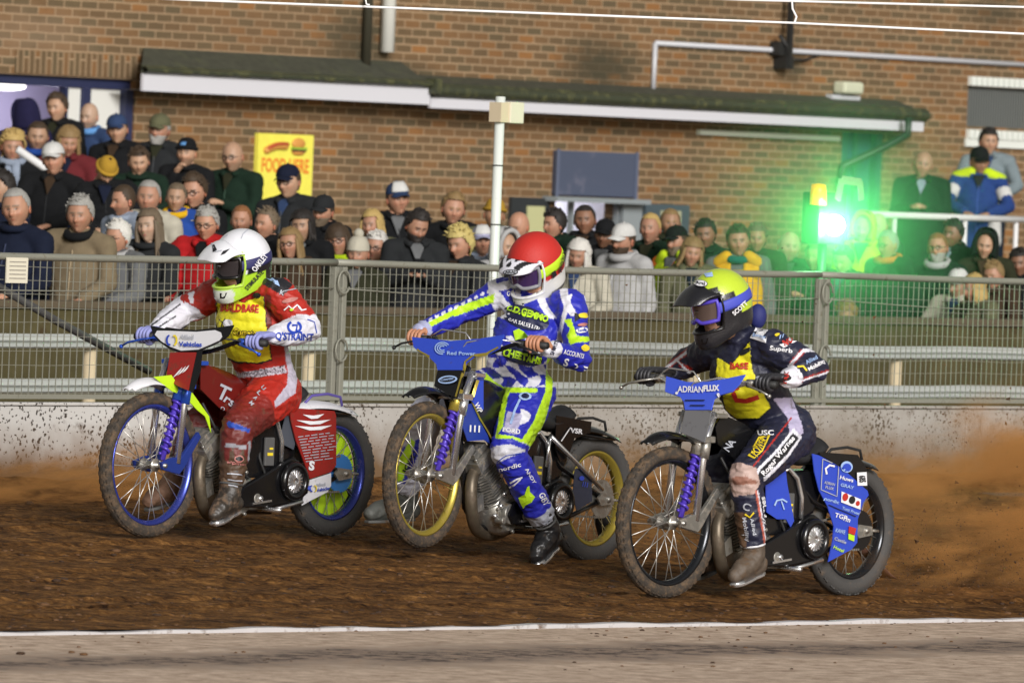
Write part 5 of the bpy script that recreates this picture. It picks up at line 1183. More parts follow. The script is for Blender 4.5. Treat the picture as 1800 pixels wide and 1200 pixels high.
    if S.g.v: S.g.obj('lettering', INKS, root)
    hs_ = [bpy.data.meshes.new('x') for _ in hms]
    T = []
    Hm = fr.M @ hm
    S2 = Surf(hms, Hm); st['hmarks'](S2)
    if S2.g.v: S2.g.obj('lettering', INKS, ho)
    for k, v in list(Q.items()): pass
    return root, Q
INKS = [ink_w, ink_k, ink_b, ink_y, ink_r, ink_l, ink_g, ink_p, gold, ink_n, bluep, ink_pk]; PK = 11
def C3(*a): return np.array(a, float)
RED = C3(.42, .022, .013); DRED = C3(.15, .020, .016); WH = C3(.72, .72, .80); BK = C3(.014, .014, .018); SKIN = C3(.46, .25, .16); BLU = C3(.022, .028, .42); LIM = C3(.50, .80, .02); NAV = C3(.016, .018, .042); GRY = C3(.30, .30, .34); PRP = C3(.42, .40, .58); MUD = C3(.09, .05, .028)
def suitm(name, rough=.55, dirt=.15, dscale=10, coat=0): return mat(name, rough=rough, dirt=dirt, dscale=dscale, vcol='paint', dcol=(.11, .065, .035), bump=.25, bscale=160, coat=coat)
def fill(n, c): return np.tile(c, (n, 1))
def put(col, m, c): col[m] = c
suitA = suitm('red_white_suit', .5, .26); suitB = suitm('blue_lime_suit', .45, .18); suitC = suitm('navy_suit', .5, .24)
helA = suitm('white_helmet_paint', .18, .05, 20, .5); helB = suitm('red_helmet_cover', .6, .05, 20); helC = suitm('yellow_black_helmet', .3, .08, 20, .3)
vestm = suitm('tabard_cloth', .55, .04, 12)

def paintA(V, X, Y, Wn, t, N):
    c = fill(len(V), RED); put(c, np.isin(Wn, ['head', 'neck']), BK)
    fo = np.isin(Wn, ['Lfore', 'Rfore']) | ((Wn == 'Larm') & (t > .88)) | ((Wn == 'Rarm') & (t > .86)); put(c, fo, WH)
    # white stripe and black panels on the right upper arm
    put(c, (Wn == 'Rarm') & inside([(325, 530), (352, 545), (378, 535), (392, 548), (345, 562), (322, 566)], X, Y), WH); put(c, (Wn == 'Rarm') & inside([(330, 515), (350, 508), (362, 520), (352, 530), (334, 533)], X, Y), WH)
    for a, b in (((255, 590), (310, 555)), ((285, 600), (332, 570)), ((265, 572), (318, 534))):
        d = np.abs((X - a[0]) * (b[1] - a[1]) - (Y - a[1]) * (b[0] - a[0])) / math.hypot(b[0] - a[0], b[1] - a[1]); put(c, (Wn == 'Rfore') & (d < 1.3) & (X > a[0]) & (X < b[0]), BK)
    # dark shoulder yoke on the left
    put(c, np.isin(Wn, ['torso', 'Larm']) & inside([(455, 480), (485, 478), (515, 500), (498, 520), (488, 514), (462, 500)], X, Y), BK)
    put(c, np.isin(Wn, ['torso']) & inside([(466, 515), (476, 520), (478, 580), (468, 572)], X, Y), DRED)
    # grey-white panel at the hip and lower back
    put(c, np.isin(Wn, ['torso', 'Lthigh']) & inside([(498, 600), (530, 600), (520, 690), (485, 716), (482, 706), (505, 675), (506, 655)], X, Y), C3(.50, .46, .56))
    wb = np.isin(Wn, ['torso', 'Lthigh', 'Rthigh']) & inside([(384, 640), (392, 634), (420, 655), (500, 642), (505, 655), (460, 662), (415, 664), (388, 652)], X, Y); nz = np.sin(X * 1.7 + Y * 2.1) * np.sin(X * .9 - Y * 1.3); put(c, wb, C3(.55, .50, .58)); put(c, wb & (nz > .35), BK)
    lg = np.isin(Wn, ['Lthigh', 'Rthigh']); kk = np.clip((Y - 680) / 60, 0, 1)[:, None]; c = np.where(lg[:, None], RED * .72 * (1 - kk) + DRED * .85 * kk, c); sh = np.isin(Wn, ['Lshin', 'Rshin']); put(c, sh, DRED * .9)
    m = sh & (Y > 800 + 14 * np.sin(X * .35) + 6 * np.sin(X * 1.1)); put(c, m, MUD * .9)
    put(c, sh & inside([(396, 778), (434, 783), (433, 789), (395, 786)], X, Y), GRY); put(c, (sh | lg) & inside([(398, 742), (404, 740), (440, 754), (438, 760), (400, 750)], X, Y), C3(.02, .07, .42))
    put(c, sh & (X > 436) & (X < 441) & (Y > 775), GRY)
    return c
def hpaintA(V, X, Y):
    c = fill(len(V), C3(.76, .77, .82)); m = (V[:, 2] < -.02) & (V[:, 0] < .06); put(c, m, BK)
    put(c, (V[:, 2] < -.085) & (V[:, 0] > .0), C3(.45, .72, .06)); put(c, (V[:, 2] < -.115) & (V[:, 0] > .13), C3(.62, .66, .60)); put(c, (V[:, 2] < -.05) & (np.abs(V[:, 1]) > .09) & (V[:, 0] > -.05) & (V[:, 2] > -.15), C3(.40, .66, .03))
    return c
def marksRA(S):
    S.text('BUILDBASE', 422, 542, 66, 3, RE, h=14, bold=.04, off=.006)
    S.text('Comets', 430, 583, 40, 3, K, h=12, bold=.06, off=.005, shear=.25); S.text('Comets', 430, 583, 38, 3, YE, h=10, bold=0, off=.008, shear=.25); S.oval(402, 568, 16, 14, 0, W, .006); S.line([(388, 580), (392, 566), (386, 562)], 1.6, K); S.line([(392, 566), (397, 560)], 1.4, K); S.line([(392, 567), (399, 565)], 1.4, K)
    S.oval(453, 519, 14, 8, 0, K, .006)
    S.text("Q'STRAINT", 517, 592, 66, 2, BL, h=15, bold=.03); S.line([(517 + 11 * math.cos(R(a)), 575 + 9 * math.sin(R(a))) for a in range(-60, 260, 20)], 4, BL); S.line([(513, 572), (522, 572), (520, 580), (530, 585)], 3.4, BL)
    S.line([(478, 602), (500, 608), (530, 608), (548, 600)], 1.5, K); S.line([(540, 562), (552, 566), (556, 585)], 1.4, BL)
    S.patch([(468, 490), (478, 484), (488, 494), (492, 504), (484, 500)], PB, .005, 2); S.text('K', 496, 515, 8, 20, GR); S.line([(500, 512), (520, 508)], 1.6, GR)
    S.oval(510, 528, 28, 8, -12, PK, .005); S.line([(500, 545), (508, 538), (514, 543), (522, 536), (530, 545), (538, 544)], 2.6, W); S.oval(513, 544, 6, 4, 0, LI, .007)
    for i, ch_ in enumerate('ULAM'): S.text(ch_, 463 - 7 * i, 682 + 9 * i, 7, 52, GR, h=7)
    S.oval(420, 806, 16, 12, 0, PK, .005); S.oval(420, 806, 11, 8, 0, K, .007); S.text('alpine', 415, 814, 32, 8, PK, h=7)
    for s in range(3): S.line([(400 + 1 * s, 832 + 10 * s), (425, 834 + 11 * s)], 2, GR)
    S.oval(410, 832, 22, 12, 10, mi=5, off=.003) if False else None
def hmarksA(S):
    S.oval(370, 466, 27, 9.5, -2, K, .004); S.oval(370, 466, 24, 7.5, -2, W, .006); S.text('Arai', 370, 466, 17, -2, K, h=6, off=.008, bold=.02)
    S.text('OAKLEY', 454, 461, 34, -52, W, h=10, bold=.03, off=.012); S.text('STIMULATE', 446, 492, 42, -48, K, h=8, bold=.03, off=.006)
    S.line([(372, 428), (380, 443), (390, 441)], 1.6, GR, .004); S.patch([(374, 432), (377, 430), (382, 440), (375, 444)], K, .004, 1); S.patch([(392, 442), (404, 438), (396, 446), (388, 449)], K, .004, 1); S.line([(424, 420), (427, 412), (436, 404)], 1.6, GR); S.patch([(390, 416), (402, 412), (400, 415), (392, 419)], GR, .004, 1)
skin_m = mat('skin_light', (.48, .27, .18), .5, var=.08)
JA = dict(pel=(480, 690, 0), wst=(462, 640, 0), ch=(443, 565, 0), nk=(446, 512, 0), hd=(430, 478, 0), Ls=(490, 517, .19), Le=(540, 577, .34), Lw=(483, 590, .37), Rs=(394, 510, -.19), Re=(324, 546, -.42), Rw=(276, 581, -.37), Lhip=(482, 690, .10), Lk=(418, 750, .20), La=(404, 868, .20), Lt=(378, 905, .21), Rhip=(455, 692, -.10), Rk=(345, 748, -.22), Ra=(305, 845, -.25), Rt=(262, 880, -.27))
RAD = dict(sh=.084, ua=.079, el=.072, fa=.070, wr=.046, hip=.128, th=.113, kn=.084, cf=.076, an=.062)
bootm = mat('muddy_leather', (.035, .028, .022), .45, dirt=.6, dcol=(.16, .10, .06), dscale=22); sole = mat('worn_sole', (.10, .10, .095), .6, dirt=.4); strapm = mat('boot_strap', (.10, .10, .10), .5)
stRA = dict(face=Vector((1, 0, 0)), paint=paintA, suit=suitA, vest=[(386, 511), (396, 520), (430, 530), (462, 516), (468, 520), (469, 560), (480, 634), (452, 640), (418, 638), (392, 626), (386, 590), (378, 560), (379, 530)], vest_in=[(386, 513), (396, 522), (430, 532), (460, 518), (465, 521), (466, 560), (476, 630), (452, 636), (420, 634), (395, 624), (389, 590), (381, 560), (382, 532)],
    vestm=vestm, vestc=(C3(.78, .72, .02), BK), gripL=(1.02, .355, .972), gripR=(1.02, -.355, .972), glove=True, handm=mat('blue_white_glove', (.28, .30, .62), .6, dirt=.3, dcol=(.03, .04, .30), dscale=28), boots=(bootm, chrome, strapm), bootsR=(mat('muddy_boot_light', (.20, .11, .07), .7, dirt=.5), sole, strapm),
    look=(40, 14, -3), hpos=(425, 457), hm=helA, hpaint=hpaintA, peakm=helA, ppaint=lambda V, X, Y: fill(len(V), C3(.76, .77, .82)), trim=mat('lime_trim', (.45, .66, .08), .4), lens=mat('smoke_lens', (.035, .03, .032), .08, coat=.5), gframe=blackm, strap=mat('navy_strap', (.03, .03, .12), .6), skin=skin_m, marks=marksRA, hmarks=hmarksA)
riderA, QA = rider(FA, 'speedway rider in white helmet and red and white suit under a yellow bib', JA, stRA, RAD)

def paintB(V, X, Y, Wn, t, N):
    c = fill(len(V), BLU); put(c, np.isin(Wn, ['head']), SKIN); put(c, Wn == 'neck', C3(.05, .04, .035))
    # swirling white stripes on chest and lower jacket
    T = Wn == 'torso'
    st_ = (np.sin((X - Y * .45) * .15 + 1.2 * np.sin(Y * .05)) > .45); put(c, T & (Y < 560) & st_, WH)
    put(c, np.isin(Wn, ['torso', 'Rarm']) & inside([(866, 500), (902, 490), (905, 505), (878, 512), (905, 545), (912, 560), (890, 552), (866, 520)], X, Y), WH); put(c, np.isin(Wn, ['torso', 'Rarm']) & inside([(880, 513), (905, 508), (908, 530), (892, 532)], X, Y), BLU)
    put(c, np.isin(Wn, ['torso', 'Larm']) & inside([(996, 520), (1006, 516), (994, 560), (984, 600), (978, 598), (986, 560)], X, Y), WH)
    chk = np.sin((X + 9 * np.sin(Y * .12)) * .14) * np.sin((Y - X * .25 + 6 * np.sin(X * .1)) * .17) > .0; put(c, np.isin(Wn, ['torso', 'Lthigh', 'Rthigh']) & (Y > 628) & (Y < 680) & chk, WH)
    put(c, T & (Y > 590) & (Y < 625) & (np.abs((X - 850) - (Y - 580) * .8) % 30 < 12), WH)
    # lime panels
    lim = np.isin(Wn, ['torso', 'Lthigh', 'Rthigh', 'Larm']); put(c, lim & inside([(962, 628), (978, 632), (972, 660), (971, 690), (958, 740), (935, 787), (916, 775), (938, 740), (958, 690), (960, 650)], X, Y), LIM)
    put(c, lim & inside([(854, 655), (872, 672), (885, 680), (945, 682), (944, 690), (896, 690), (885, 712), (876, 706), (851, 668)], X, Y), LIM); put(c, lim & inside([(878, 690), (892, 700), (884, 750), (870, 770), (876, 740)], X, Y), LIM); put(c, np.isin(Wn, ['Lthigh', 'Rthigh']) & inside([(872, 762), (902, 766), (935, 778), (930, 790), (900, 774), (870, 770)], X, Y), LIM)
    th = np.isin(Wn, ['Lthigh']); put(c, th & inside([(918, 694), (944, 692), (930, 740), (912, 748)], X, Y), WH); put(c, th & inside([(892, 722), (918, 728), (908, 764), (884, 758)], X, Y), PRP)
    put(c, np.isin(Wn, ['Larm']) & inside([(990, 562), (1004, 560), (1014, 590), (1040, 592), (1040, 600), (1012, 602), (1002, 606), (996, 590), (1002, 578)], X, Y), LIM)
    # arm stripe
    for a, b, w_, cc, s_ in (((730, 582), (800, 548), 4.6, LIM, 'R'), ((798, 549), (868, 524), 7, LIM, 'R'), ((735, 572), (862, 510), 2.6, WH, 'R')):
        d = np.abs((X - a[0]) * (b[1] - a[1]) - (Y - a[1]) * (b[0] - a[0])) / math.hypot(b[0] - a[0], b[1] - a[1]); m = np.isin(Wn, ['Rarm', 'Rfore', 'torso']) & (d < w_) & (X > a[0]) & (X < b[0] + 1)
        if cc is WH: m &= np.sin(X * .55) > -.3
        put(c, m, cc)
    put(c, (Wn == 'Rfore') & (t > .88), C3(.40, .42, .62)); put(c, (Wn == 'Lfore') & (t > .80), WH)
    # knees and shins
    kn = np.isin(Wn, ['Lshin', 'Lthigh']) & inside([(862, 788), (885, 775), (925, 778), (930, 790), (905, 800), (870, 815), (860, 812)], X, Y); put(c, kn, C3(.60, .60, .66)); put(c, np.isin(Wn, ['Lshin', 'Lthigh']) & inside([(870, 772), (900, 770), (932, 784), (928, 792), (898, 780), (868, 784)], X, Y), BLU)
    put(c, np.isin(Wn, ['Rshin', 'Rthigh']), C3(.55, .56, .66)); put(c, (Wn == 'Rshin') & inside([(700, 790), (738, 770), (735, 800), (712, 850), (700, 850)], X, Y), BLU); put(c, (Wn == 'Rshin') & inside([(700, 810), (722, 770), (730, 776), (708, 846), (698, 846)], X, Y), LIM)
    sh = Wn == 'Lshin'; put(c, sh & (t > .93), C3(.45, .47, .55))
    return c
def hpaintB(V, X, Y):
    c = fill(len(V), C3(.50, .022, .016)); m = V[:, 2] < -.05; put(c, m, C3(.62, .62, .60)); put(c, (V[:, 2] < .04) & (V[:, 0] > .085), C3(.62, .62, .60)); put(c, (V[:, 2] < -.12) & (V[:, 0] < .05), C3(.10, .10, .10)); return c
def ppaintB(V, X, Y):
    c = fill(len(V), BK); s = np.sin((V[:, 1] * 1.0 + np.abs(V[:, 1]) * 0 + V[:, 0] * .55) * 120); put(c, (s > .2) & (V[:, 1] > -.03), WH); s = np.sin((V[:, 1] - V[:, 0] * .7) * 110); put(c, (s > .35) & (V[:, 1] < .02), WH); put(c, V[:, 0] > V[:, 0].max() - .03, WH * .95); return c
def marksRB(S):
    S.oval(924, 559, 84, 40, 17, NV, .004, 6); S.text('C.D.GEMMO', 928, 552, 74, 17, LI, h=13, bold=.05, off=.008); S.text('CAR SALES LTD', 922, 570, 56, 17, W, h=7, bold=.02, off=.008)
    S.oval(918, 626, 72, 30, 14, NV, .004, 5); S.text('CHEETAHS', 918, 627, 66, 14, LI, h=13, bold=.05, off=.008); S.patch([(903, 582), (912, 578), (922, 584), (930, 594), (906, 598)], LI, .005, 3)
    S.text('GO', 898, 516, 14, 0, W, h=9); S.text('SHIRTS', 974, 611, 26, -68, NV, h=7, bold=.02); S.text('ACCOUNTS', 1008, 622, 36, 14, W, h=8); S.text('S', 995, 636, 8, 14, W, bold=.03); S.text('P', 1011, 645, 8, 14, W, bold=.03); S.text('E', 1027, 650, 8, 14, W, bold=.03)
    S.patch([(1010, 550), (1038, 546), (1039, 562), (1011, 566)], K, .004, 3); S.oval(1025, 555, 18, 8, 0, YE, .007); S.oval(1024, 571, 18, 6, -8, PK, .005); S.oval(1022, 581, 20, 10, -10, W, .005); S.text('Tools', 1022, 581, 14, -10, BL, h=6, off=.008); S.oval(1028, 612, 14, 12, 0, YE, .005)
    S.oval(923, 697, 22, 14, 0, PB, .005); S.oval(923, 697, 13, 9, 0, NV, .007); S.line([(914, 702), (905, 722), (898, 745)], 4, PB); S.text('FORD', 899, 757, 30, 8, W, h=8, bold=.04)
    S.text('nordic', 896, 820, 38, -14, W, h=8); S.line([(892, 852), (908, 842), (918, 838), (904, 852), (896, 856)], 3, W); S.patch([(926, 855), (930, 852), (931, 864), (940, 872), (934, 882), (925, 886), (920, 892), (916, 884), (912, 874), (922, 868)], LI, .005, 2)
    S.text('GBY', 956, 877, 24, 62, W, h=11, bold=.03); S.text('ANDY', 932, 836, 30, 60, W, h=6); S.line([(867, 832), (900, 868), (925, 915)], 2.2, LI, .004); S.line([(874, 812), (890, 800), (915, 796)], 1.6, BL); S.line([(936, 930), (955, 924), (980, 905)], 3, GR, .005)
    S.text('JORD', 722, 812, 44, -62, K, h=11, bold=.03)
def hmarksB(S):
    S.oval(898, 479, 26, 10, -2, K, .005); S.oval(898, 479, 22, 7, -2, GR, .007); S.text('ARAI', 898, 479, 17, -2, K, h=5, off=.009); S.text('MEGUIARS', 986, 458, 40, -76, K, h=6, off=.012, bold=.03); S.patch([(967, 478), (973, 474), (976, 482), (970, 488)], K, .012, 1)
def V_(s): return s
skinB = mat('skin_ruddy', (.50, .23, .13), .5, var=.1)
JB = dict(pel=(912, 672, 0), wst=(908, 635, 0), ch=(930, 582, 0), nk=(950, 527, 0), hd=(944, 484, 0), Ls=(1002, 536, .19), Le=(1018, 632, .36), Lw=(962, 612, .37), Rs=(884, 515, -.19), Re=(808, 552, -.38), Rw=(738, 582, -.38), Lhip=(932, 690, .10), Lk=(892, 792, .2), La=(965, 930, .22), Lt=(942, 978, .22), Rhip=(876, 685, -.11), Rk=(748, 728, -.3), Ra=(712, 880, -.45), Rt=(650, 902, -.5))
RB = dict(RAD); RB.update(ua=.066, el=.060, fa=.056, wr=.040, kn=.084, cf=.080, an=.070)
stRB = dict(face=Vector((1, 0, 0)), paint=paintB, suit=suitB, gripL=None, gripR=None, glove=False, handm=skinB, boots=(mat('black_boot', (.02, .02, .022), .3, dirt=.3), chrome, strapm), bootsR=(mat('grey_green_boot', (.10, .105, .095), .6, dirt=.3), sole, strapm),
    look=(47, 29, -6), hfwd=.07, ntop=.40, smid=.25, sback=.05, hpos=(958, 463), hm=helB, hpaint=hpaintB, peakm=helB, ppaint=ppaintB, trim=whitep, lens=mat('violet_lens', (.05, .025, .09), .08, coat=.5), gframe=mat('grey_frame', (.25, .25, .28), .5), strap=mat('lime_strap', (.48, .72, .02), .6), skin=skinB, marks=marksRB, hmarks=hmarksB, pdrop=.045, peak=.085, ptop=.036)
def gp(bk, fr, hx, hz, y): return fr.I @ (bk.matrix_world @ Vector((hx, y, hz))) if False else fr.I @ (bk.matrix_local @ Vector((hx, y, hz)))
stRB['gripL'] = gp(bikeB, FB, 1.02, 1.025, .355); stRB['gripR'] = gp(bikeB, FB, 1.02, 1.025, -.37)
riderB, QB = rider(FB, 'speedway rider in red helmet and blue, white and lime suit without gloves', JB, stRB, RB)

def paintC(V, X, Y, Wn, t, N):
    c = fill(len(V), NAV); put(c, np.isin(Wn, ['head']), SKIN); put(c, Wn == 'neck', BK)
    def ln(a, b, w_, cc, parts): 
        L_ = math.hypot(b[0] - a[0], b[1] - a[1]); d = np.abs((X - a[0]) * (b[1] - a[1]) - (Y - a[1]) * (b[0] - a[0])) / L_; s = ((X - a[0]) * (b[0] - a[0]) + (Y - a[1]) * (b[1] - a[1])) / L_ / L_
        put(c, np.isin(Wn, parts) & (d < w_) & (s > -.05) & (s < 1.05), cc)
    put(c, np.isin(Wn, ['torso', 'Lthigh']) & inside([(1358, 700), (1392, 698), (1408, 740), (1412, 760), (1400, 775), (1388, 765), (1385, 735)], X, Y), C3(.46, .42, .60))
    AR = ['Larm', 'Lfore']; ln((1372, 660), (1410, 618), 4.5, RED * .8, AR); ln((1372, 660), (1412, 616), 2.6, WH, AR); ln((1412, 616), (1440, 614), 3.2, WH, AR); ln((1385, 676), (1456, 652), 3.0, RED * .8, AR); ln((1385, 677), (1456, 654), 1.6, WH, AR)
    put(c, (Wn == 'Lfore') & (t > .78), WH)
    RA_ = ['Rarm', 'Rfore']; ln((1172, 645), (1225, 605), 5, RED * .8, RA_); ln((1172, 645), (1225, 605), 2.4, WH, RA_); ln((1195, 640), (1215, 650), 4, RED * .8, RA_); ln((1190, 633), (1212, 655), 1.8, WH, RA_)
    LG = ['Lthigh', 'Lshin']; put(c, np.isin(Wn, ['Lthigh', 'torso']) & inside([(1326, 848), (1332, 822), (1360, 795), (1395, 752), (1410, 768), (1385, 805), (1340, 850), (1330, 862)], X, Y), WH); put(c, np.isin(Wn, ['Lthigh', 'torso']) & inside([(1330, 846), (1336, 825), (1364, 798), (1394, 760), (1404, 770), (1382, 800), (1340, 842)], X, Y), BK)
    ln((1322, 822), (1388, 738), 1.3, RED, ['Lthigh', 'torso'])
    put(c, np.isin(Wn, LG) & inside([(1284, 815), (1300, 812), (1330, 822), (1336, 850), (1325, 868), (1290, 872), (1281, 850)], X, Y), C3(.50, .36, .32)); put(c, np.isin(Wn, LG) & inside([(1286, 838), (1310, 836), (1332, 846), (1330, 850), (1290, 852)], X, Y), C3(.30, .14, .10))
    ln((1330, 868), (1350, 985), 1.8, C3(.50, .12, .08), ['Lshin']); ln((1333, 868), (1353, 985), 1.2, WH, ['Lshin']); put(c, (Wn == 'Lshin') & inside([(1335, 866), (1356, 850), (1366, 985), (1355, 985)], X, Y), C3(.02, .02, .05))
    put(c, (Wn == 'Lshin') & (Y > 974), C3(.32, .07, .05)); put(c, (Wn == 'Lshin') & (Y > 974) & (X > 1349), C3(.46, .46, .62)); put(c, (Wn == 'Lshin') & (X < 1312) & (Y > 900), MUD * 1.2)
    return c
def hpaintC(V, X, Y):
    c = fill(len(V), C3(.50, .66, .04)); put(c, (V[:, 2] < -.02), BK); put(c, (V[:, 2] < .092) & (V[:, 0] > .06), BK); put(c, (V[:, 2] < .05) & (V[:, 0] > .0), BK); put(c, (V[:, 0] < -.02) & (V[:, 2] < -.02) & (V[:, 2] > -.06), C3(.50, .66, .04)); return c
def ppaintC(V, X, Y): return fill(len(V), BK)
def marksRC(S):
    S.text('BASE', 1300, 643, 32, 1, RE, h=11, bold=.04, off=.006); S.oval(1312, 617, 24, 9, -30, K, .005); S.oval(1268, 693, 9, 9, 0, K, .005)
    S.line([(1290, 690), (1295, 702), (1312, 704), (1333, 696)], 8, RE, .006); S.line([(1291, 692), (1291, 684), (1300, 682)], 4, RE, .006)
    S.patch([(1319, 594), (1328, 577), (1350, 581), (1347, 603)], W, .005, 4); S.text('Sunny', 1335, 592, 22, 14, PB, h=7, off=.008); S.text('N', 1320, 560, 1, 0, W) if False else None
    S.patch([(1370, 606), (1388, 590), (1400, 600), (1378, 612)], W, .005, 3); S.text('NO', 1385, 601, 17, -28, RE, h=10, bold=.05, off=.008); S.oval(1361, 574, 8, 6, 0, PB, .005); S.text('///', 1376, 591, 16, -20, PB, h=6); S.oval(1366, 589, 9, 5, -20, YE, .005); S.text('Superb', 1373, 615, 40, 8, W, h=10)
    S.text('4', 1401, 657, 15, -14, W, h=13, bold=.02); S.line([(1401, 645), (1412, 644), (1418, 652)], 3.4, YE); S.text('Allied', 1426, 633, 22, -28, PB, h=7); S.text('Mobility', 1436, 642, 34, -28, W, h=9, bold=.03); S.text('YAK', 1381, 664, 24, -78, RE, h=8, bold=.03)
    S.text('USC', 1346, 761, 28, 0, W, h=9, bold=.03); S.patch([(1315, 801), (1334, 768), (1354, 765), (1340, 793), (1326, 807)], YE, .004, 4); S.patch([(1319, 799), (1336, 771), (1350, 769), (1338, 791), (1327, 803)], NV, .006, 4); S.text('POWER', 1335, 786, 34, -56, YE, h=13, off=.009, bold=.03); 
    S.text('Roger Warnes', 1367, 802, 86, -50, W, h=12, bold=.03, off=.006, shear=.1); S.text('Roger Warnes', 1346, 922, 100, -97, W, h=11, bold=.03, off=.006)
    S.text('C', 1313, 890, 13, 20, GR, h=13, bold=.02); S.line([(1310, 903), (1318, 908), (1325, 900)], 3, YE); S.text('Mobility', 1311, 930, 44, 80, GR, h=9); S.text('Allied', 1324, 925, 30, 80, GR, h=6); S.text('SCOTT', 1342, 984, 24, -2, W, h=5)
def hmarksC(S):
    S.oval(1232, 499, 25, 13, 4, K, .004); S.oval(1232, 499, 23, 11, 4, W, .006); S.text('Arai', 1232, 499, 17, 4, K, h=7, off=.008, bold=.02); S.patch([(1190, 545), (1198, 535), (1226, 537), (1221, 549), (1192, 549)], W, .005, 3); S.text('pure', 1207, 543, 18, 3, PB, h=4, off=.008)
    S.text('SCOTT', 1298, 541, 30, -42, W, h=8, off=.012, bold=.03); S.line([(1264, 536), (1272, 527)], 3, LI, .004); S.patch([(1238, 482), (1252, 479), (1254, 487), (1242, 488)], PB, .005, 2)
JC = dict(pel=(1380, 762, 0), wst=(1350, 728, 0), ch=(1312, 662, 0), nk=(1305, 608, 0), hd=(1268, 555, 0), Ls=(1358, 610, .19), Le=(1430, 648, .38), Lw=(1385, 665, .37), Rs=(1255, 615, -.19), Re=(1212, 635, -.40), Rw=(1182, 655, -.38), Lhip=(1388, 758, .12), Lk=(1312, 838, .2), La=(1325, 975, .2), Lt=(1292, 1012, .2), Rhip=(1358, 760, -.12), Rk=(1262, 830, -.2), Ra=(1262, 960, -.2), Rt=(1225, 1000, -.2))
RC = dict(RAD); RC.update(sh=.084, ua=.078, el=.070, fa=.064, wr=.045, kn=.084, cf=.074, an=.064)
stRC = dict(face=Vector((1, 0, 0)), paint=paintC, suit=suitC, vest=[(1262, 625), (1285, 640), (1310, 610), (1322, 596), (1325, 650), (1345, 690), (1358, 716), (1335, 735), (1295, 736), (1275, 720), (1268, 690), (1258, 660)], vest_in=[(1262, 627), (1285, 642), (1310, 612), (1320, 600), (1322, 650), (1342, 690), (1354, 714), (1334, 732), (1296, 733), (1278, 718), (1271, 690), (1261, 660)],
    vestm=vestm, vestc=(C3(.78, .72, .02), BK), gripL=gp(bikeC, FC, 1.12, 1.02, .36), gripR=gp(bikeC, FC, 1.12, 1.02, -.36), glove=True, handm=mat('black_white_glove', (.025, .025, .03), .5, dirt=.30, dcol=(.45, .47, .55), dscale=14), boots=(mat('muddy_boot_brown', (.10, .075, .055), .6, dirt=.5), chrome, whitep), bootsR=(bootm, sole, strapm),
    look=(36, 20, 2), hpos=(1266, 530), hm=helC, hpaint=hpaintC, peakm=helC, ppaint=ppaintC, trim=blackm, lens=mat('amber_lens', (.10, .07, .06), .1, coat=.5), gframe=mat('violet_frame', (.09, .06, .50), .4), strap=mat('blue_strap', (.06, .08, .50), .6), skin=skin_m, marks=marksRC, hmarks=hmarksC, pdrop=.07, peak=.125)
riderC, QC = rider(FC, 'speedway rider in yellow and black helmet and navy suit under a yellow bib', JC, stRC, RC)
g = G(); c = FC.hit(1332, 556, .02); g.ball(c, (.042, .042, .06), 14, 10); g.obj('hood_pad', mat('blue_pad', (.016, .022, .14), .7), riderC)
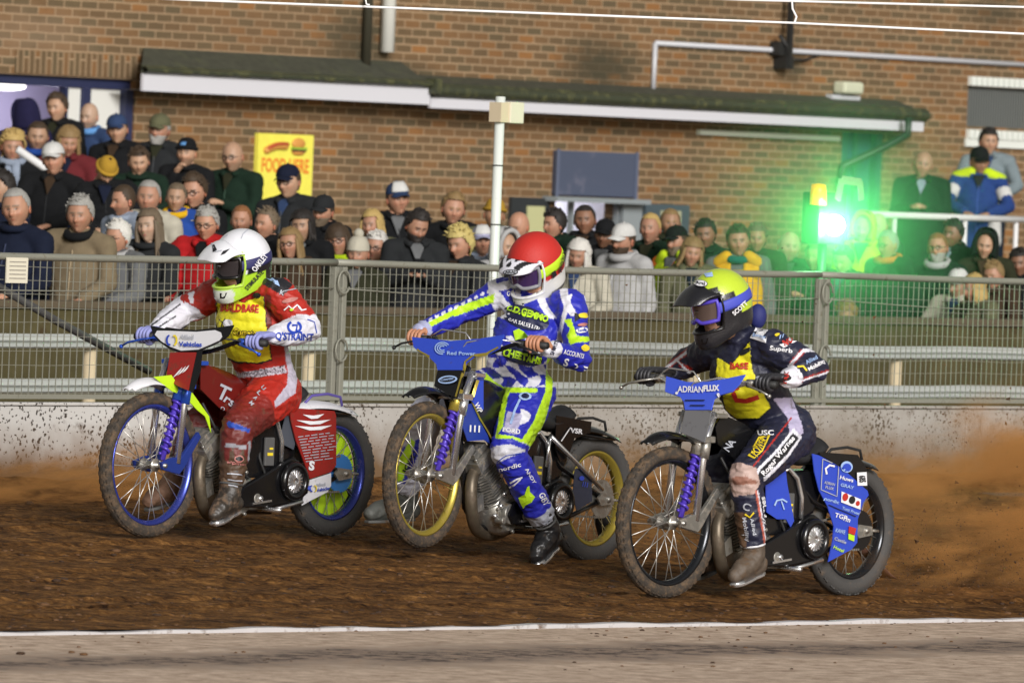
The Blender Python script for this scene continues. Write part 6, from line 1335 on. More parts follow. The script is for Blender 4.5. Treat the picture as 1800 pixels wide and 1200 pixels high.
# ================================================================ spectators
def head_geo(rn, skin, age=.4, stub=0, lipc=None, brow=(.05, .035, .02), female=False):
    """one closed sheet from crown to neck base; colours per vertex. centre at eye height, x right, y forward, z up"""
    ne, na = 40, 48; vs = []; cs = []; wj = rn.uniform(.9, 1.08) * (.93 if female else 1); fw = rn.uniform(.96, 1.06); nl = rn.uniform(.85, 1.25) * (.85 if female else 1)
    skin = np.array(skin) * .86 * rn.uniform(.88, 1.1); red = skin * np.array([1.12, .78, .70]); lip = np.array(lipc) if lipc is not None else skin * np.array([.85, .50, .48])
    for i in range(ne + 1):
        for j in range(na):
            a = 2 * math.pi * j / na; a = a if a <= math.pi else a - 2 * math.pi           # 0 = front
            if i <= 32:
                e = math.pi / 2 - (math.pi / 2 + 1.12) * i / 32; ce, se = math.cos(e), math.sin(e); z = .118 * se
                wx = .081 * fw; wy = .094 if abs(a) > 1.57 else .091
                x = wx * ce ** .86 * math.sin(a) if ce > 0 else 0; y = wy * ce ** .86 * math.cos(a)
                if z < 0:
                    k = min(1, -z / .106); x *= 1 - (.34 / wj) * k ** 1.7; y *= (1 - .04 * k) if abs(a) < 1.57 else 1 - .42 * k ** 1.2
                z2 = z + (-.006 if z < -.09 else 0); f = math.cos(a) > 0; az = math.degrees(a); zz = z
                def gb(a0, z0, sa, sz): return math.exp(-((az - a0) / sa) ** 2 - ((zz - z0) / sz) ** 2)
                d = .024 * nl * gb(0, -.038, 9, .013) + .014 * nl * gb(0, -.018, 7, .018) + .005 * (gb(17, .014, 14, .008) + gb(-17, .014, 14, .008)) - .015 * (gb(20, -.004, 10, .011) + gb(-20, -.004, 10, .011)) + .006 * (gb(32, -.035, 14, .018) + gb(-32, -.035, 14, .018)) + .006 * gb(0, -.068, 14, .010) - .004 * gb(0, -.078, 12, .004) + .009 * gb(0, -.098, 16, .012)
                x += d * math.sin(a); y += d * math.cos(a); p = (x, y, z2)
                c = skin * (1 + .05 * math.sin(az * .2 + zz * 60)); r_ = gb(0, -.038, 12, .014) + .8 * (gb(36, -.035, 16, .02) + gb(-36, -.035, 16, .02)); c = c * (1 - min(1, r_) * .6) + red * min(1, r_) * .6
                if gb(0, -.0685, 12, .0065) > .42: c = lip
                if gb(19, .016, 12, .0048) > .35 or gb(-19, .016, 12, .0048) > .35: c = np.array(brow)
                m = max(gb(19, -.004, 7, .0055), gb(-19, -.004, 7, .0055))
                if m > .45: c = np.array((.30, .27, .24)) if m < .72 else np.array((.03, .025, .02))
                elif m > .2: c = c * .5  # eye-socket shade painted into the skin colour
                if stub and zz < -.045 and abs(az) < 85 and gb(0, -.0685, 12, .0065) < .4: c = c * (1 - stub) + np.array(brow) * stub
            else:
                k = (i - 32) / (ne - 32); z = -.106 - .085 * k; rr_ = .050 + .004 * k + (.012 * k ** 2) ; x = rr_ * math.sin(a) * 1.03; y = rr_ * math.cos(a) - .020
                if k < .3: x = x * 1.0; y = y
                p = (x, y, z); c = skin * .96
            vs.append(p); cs.append(c)
    fs = [(i * na + j, (i + 1) * na + j, (i + 1) * na + (j + 1) % na, i * na + (j + 1) % na) for i in range(ne) for j in range(na)]
    for s in (-1, 1):       # ears
        b = len(vs); 
        for q in range(8):
            for w_ in range(6):
                u = 2 * math.pi * q / 8; v = -1.3 + 2.6 * w_ / 5; rr_ = math.cos(v); vs.append((s * (.074 * fw + .010 + .007 * math.sin(v)), -.004 + .017 * rr_ * math.cos(u) - .003, -.012 + .030 * rr_ * math.sin(u))); cs.append(red * .9)
        for q in range(8):
            for w_ in range(5): fs.append((b + q * 6 + w_, b + ((q + 1) % 8) * 6 + w_, b + ((q + 1) % 8) * 6 + w_ + 1, b + q * 6 + w_ + 1))
    return vs, fs, cs, fw

def hair_geo(kind, rn, fw):
    """shell over the skull, rough at its edge; kind: short crop long bob fringe ring quiff curly bun"""
    g = G(); ne, na = 26, 44
    th = {'short': .017, 'crop': .008, 'long': .020, 'bob': .024, 'fringe': .020, 'ring': .010, 'quiff': .020, 'curly': .027, 'bun': .012}[kind]
    nz0 = rn.random() * 9
    def lowest(a):          # hairline height by azimuth (0 front)
        d = abs(math.degrees(a)); f = {'short': .066, 'crop': .075, 'long': .070, 'bob': .060, 'fringe': .026, 'ring': .2, 'quiff': .072, 'curly': .058, 'bun': .078}[kind]
        b = {'long': -.10, 'bob': -.075, 'fringe': -.10, 'curly': -.085}.get(kind, -.070)
        if kind == 'ring' and d < 62: return .2
        if d < 48: return f
        if d < 80: return f + (-.005 - f) * (d - 48) / 32
        if d < 100: return -.008 + (b + .008) * (d - 80) / 20 if kind not in ('long', 'bob', 'fringe') else b * .8
        return b
    vs = []; ok = []
    for i in range(ne + 1):
        for j in range(na):
            a = 2 * math.pi * j / na; a = a if a <= math.pi else a - 2 * math.pi; e = math.pi / 2 - (math.pi / 2 + 1.0) * i / ne; ce = max(0, math.cos(e)); z = .118 * math.sin(e); wx = .082 * fw; x = wx * ce ** .86 * math.sin(a); y = .094 * ce ** .86 * math.cos(a)
            if z < 0 and kind not in ('long', 'bob', 'fringe'): y *= (1 - .30 * (-z / .106)) if y < 0 else 1; x *= 1 - .10 * (-z / .106)
            lo = lowest(a); k = (.30 if kind in ('short', 'quiff', 'crop', 'ring', 'bun') else .55) + (.70 if kind in ('short', 'quiff', 'crop', 'ring', 'bun') else .45) * min(1, max(0, (z - lo) / .11)); t = th * k * (1 + .32 * mn.noise(Vector((x * 70, y * 70, z * 30 + nz0))) + .15 * mn.noise(Vector((x * 160, y * 160, z * 60 + nz0)))) * rn.uniform(.85, 1.15)
            if kind == 'quiff' and z > .05: t += .022 * max(0, math.cos(a)) * (z / .118)
            if kind == 'curly': t *= 1 + .6 * mn.noise(Vector((x * 90, y * 90, z * 90)))
            n = Vector((x / wx / wx, y / .0088, z / .0139)).normalized(); top = .2 if kind != 'ring' else .072
            if kind == 'ring' and z > .045: ok.append(False)
            else: ok.append(z >= lo - .006)
            vs.append(Vector((x, y, z)) + n * t)
    fs = [(i * na + j, (i + 1) * na + j, (i + 1) * na + (j + 1) % na, i * na + (j + 1) % na) for i in range(ne) for j in range(na)]
    fs = [f for f in fs if all(ok[k] for k in f)]; g.add(vs, fs, 0, True)
    if kind in ('long', 'fringe', 'bob'):   # hanging locks
        drop = {'long': .20, 'fringe': .20, 'bob': .07}[kind]
        for k in range(34):
            d = R(62 + 236 * k / 33); sx = math.sin(d); cy = math.cos(d); L_ = drop * rn.uniform(.8, 1.1); wv = rn.uniform(-.012, .012)
            P = [(sx * .080 * fw, cy * .094, .03), (sx * .092, cy * .10 - .004, -.05), (sx * .094 + wv, cy * .092 - .004, -.05 - L_ * .5), (sx * .098 + wv * 2, cy * .085 + .012, -.05 - L_)]
            g.limb(P, [.015, .018, .016, .006], 6, 0, sub=2)
    if kind == 'bun': g.ball((0, -.115, .04), .030, 10, 8)
    if kind in ('short', 'quiff', 'curly', 'crop', 'bun'):
        for k in range(60 if kind != 'crop' else 0):   # tufts
            a = rn.uniform(-math.pi, math.pi); e = rn.uniform(.15, 1.45); ce = math.cos(e); z = .118 * math.sin(e)
            if z < lowest(a) + .01: continue
            p = Vector((.077 * fw * ce ** .86 * math.sin(a), .094 * ce ** .86 * math.cos(a), z)); n = p.normalized(); q = Vector((rn.uniform(-1, 1), rn.uniform(-.2, 1), rn.uniform(-.4, .5))) * .012
            g.limb([p + n * th * .5, p + n * (th + .006) + q * .6, p + n * (th + .006) + q * 1.5], [.009, .007, .003], 5, 0, sub=1)
    return g

JK = {}
def arms(pose):
    """shoulder, elbow, wrist for both sides and the hands' direction; torso frame: origin neck base, z up, y forward"""
    S_ = (.185, -.01, -.055)
    P = {'down': (((.24, -.04, -.34), (.235, .05, -.58)),) * 2, 'rail': (((.25, .06, -.30), (.17, .34, -.40)),) * 2, 'lean': (((.28, .10, -.27), (.10, .33, -.36)),) * 2, 'fold': (((.26, .06, -.30), (-.03, .21, -.25)), ((.26, .06, -.30), (-.02, .17, -.28))),
         'phone': (((.22, .04, -.30), (.055, .26, -.24)),) * 2, 'chin': (((.20, .12, -.28), (.04, .19, -.05)), ((.25, .04, -.32), (.10, .22, -.36))), 'pocket': (((.29, -.06, -.31), (.20, .10, -.50)),) * 2}[pose]
    out = []
    for k, s in ((0, 1), (1, -1)):
        e, w_ = P[k]; out.append([Vector((s * S_[0], S_[1], S_[2])), Vector((s * e[0], e[1], e[2])), Vector((s * w_[0], w_[1], w_[2]))])
    return out
def jacket(pose, fat, puff, seed):
    key = (pose, fat, puff, seed)
    if key in JK: return JK[key]
    g = G(); g.limb([(0, -.01, -.66), (0, 0, -.45), (0, .005, -.22), (0, -.015, -.075)], [.165 * fat, .160 * fat, .180 * (fat * .5 + .5), .135], 22, 0, [.80, .82 if fat > 1.05 else .70, .68, .66], (1, 0, 0), 4)
    A_ = arms(pose)
    g.limb([A_[1][0], (0, -.02, -.035), A_[0][0]], [.072, .078, .072], 14, 0, .95, sub=3); p_ = 1 + puff * .25
    for s_, e, w_ in A_:
        g.limb([s_, s_.lerp(e, .5), e], [.070 * p_, .060 * p_, .056 * p_], 14); g.limb([e, e.lerp(w_, .5), e.lerp(w_, .93)], [.056 * p_, .052 * p_, .043 * p_], 14)
    me = remesh(g, .017, 2); V = verts_np(me); N = np.array([tuple(v.normal) for v in me.vertices]); d = np.array([(.5 - abs(mn.noise(Vector((p[0] * 8 + seed, p[1] * 8, p[2] * 13))))) + .5 * (.5 - abs(mn.noise(Vector((p[0] * 18, p[1] * 18 + seed, p[2] * 26))))) for p in V])
    if puff: d += 1.0 * np.abs(np.sin(V[:, 2] * 40))
    V = V + N * (d * .013)[:, None]; me.vertices.foreach_set('co', V.ravel()); me.update(); JK[key] = me; return me
def simple_hand(vs, fs, cs, wrist, el, skin, curl=.5):
    g = G(); w_ = Vector(wrist); d = (w_ - Vector(el)).normalized(); side = d.cross(Vector((0, 0, 1))); side = side.normalized() if side.length > .1 else Vector((1, 0, 0)); dn = side.cross(d)
    if dn.z > 0: dn = -dn
    g.limb([w_ - d * .05, w_, w_ + d * .045, w_ + d * .085], [.026, .027, .034, .036], 8, 0, .55, side, 2)
    for i, l in enumerate((.85, 1, .95, .78)):
        o = side * (.026 - .0175 * i); b = w_ + d * .085 + o; g.limb([b, b + (d * .028 + dn * .010 * curl) * l, b + (d * .040 + dn * .036 * curl) * l, b + (d * .036 + dn * .062 * curl) * l], [.0095, .009, .0085, .007], 6, 0, sub=1)
    b = w_ + d * .03 + side * .030; g.limb([b, b + side * .018 + d * .03 + dn * .01, b + side * .012 + d * .058 + dn * .022], [.012, .011, .008], 6, 0, sub=1)
    k = len(vs); vs += g.v; fs += [tuple(i + k for i in f) for f in g.f]; cs += [np.array(skin)] * len(g.v)

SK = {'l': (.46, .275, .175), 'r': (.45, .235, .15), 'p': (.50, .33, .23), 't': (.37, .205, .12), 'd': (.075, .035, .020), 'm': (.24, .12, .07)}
HC = {'brown': (.045, .026, .012), 'dark': (.014, .010, .008), 'blond': (.42, .29, .10), 'sandy': (.22, .14, .055), 'grey': (.30, .29, .27), 'white': (.58, .56, .52), 'ginger': (.22, .09, .03), 'ash': (.13, .095, .06), 'yellow': (.50, .40, .14)}
skinmat = mat('face_skin', rough=.55, vcol='paint'); hairn = lambda c: mat('hair_' + c, HC[c], .7, var=.3, bscale=600)
def cloth(c):
    n = 'cloth_%02x%02x%02x' % tuple(int(min(1, x) ** .4545 * 255) for x in c)
    if n in MATS: return MATS[n]
    k = .55 if max(c) < .1 else .85
    m = mat(n, tuple(x * k for x in c), .9, bump=.12, bscale=60, var=.12); m.node_tree.nodes['Principled BSDF'].inputs['Specular IOR Level'].default_value = .2
    return m
CL = {'black': (.012, .013, .015), 'char': (.030, .033, .036), 'navy': (.012, .018, .045), 'olive': (.040, .042, .020), 'green': (.018, .045, .028), 'tan': (.20, .155, .095), 'grey': (.14, .145, .15), 'lgrey': (.42, .42, .42), 'white': (.62, .62, .60), 'red': (.40, .012, .014), 'maroon': (.13, .018, .022), 'blue': (.02, .07, .32), 'pblue': (.28, .33, .42), 'mid': (.03, .055, .13), 'cream': (.50, .47, .38), 'yellow': (.72, .42, .01), 'hivis': (.55, .75, .02), 'brown': (.075, .045, .025), 'teal': (.01, .13, .10), 'dgreen': (.012, .035, .02), 'orange': (.65, .16, .02), 'sky': (.12, .30, .62), 'mustard': (.42, .25, .03), 'lav': (.45, .45, .62), 'khaki': (.12, .12, .065)}
pcount = 0; PLACED = []
def person(px, py, hp, label, skin='l', hair='short', hc='brown', jk='black', pose='down', yaw=0, pitch=0, acc=(), fat=1.0, puff=0, beard=None, female=False, collar=None, body=0, group='spectators on the terrace', hat=None, hatc=None):
    """px,py centre of the face; hp head height in photo pixels (crown to chin)"""
    global pcount; pcount += 1; rn = random.Random(pcount * 7 + 1)
    v = py - 300 - .04 * (px - 900); d = float(np.interp(v, [-60, -30, 20, 60, 80, 95], [11.9, 10.2, 7, 4, 1.6, .48]))
    for qx, qy, qd in PLACED:      # whoever is lower in the picture stands in front
        if abs(qx - px) < 52 and qy > py + 3 and d < qd + .42: d = qd + .42
    d = min(d, 12.2); PLACED.append((px, py, d)); Wd = on_plane(px, py, TF.W(0, d, 0), TF.y); Y = Wd.y; d = TF.loc(Wd).y
    fl = terr_h(d); s = hp * Y / (.232 * 16000); s = max(.84, min(1.16, s)); yw = R(200 + yaw)  # towards the track
    # base frame: x right of the person, y forward
    yaw += rn.uniform(-9, 9); pitch += rn.uniform(-4, 7); rl = rn.uniform(-7, 7)
    face = Vector((-.42, -.90, 0)).normalized(); ang = math.atan2(face.y, face.x) - math.pi / 2 + R(yaw) * .55 + R(body) + R(rn.uniform(-16, 16)); lean_m = Matrix.Rotation(R(rn.uniform(-5, 5)), 4, 'Y') @ Matrix.Rotation(R(rn.uniform(-3, 7)), 4, 'X')
    H = Wd.z - fl; leg = max(.15, H - .80 * s)
    root = thing('person', label, 'person', Matrix.Translation((Wd.x, Wd.y, fl)) @ Matrix.Rotation(ang, 4, 'Z'), group)
    nb = Vector((0, -.015, H - .128 * s)); HM = Matrix.Translation((0, 0, H)) @ Matrix.Rotation(R(yaw) * .45, 4, 'Z') @ Matrix.Rotation(-R(pitch), 4, 'X') @ Matrix.Rotation(R(rl), 4, 'Y') @ Matrix.Scale(s, 4)
    vs, fs, cs, fw = head_geo(rn, SK[skin], stub=(.35 if beard == 'stubble' else 0), brow=HC.get(hc if hair else 'ash', (.05, .03, .02)) if hc not in ('white', 'grey', 'blond', 'yellow') else (.16, .12, .08), female=female, lipc=(.42, .10, .09) if female else None)
    vs = [tuple(HM @ Vector(p)) for p in vs]; TM = Matrix.Translation(nb) @ lean_m @ Matrix.Scale(s, 4)
    if hp > 30 or True:
        for s_, e, w_ in arms(pose):
            if pose in ('down', 'pocket'): continue
            v2 = []; simple_hand(v2, fs_ := [], c2 := [], w_, e, SK[skin]); k = len(vs); vs += [tuple(TM @ Vector(p)) for p in v2]; fs += [tuple(i + k for i in f) for f in fs_]; cs += c2
    g = G(); g.limb([(0, -.02, -.03), (0, 0, -.25), (0, 0, -.62)], [.10, .13, .13], 10, 0, .7, (1, 0, 0), 1)      # trunk and legs under the clothes
    k = len(vs); vs += [tuple(TM @ Vector(p)) for p in g.v]; fs += [tuple(i + k for i in f) for f in g.f]; cs += [np.array(SK[skin])] * len(g.v)
    g = G(); hip = H - .80 * s
    for sx in (-1, 1): g.limb([(sx * .085, 0, hip), (sx * .095, .02, leg * .52), (sx * .10, -.02, .05)], [.06, .05, .04], 8, 0, sub=1)
    k = len(vs); vs += g.v; fs += [tuple(i + k for i in f) for f in g.f]; cs += [np.array(SK[skin])] * len(g.v)
    me = bpy.data.meshes.new('body'); me.from_pydata([tuple(v) for v in vs], [], fs); me.materials.append(skinmat); set_vcol(me, np.array(cs)); me.polygons.foreach_set('use_smooth', [True] * len(fs)); link('body', me, root)
    jc = CL[jk] if isinstance(jk, str) else jk; jm = jacket(pose, fat, puff, (pcount % 2)); o = link('jacket', jm, root, TM); 
    if not jm.materials: jm.materials.append(cloth(CL['black']))
    o.material_slots[0].link = 'OBJECT'; o.material_slots[0].material = cloth(jc)
    if leg > .3:
        g = G()
        for sx in (-1, 1): g.limb([(sx * .085, 0, hip + .06), (sx * .098, .02, leg * .52), (sx * .10, -.01, .08)], [.105, .078, .062], 12, 0, sub=3); 
        g.obj('trousers', cloth(CL[rn.choice(['navy', 'black', 'char', 'mid'])]), root)
        g = G()
        for sx in (-1, 1): g.limb([(sx * .10, -.04, .045), (sx * .105, .10, .035)], [.045, .038], 8, 0, sub=2)
        g.obj('shoes', cloth(CL['black']), root)
    # collar or hood round the neck
    cc = CL[collar] if collar else jc
    g = G(); hi = rn.choice((.014, .022, .030)); op = 0 if collar or rn.random() < .25 else rn.choice((24, 34, 44)); ring = []
    for q in range(19): a = R(op + (360 - 2 * op) * q / 18); ring.append(nb + Vector((math.sin(a) * (.080 + .004 * math.cos(a)), math.cos(a) * .074 + (.018 if math.cos(a) > .6 else 0), .010 - hi * .9 * math.cos(a))))
    g.tube(ring, [(.030 if collar else .023) * s] * 19, 8, 0, closed=(op == 0), up=(0, 0, 1)); g.obj('collar', cloth(cc), root)
    if op and not collar:
        g = G(); g.grid(lambda u, v: tuple(nb + Vector(((u - .5) * .10 * (1 - v) * 1.15, (.060 + .075 * v ** .7 + .006) * (1.0 if fat <= 1.05 else 1.05), .004 - .145 * v))), 6, 8, thick=.004); g.obj('shirt_front', cloth(CL[rn.choice(['black', 'char', 'navy', 'grey', 'brown', 'olive', 'mid', 'pblue'])]), root)
    if rn.random() < .4 and hat != 'hood':
        g = G(); g.limb([nb + Vector((-.105, -.06, .0)), nb + Vector((-.05, -.125, -.015)), nb + Vector((.05, -.125, -.015)), nb + Vector((.105, -.06, .0))], [.035, .05, .05, .035], 10, 0, sub=3); g.obj('folded_hood', cloth(jc), root)
    if hp > 38:   # zip / shirt front
        g = G(); zz = [(-.0, .112, -.10), (0, .132, -.22), (0, .138, -.36), (0, .14, -.52)]; P = [TM @ Vector((x, y * (1 if fat <= 1.05 else 1.12), z)) for x, y, z in zz]; g.tube(P, .0045, 5); g.obj('zip', cloth(tuple(min(.6, c * 2.2 + .03) for c in jc)), root)
    HK = lambda: HM
    if hair and hat is None:
        hair_geo(hair, rn, fw).obj('hair', hairn(hc), root, HM)
    elif hair in ('long', 'bob', 'fringe'): hair_geo(hair, rn, fw).obj('hair', hairn(hc), root, HM)
    elif hair and hat in ('cap',): 
        g = hair_geo('crop', rn, fw); g.obj('hair', hairn(hc), root, HM)
    if hat:
        hm_ = cloth(CL[hatc] if isinstance(hatc, str) else hatc); g = G()
        if hat == 'cap':
            g.grid(lambda u, v: (math.sin(2 * math.pi * u) * .088 * math.cos(v * 1.5) ** .8, math.cos(2 * math.pi * u) * .102 * math.cos(v * 1.5) ** .8, .040 + .092 * math.sin(v * 1.5)), 28, 10); g.grid(lambda u, v: ((u - .5) * .15 * (1 - .25 * v * v), .086 - .10 * (2 * u - 1) ** 2 * .35 + .085 * v * (1 - .25 * (2 * u - 1) ** 2), .048 - .020 * v - .022 * (2 * u - 1) ** 2), 12, 6, thick=.005); g.ball((0, 0, .133), .009, 6, 4)
        elif hat == 'beanie':
            g.grid(lambda u, v: (math.sin(2 * math.pi * u) * .090 * math.cos(v * 1.5) ** .7, math.cos(2 * math.pi * u) * .104 * math.cos(v * 1.5) ** .7, .030 + .115 * math.sin(v * 1.5)), 28, 10); g.tube([(math.sin(a) * .088, math.cos(a) * .102, .045 - .010 * math.cos(a) * 0) for a in [2 * math.pi * q / 24 for q in range(24)]], .017, 8, closed=True)
        elif hat == 'bobble':
            g.grid(lambda u, v: (math.sin(2 * math.pi * u) * .092 * math.cos(v * 1.5) ** .7, math.cos(2 * math.pi * u) * .106 * math.cos(v * 1.5) ** .7, .030 + .115 * math.sin(v * 1.5)), 28, 10); g.ball((0, 0, .16), .042, 10, 8)
        elif hat == 'hood':
            g.grid(lambda u, v: (math.sin(R(50 + 260 * u)) * (.118 * math.cos(v * 1.45) ** .6 + .004), math.cos(R(50 + 260 * u)) * .13 * math.cos(v * 1.45) ** .6 - .01 + .06 * v * 0, -.10 + .26 * math.sin(v * 1.45)), 24, 10, thick=.008); g.tube([(.095 * math.sin(a), .065 + .01 * math.cos(a), .015 + .125 * math.cos(a)) for a in [-2.4 + 4.8 * q / 16 for q in range(17)]], .02, 8)
        g.obj('hat' if hat != 'hood' else 'hood', hm_, root, HM)
        if 'patch' in acc: g = G(); g.grid(lambda u, v: ((u - .5) * .05, .100 - .03 * v + (.0 if hat == 'cap' else .022), .066 + .03 * v), 3, 3, thick=.003); g.obj('cap_badge', cloth(CL['sky']), root, HM)
        if 'panel' in acc: g = G(); g.grid(lambda u, v: (math.sin(R(-50 + 100 * u)) * .091 * math.cos(.15 + v * .9) ** .8, math.cos(R(-50 + 100 * u)) * .105 * math.cos(.15 + v * .9) ** .8, .052 + .08 * v), 10, 5, thick=.003); g.obj('cap_front', cloth(CL['white']), root, HM)
    if 'glasses' in acc:
        g = G()
        for sx in (-1, 1): g.tube([(sx * .031 + .021 * math.cos(a), .096 - .008 * abs(math.cos(a)) * (1 if math.cos(a) * sx > 0 else 0), -.004 + .016 * math.sin(a)) for a in [2 * math.pi * q / 12 for q in range(12)]], .0028, 5, closed=True); g.tube([(sx * .052, .088, .0), (sx * .082, .01, .002)], .0025, 5)
        g.tube([(-.010, .100, .0), (.010, .100, .0)], .0028, 5); g.obj('glasses', blackm, root, HM)
    if 'headphones' in acc: pass
    if beard and beard != 'stubble':
        g = G(); n = 16
        def bd(u, v): a = R(-82 + 164 * u); zz = -.046 - .066 * v; k = min(1, -zz / .106); w_ = .077 * fw * (1 - .30 * k ** 1.7) + .007; y = (.094 + .006 * v); q = 1 - .45 * v * v; m = .012 if (abs(math.degrees(a)) < 15 and v < .45) else 0; return (w_ * math.sin(a) * (math.cos(k * .9)) ** .4 , y * math.cos(a) * (math.cos(k * .75)) ** .4 + .003 - m, zz - .008 * v)
        g.grid(bd, n, 8, thick=.006); g.obj('beard', hairn(beard), root, HM)
    if 'vest' in acc or 'gilet' in acc:
        vc = 'hivis' if 'vest' in acc else 'yellow'; g = G()
        g.grid(lambda u, v: (math.sin(R(-150 + 300 * u)) * (.168 + .028 * math.sin(v * 3)) , math.cos(R(-150 + 300 * u)) * (.132 + .02 * math.sin(v * 3)) , -.62 + .52 * v), 24, 10, thick=.006); g.limb([(-.15, .03, -.035), (-.09, .06, .005)], [.05, .05], 8); g.limb([(.15, .03, -.035), (.09, .06, .005)], [.05, .05], 8)
        for sx in (-1, 1): g.grid(lambda u, v: (sx * (.05 + .12 * u), .125 - .02 * u - .12 * (v) ** 2, -.14 + .155 * v - .03 * u), 5, 8, thick=.006)
        g.obj('gilet' if 'gilet' in acc else 'hi_vis_vest', cloth(CL[vc]), root, TM)
    if 'scarf' in acc: g = G(); g.tube([nb + Vector((math.sin(a) * .085, math.cos(a) * .080, .02 - .02 * math.cos(a))) for a in [2 * math.pi * q / 16 for q in range(16)]], .030, 8, closed=True); g.limb([nb + Vector((-.04, .09, 0)), nb + Vector((-.05, .15, -.2))], [.035, .03], 8, 0, .4); g.obj('scarf', cloth(CL['pblue']), root)
    if 'phone' in acc: g = G(); g.box((-.038, .36, -.25), (.038, .368, -.11)); g.obj('phone', cloth(CL['black']), root, TM)
    if 'cup' in acc: g = G(); g.lathe([(0, -.0), (.030, 0), (.040, .11), (.036, .11), (.027, .006), (0, .006)], (.05, .38, -.30), 'Z', 16, closed=False); g.obj('cup', cloth(CL['white']), root, TM)
    if 'yoke' in acc:
        g = G(); g.limb([(-.19, .0, -.03), (-.08, .03, .022)], [.062, .05], 10, 0, .8); g.limb([(.19, .0, -.03), (.08, .03, .022)], [.062, .05], 10, 0, .8); g.obj('jacket_yoke', cloth(CL['hivis']), root, TM)
        g = G()
        for sx in (-1, 1): e0, e1 = arms(pose)[0 if sx > 0 else 1][0], arms(pose)[0 if sx > 0 else 1][1]; g.limb([e0.lerp(e1, .35), e0.lerp(e1, .6)], [.071, .069], 12)
        g.limb([(-.16, .07, -.40), (-.165, .03, -.58)], [.06, .07], 10); g.obj('white_panels', cloth(CL['white']), root, TM)
    if 'band' in acc:
        g = G()
        for sg2 in (0, 1):
            s_, e, w_ = arms(pose)[sg2]; g.limb([e, e.lerp(w_, .5)], [.061, .058], 12)
        g.obj('sleeve_band', cloth(CL['blue']), root, TM)
    if 'stripes' in acc:
        g = G(); s_, e, w_ = arms(pose)[1]
        for k in range(5): g.limb([s_.lerp(e, .1 + .18 * k) + Vector((0, .03, .015)), s_.lerp(e, .14 + .18 * k) + Vector((0, .03, .01))], [.052, .052], 8)
        g.obj('sleeve_marks', cloth(CL['white']), root, TM)
    return root
CALLS = []
def P_(*a, **k): CALLS.append((a, k))
# ---- upper left, by the door
P_(100, 190, 46, 'young man with tall dark quiff in black top, standing highest by the doorway', 'l', 'quiff', 'brown', 'black', yaw=-5)
P_(157, 205, 46, 'bald man in mid-blue zipped top in front of the white door panel', 'p', None, 'ash', 'mid', 'fold', yaw=5, beard='stubble', collar='sky')
P_(206, 228, 49, 'man in slate blue cap turned right, by the navy door frame', 'l', 'crop', 'brown', 'black', 'down', yaw=35, hat='cap', hatc='mid', fat=1.1)
P_(280, 228, 50, 'bearded man in olive green cap and charcoal coat against the bricks', 'r', 'crop', 'grey', 'char', 'down', yaw=0, hat='cap', hatc='khaki', beard='grey', fat=1.15)
P_(328, 270, 46, 'man in black beanie with a blue badge, hand at his chin', 'l', 'crop', 'dark', 'black', 'chin', hat='beanie', hatc='black', acc=('patch', 'band') if False else ('patch',), beard='stubble')
P_(409, 276, 52, 'bald man with glasses in open green-black jacket, hands together', 'l', None, 'ash', 'dgreen', 'phone', yaw=0, acc=('glasses',), fat=1.2, beard='stubble')
P_(66, 240, 50, 'dark-haired man in black coat with royal blue shirt collar, at left', 'l', 'crop', 'brown', 'black', 'down', yaw=15, collar='blue')
P_(22, 258, 52, 'woman with frizzy blond hair and pale blue scarf at far left', 'r', 'curly', 'blond', 'black', 'rail', female=True, acc=('scarf',), yaw=10)
P_(120, 250, 50, 'woman with side-swept blond hair in maroon jacket', 'r', 'bob', 'sandy', 'maroon', 'rail', female=True, yaw=40, pitch=12)
P_(94, 280, 54, 'man in white baseball cap and navy jacket with royal blue sleeve bands', 'r', 'crop', 'ash', 'black', 'lean', yaw=8, hat='cap', hatc='white', acc=('band',), fat=1.15)
P_(244, 284, 47, 'dark-haired boy looking down to the right in green-black coat', 'l', 'short', 'brown', 'dgreen', 'lean', yaw=30, pitch=15)
P_(186, 300, 46, 'person in mustard beanie and black padded coat bending forward', 'l', 'crop', 'brown', 'black', 'lean', yaw=50, pitch=40, hat='beanie', hatc='mustard', puff=1, fat=1.2)
P_(45, 205, 46, 'dark hooded figure standing in for the shadow in the doorway', 'm', None, 'dark', (.02, .018, .07), 'down', hat='hood', hatc=(.02, .018, .07), yaw=150, body=120)  # figure added in place of a dark shadow silhouette in the doorway
P_(4, 330, 56, 'man with dark hair in black and white jacket cut by the left edge', 'l', 'short', 'dark', 'navy', 'rail', acc=('stripes',), yaw=-10)
# ---- front rows left
P_(28, 366, 66, 'heavy bald man in plain black jacket, leftmost of the front row', 'r', 'crop', 'grey', 'navy', 'rail', fat=1.25, yaw=5)
P_(140, 378, 62, 'grey-haired man in tan jacket leaning on the wall', 'r', 'short', 'grey', 'tan', 'rail', yaw=5, collar='black', fat=1.05)
P_(207, 417, 56, 'older man with white hair and dark glasses in pale checked jacket', 'r', 'short', 'white', 'grey', 'rail', acc=('glasses',), yaw=5, collar='lgrey')
P_(217, 353, 54, 'man with moustache stubble in pale blue-grey fleece behind the front row', 'r', 'crop', 'brown', 'pblue', 'down', beard='stubble', yaw=-10)
P_(261, 347, 57, 'white-haired man in cream anorak looking right', 'r', 'crop', 'grey', 'cream', 'down', yaw=18)
P_(262, 398, 56, 'woman with long light brown hair in dark coat beside the cream anorak', 'p', 'long', 'ash', 'char', 'rail', female=True, yaw=8)
P_(341, 337, 57, 'young man with thick brown hair and glasses in black top', 'r', 'quiff', 'brown', 'black', 'down', acc=('glasses',), yaw=8)
P_(310, 348, 44, 'person in blue and yellow scarf half hidden behind the man in glasses', 'l', 'crop', 'ash', 'blue', 'down', collar='yellow', yaw=20)
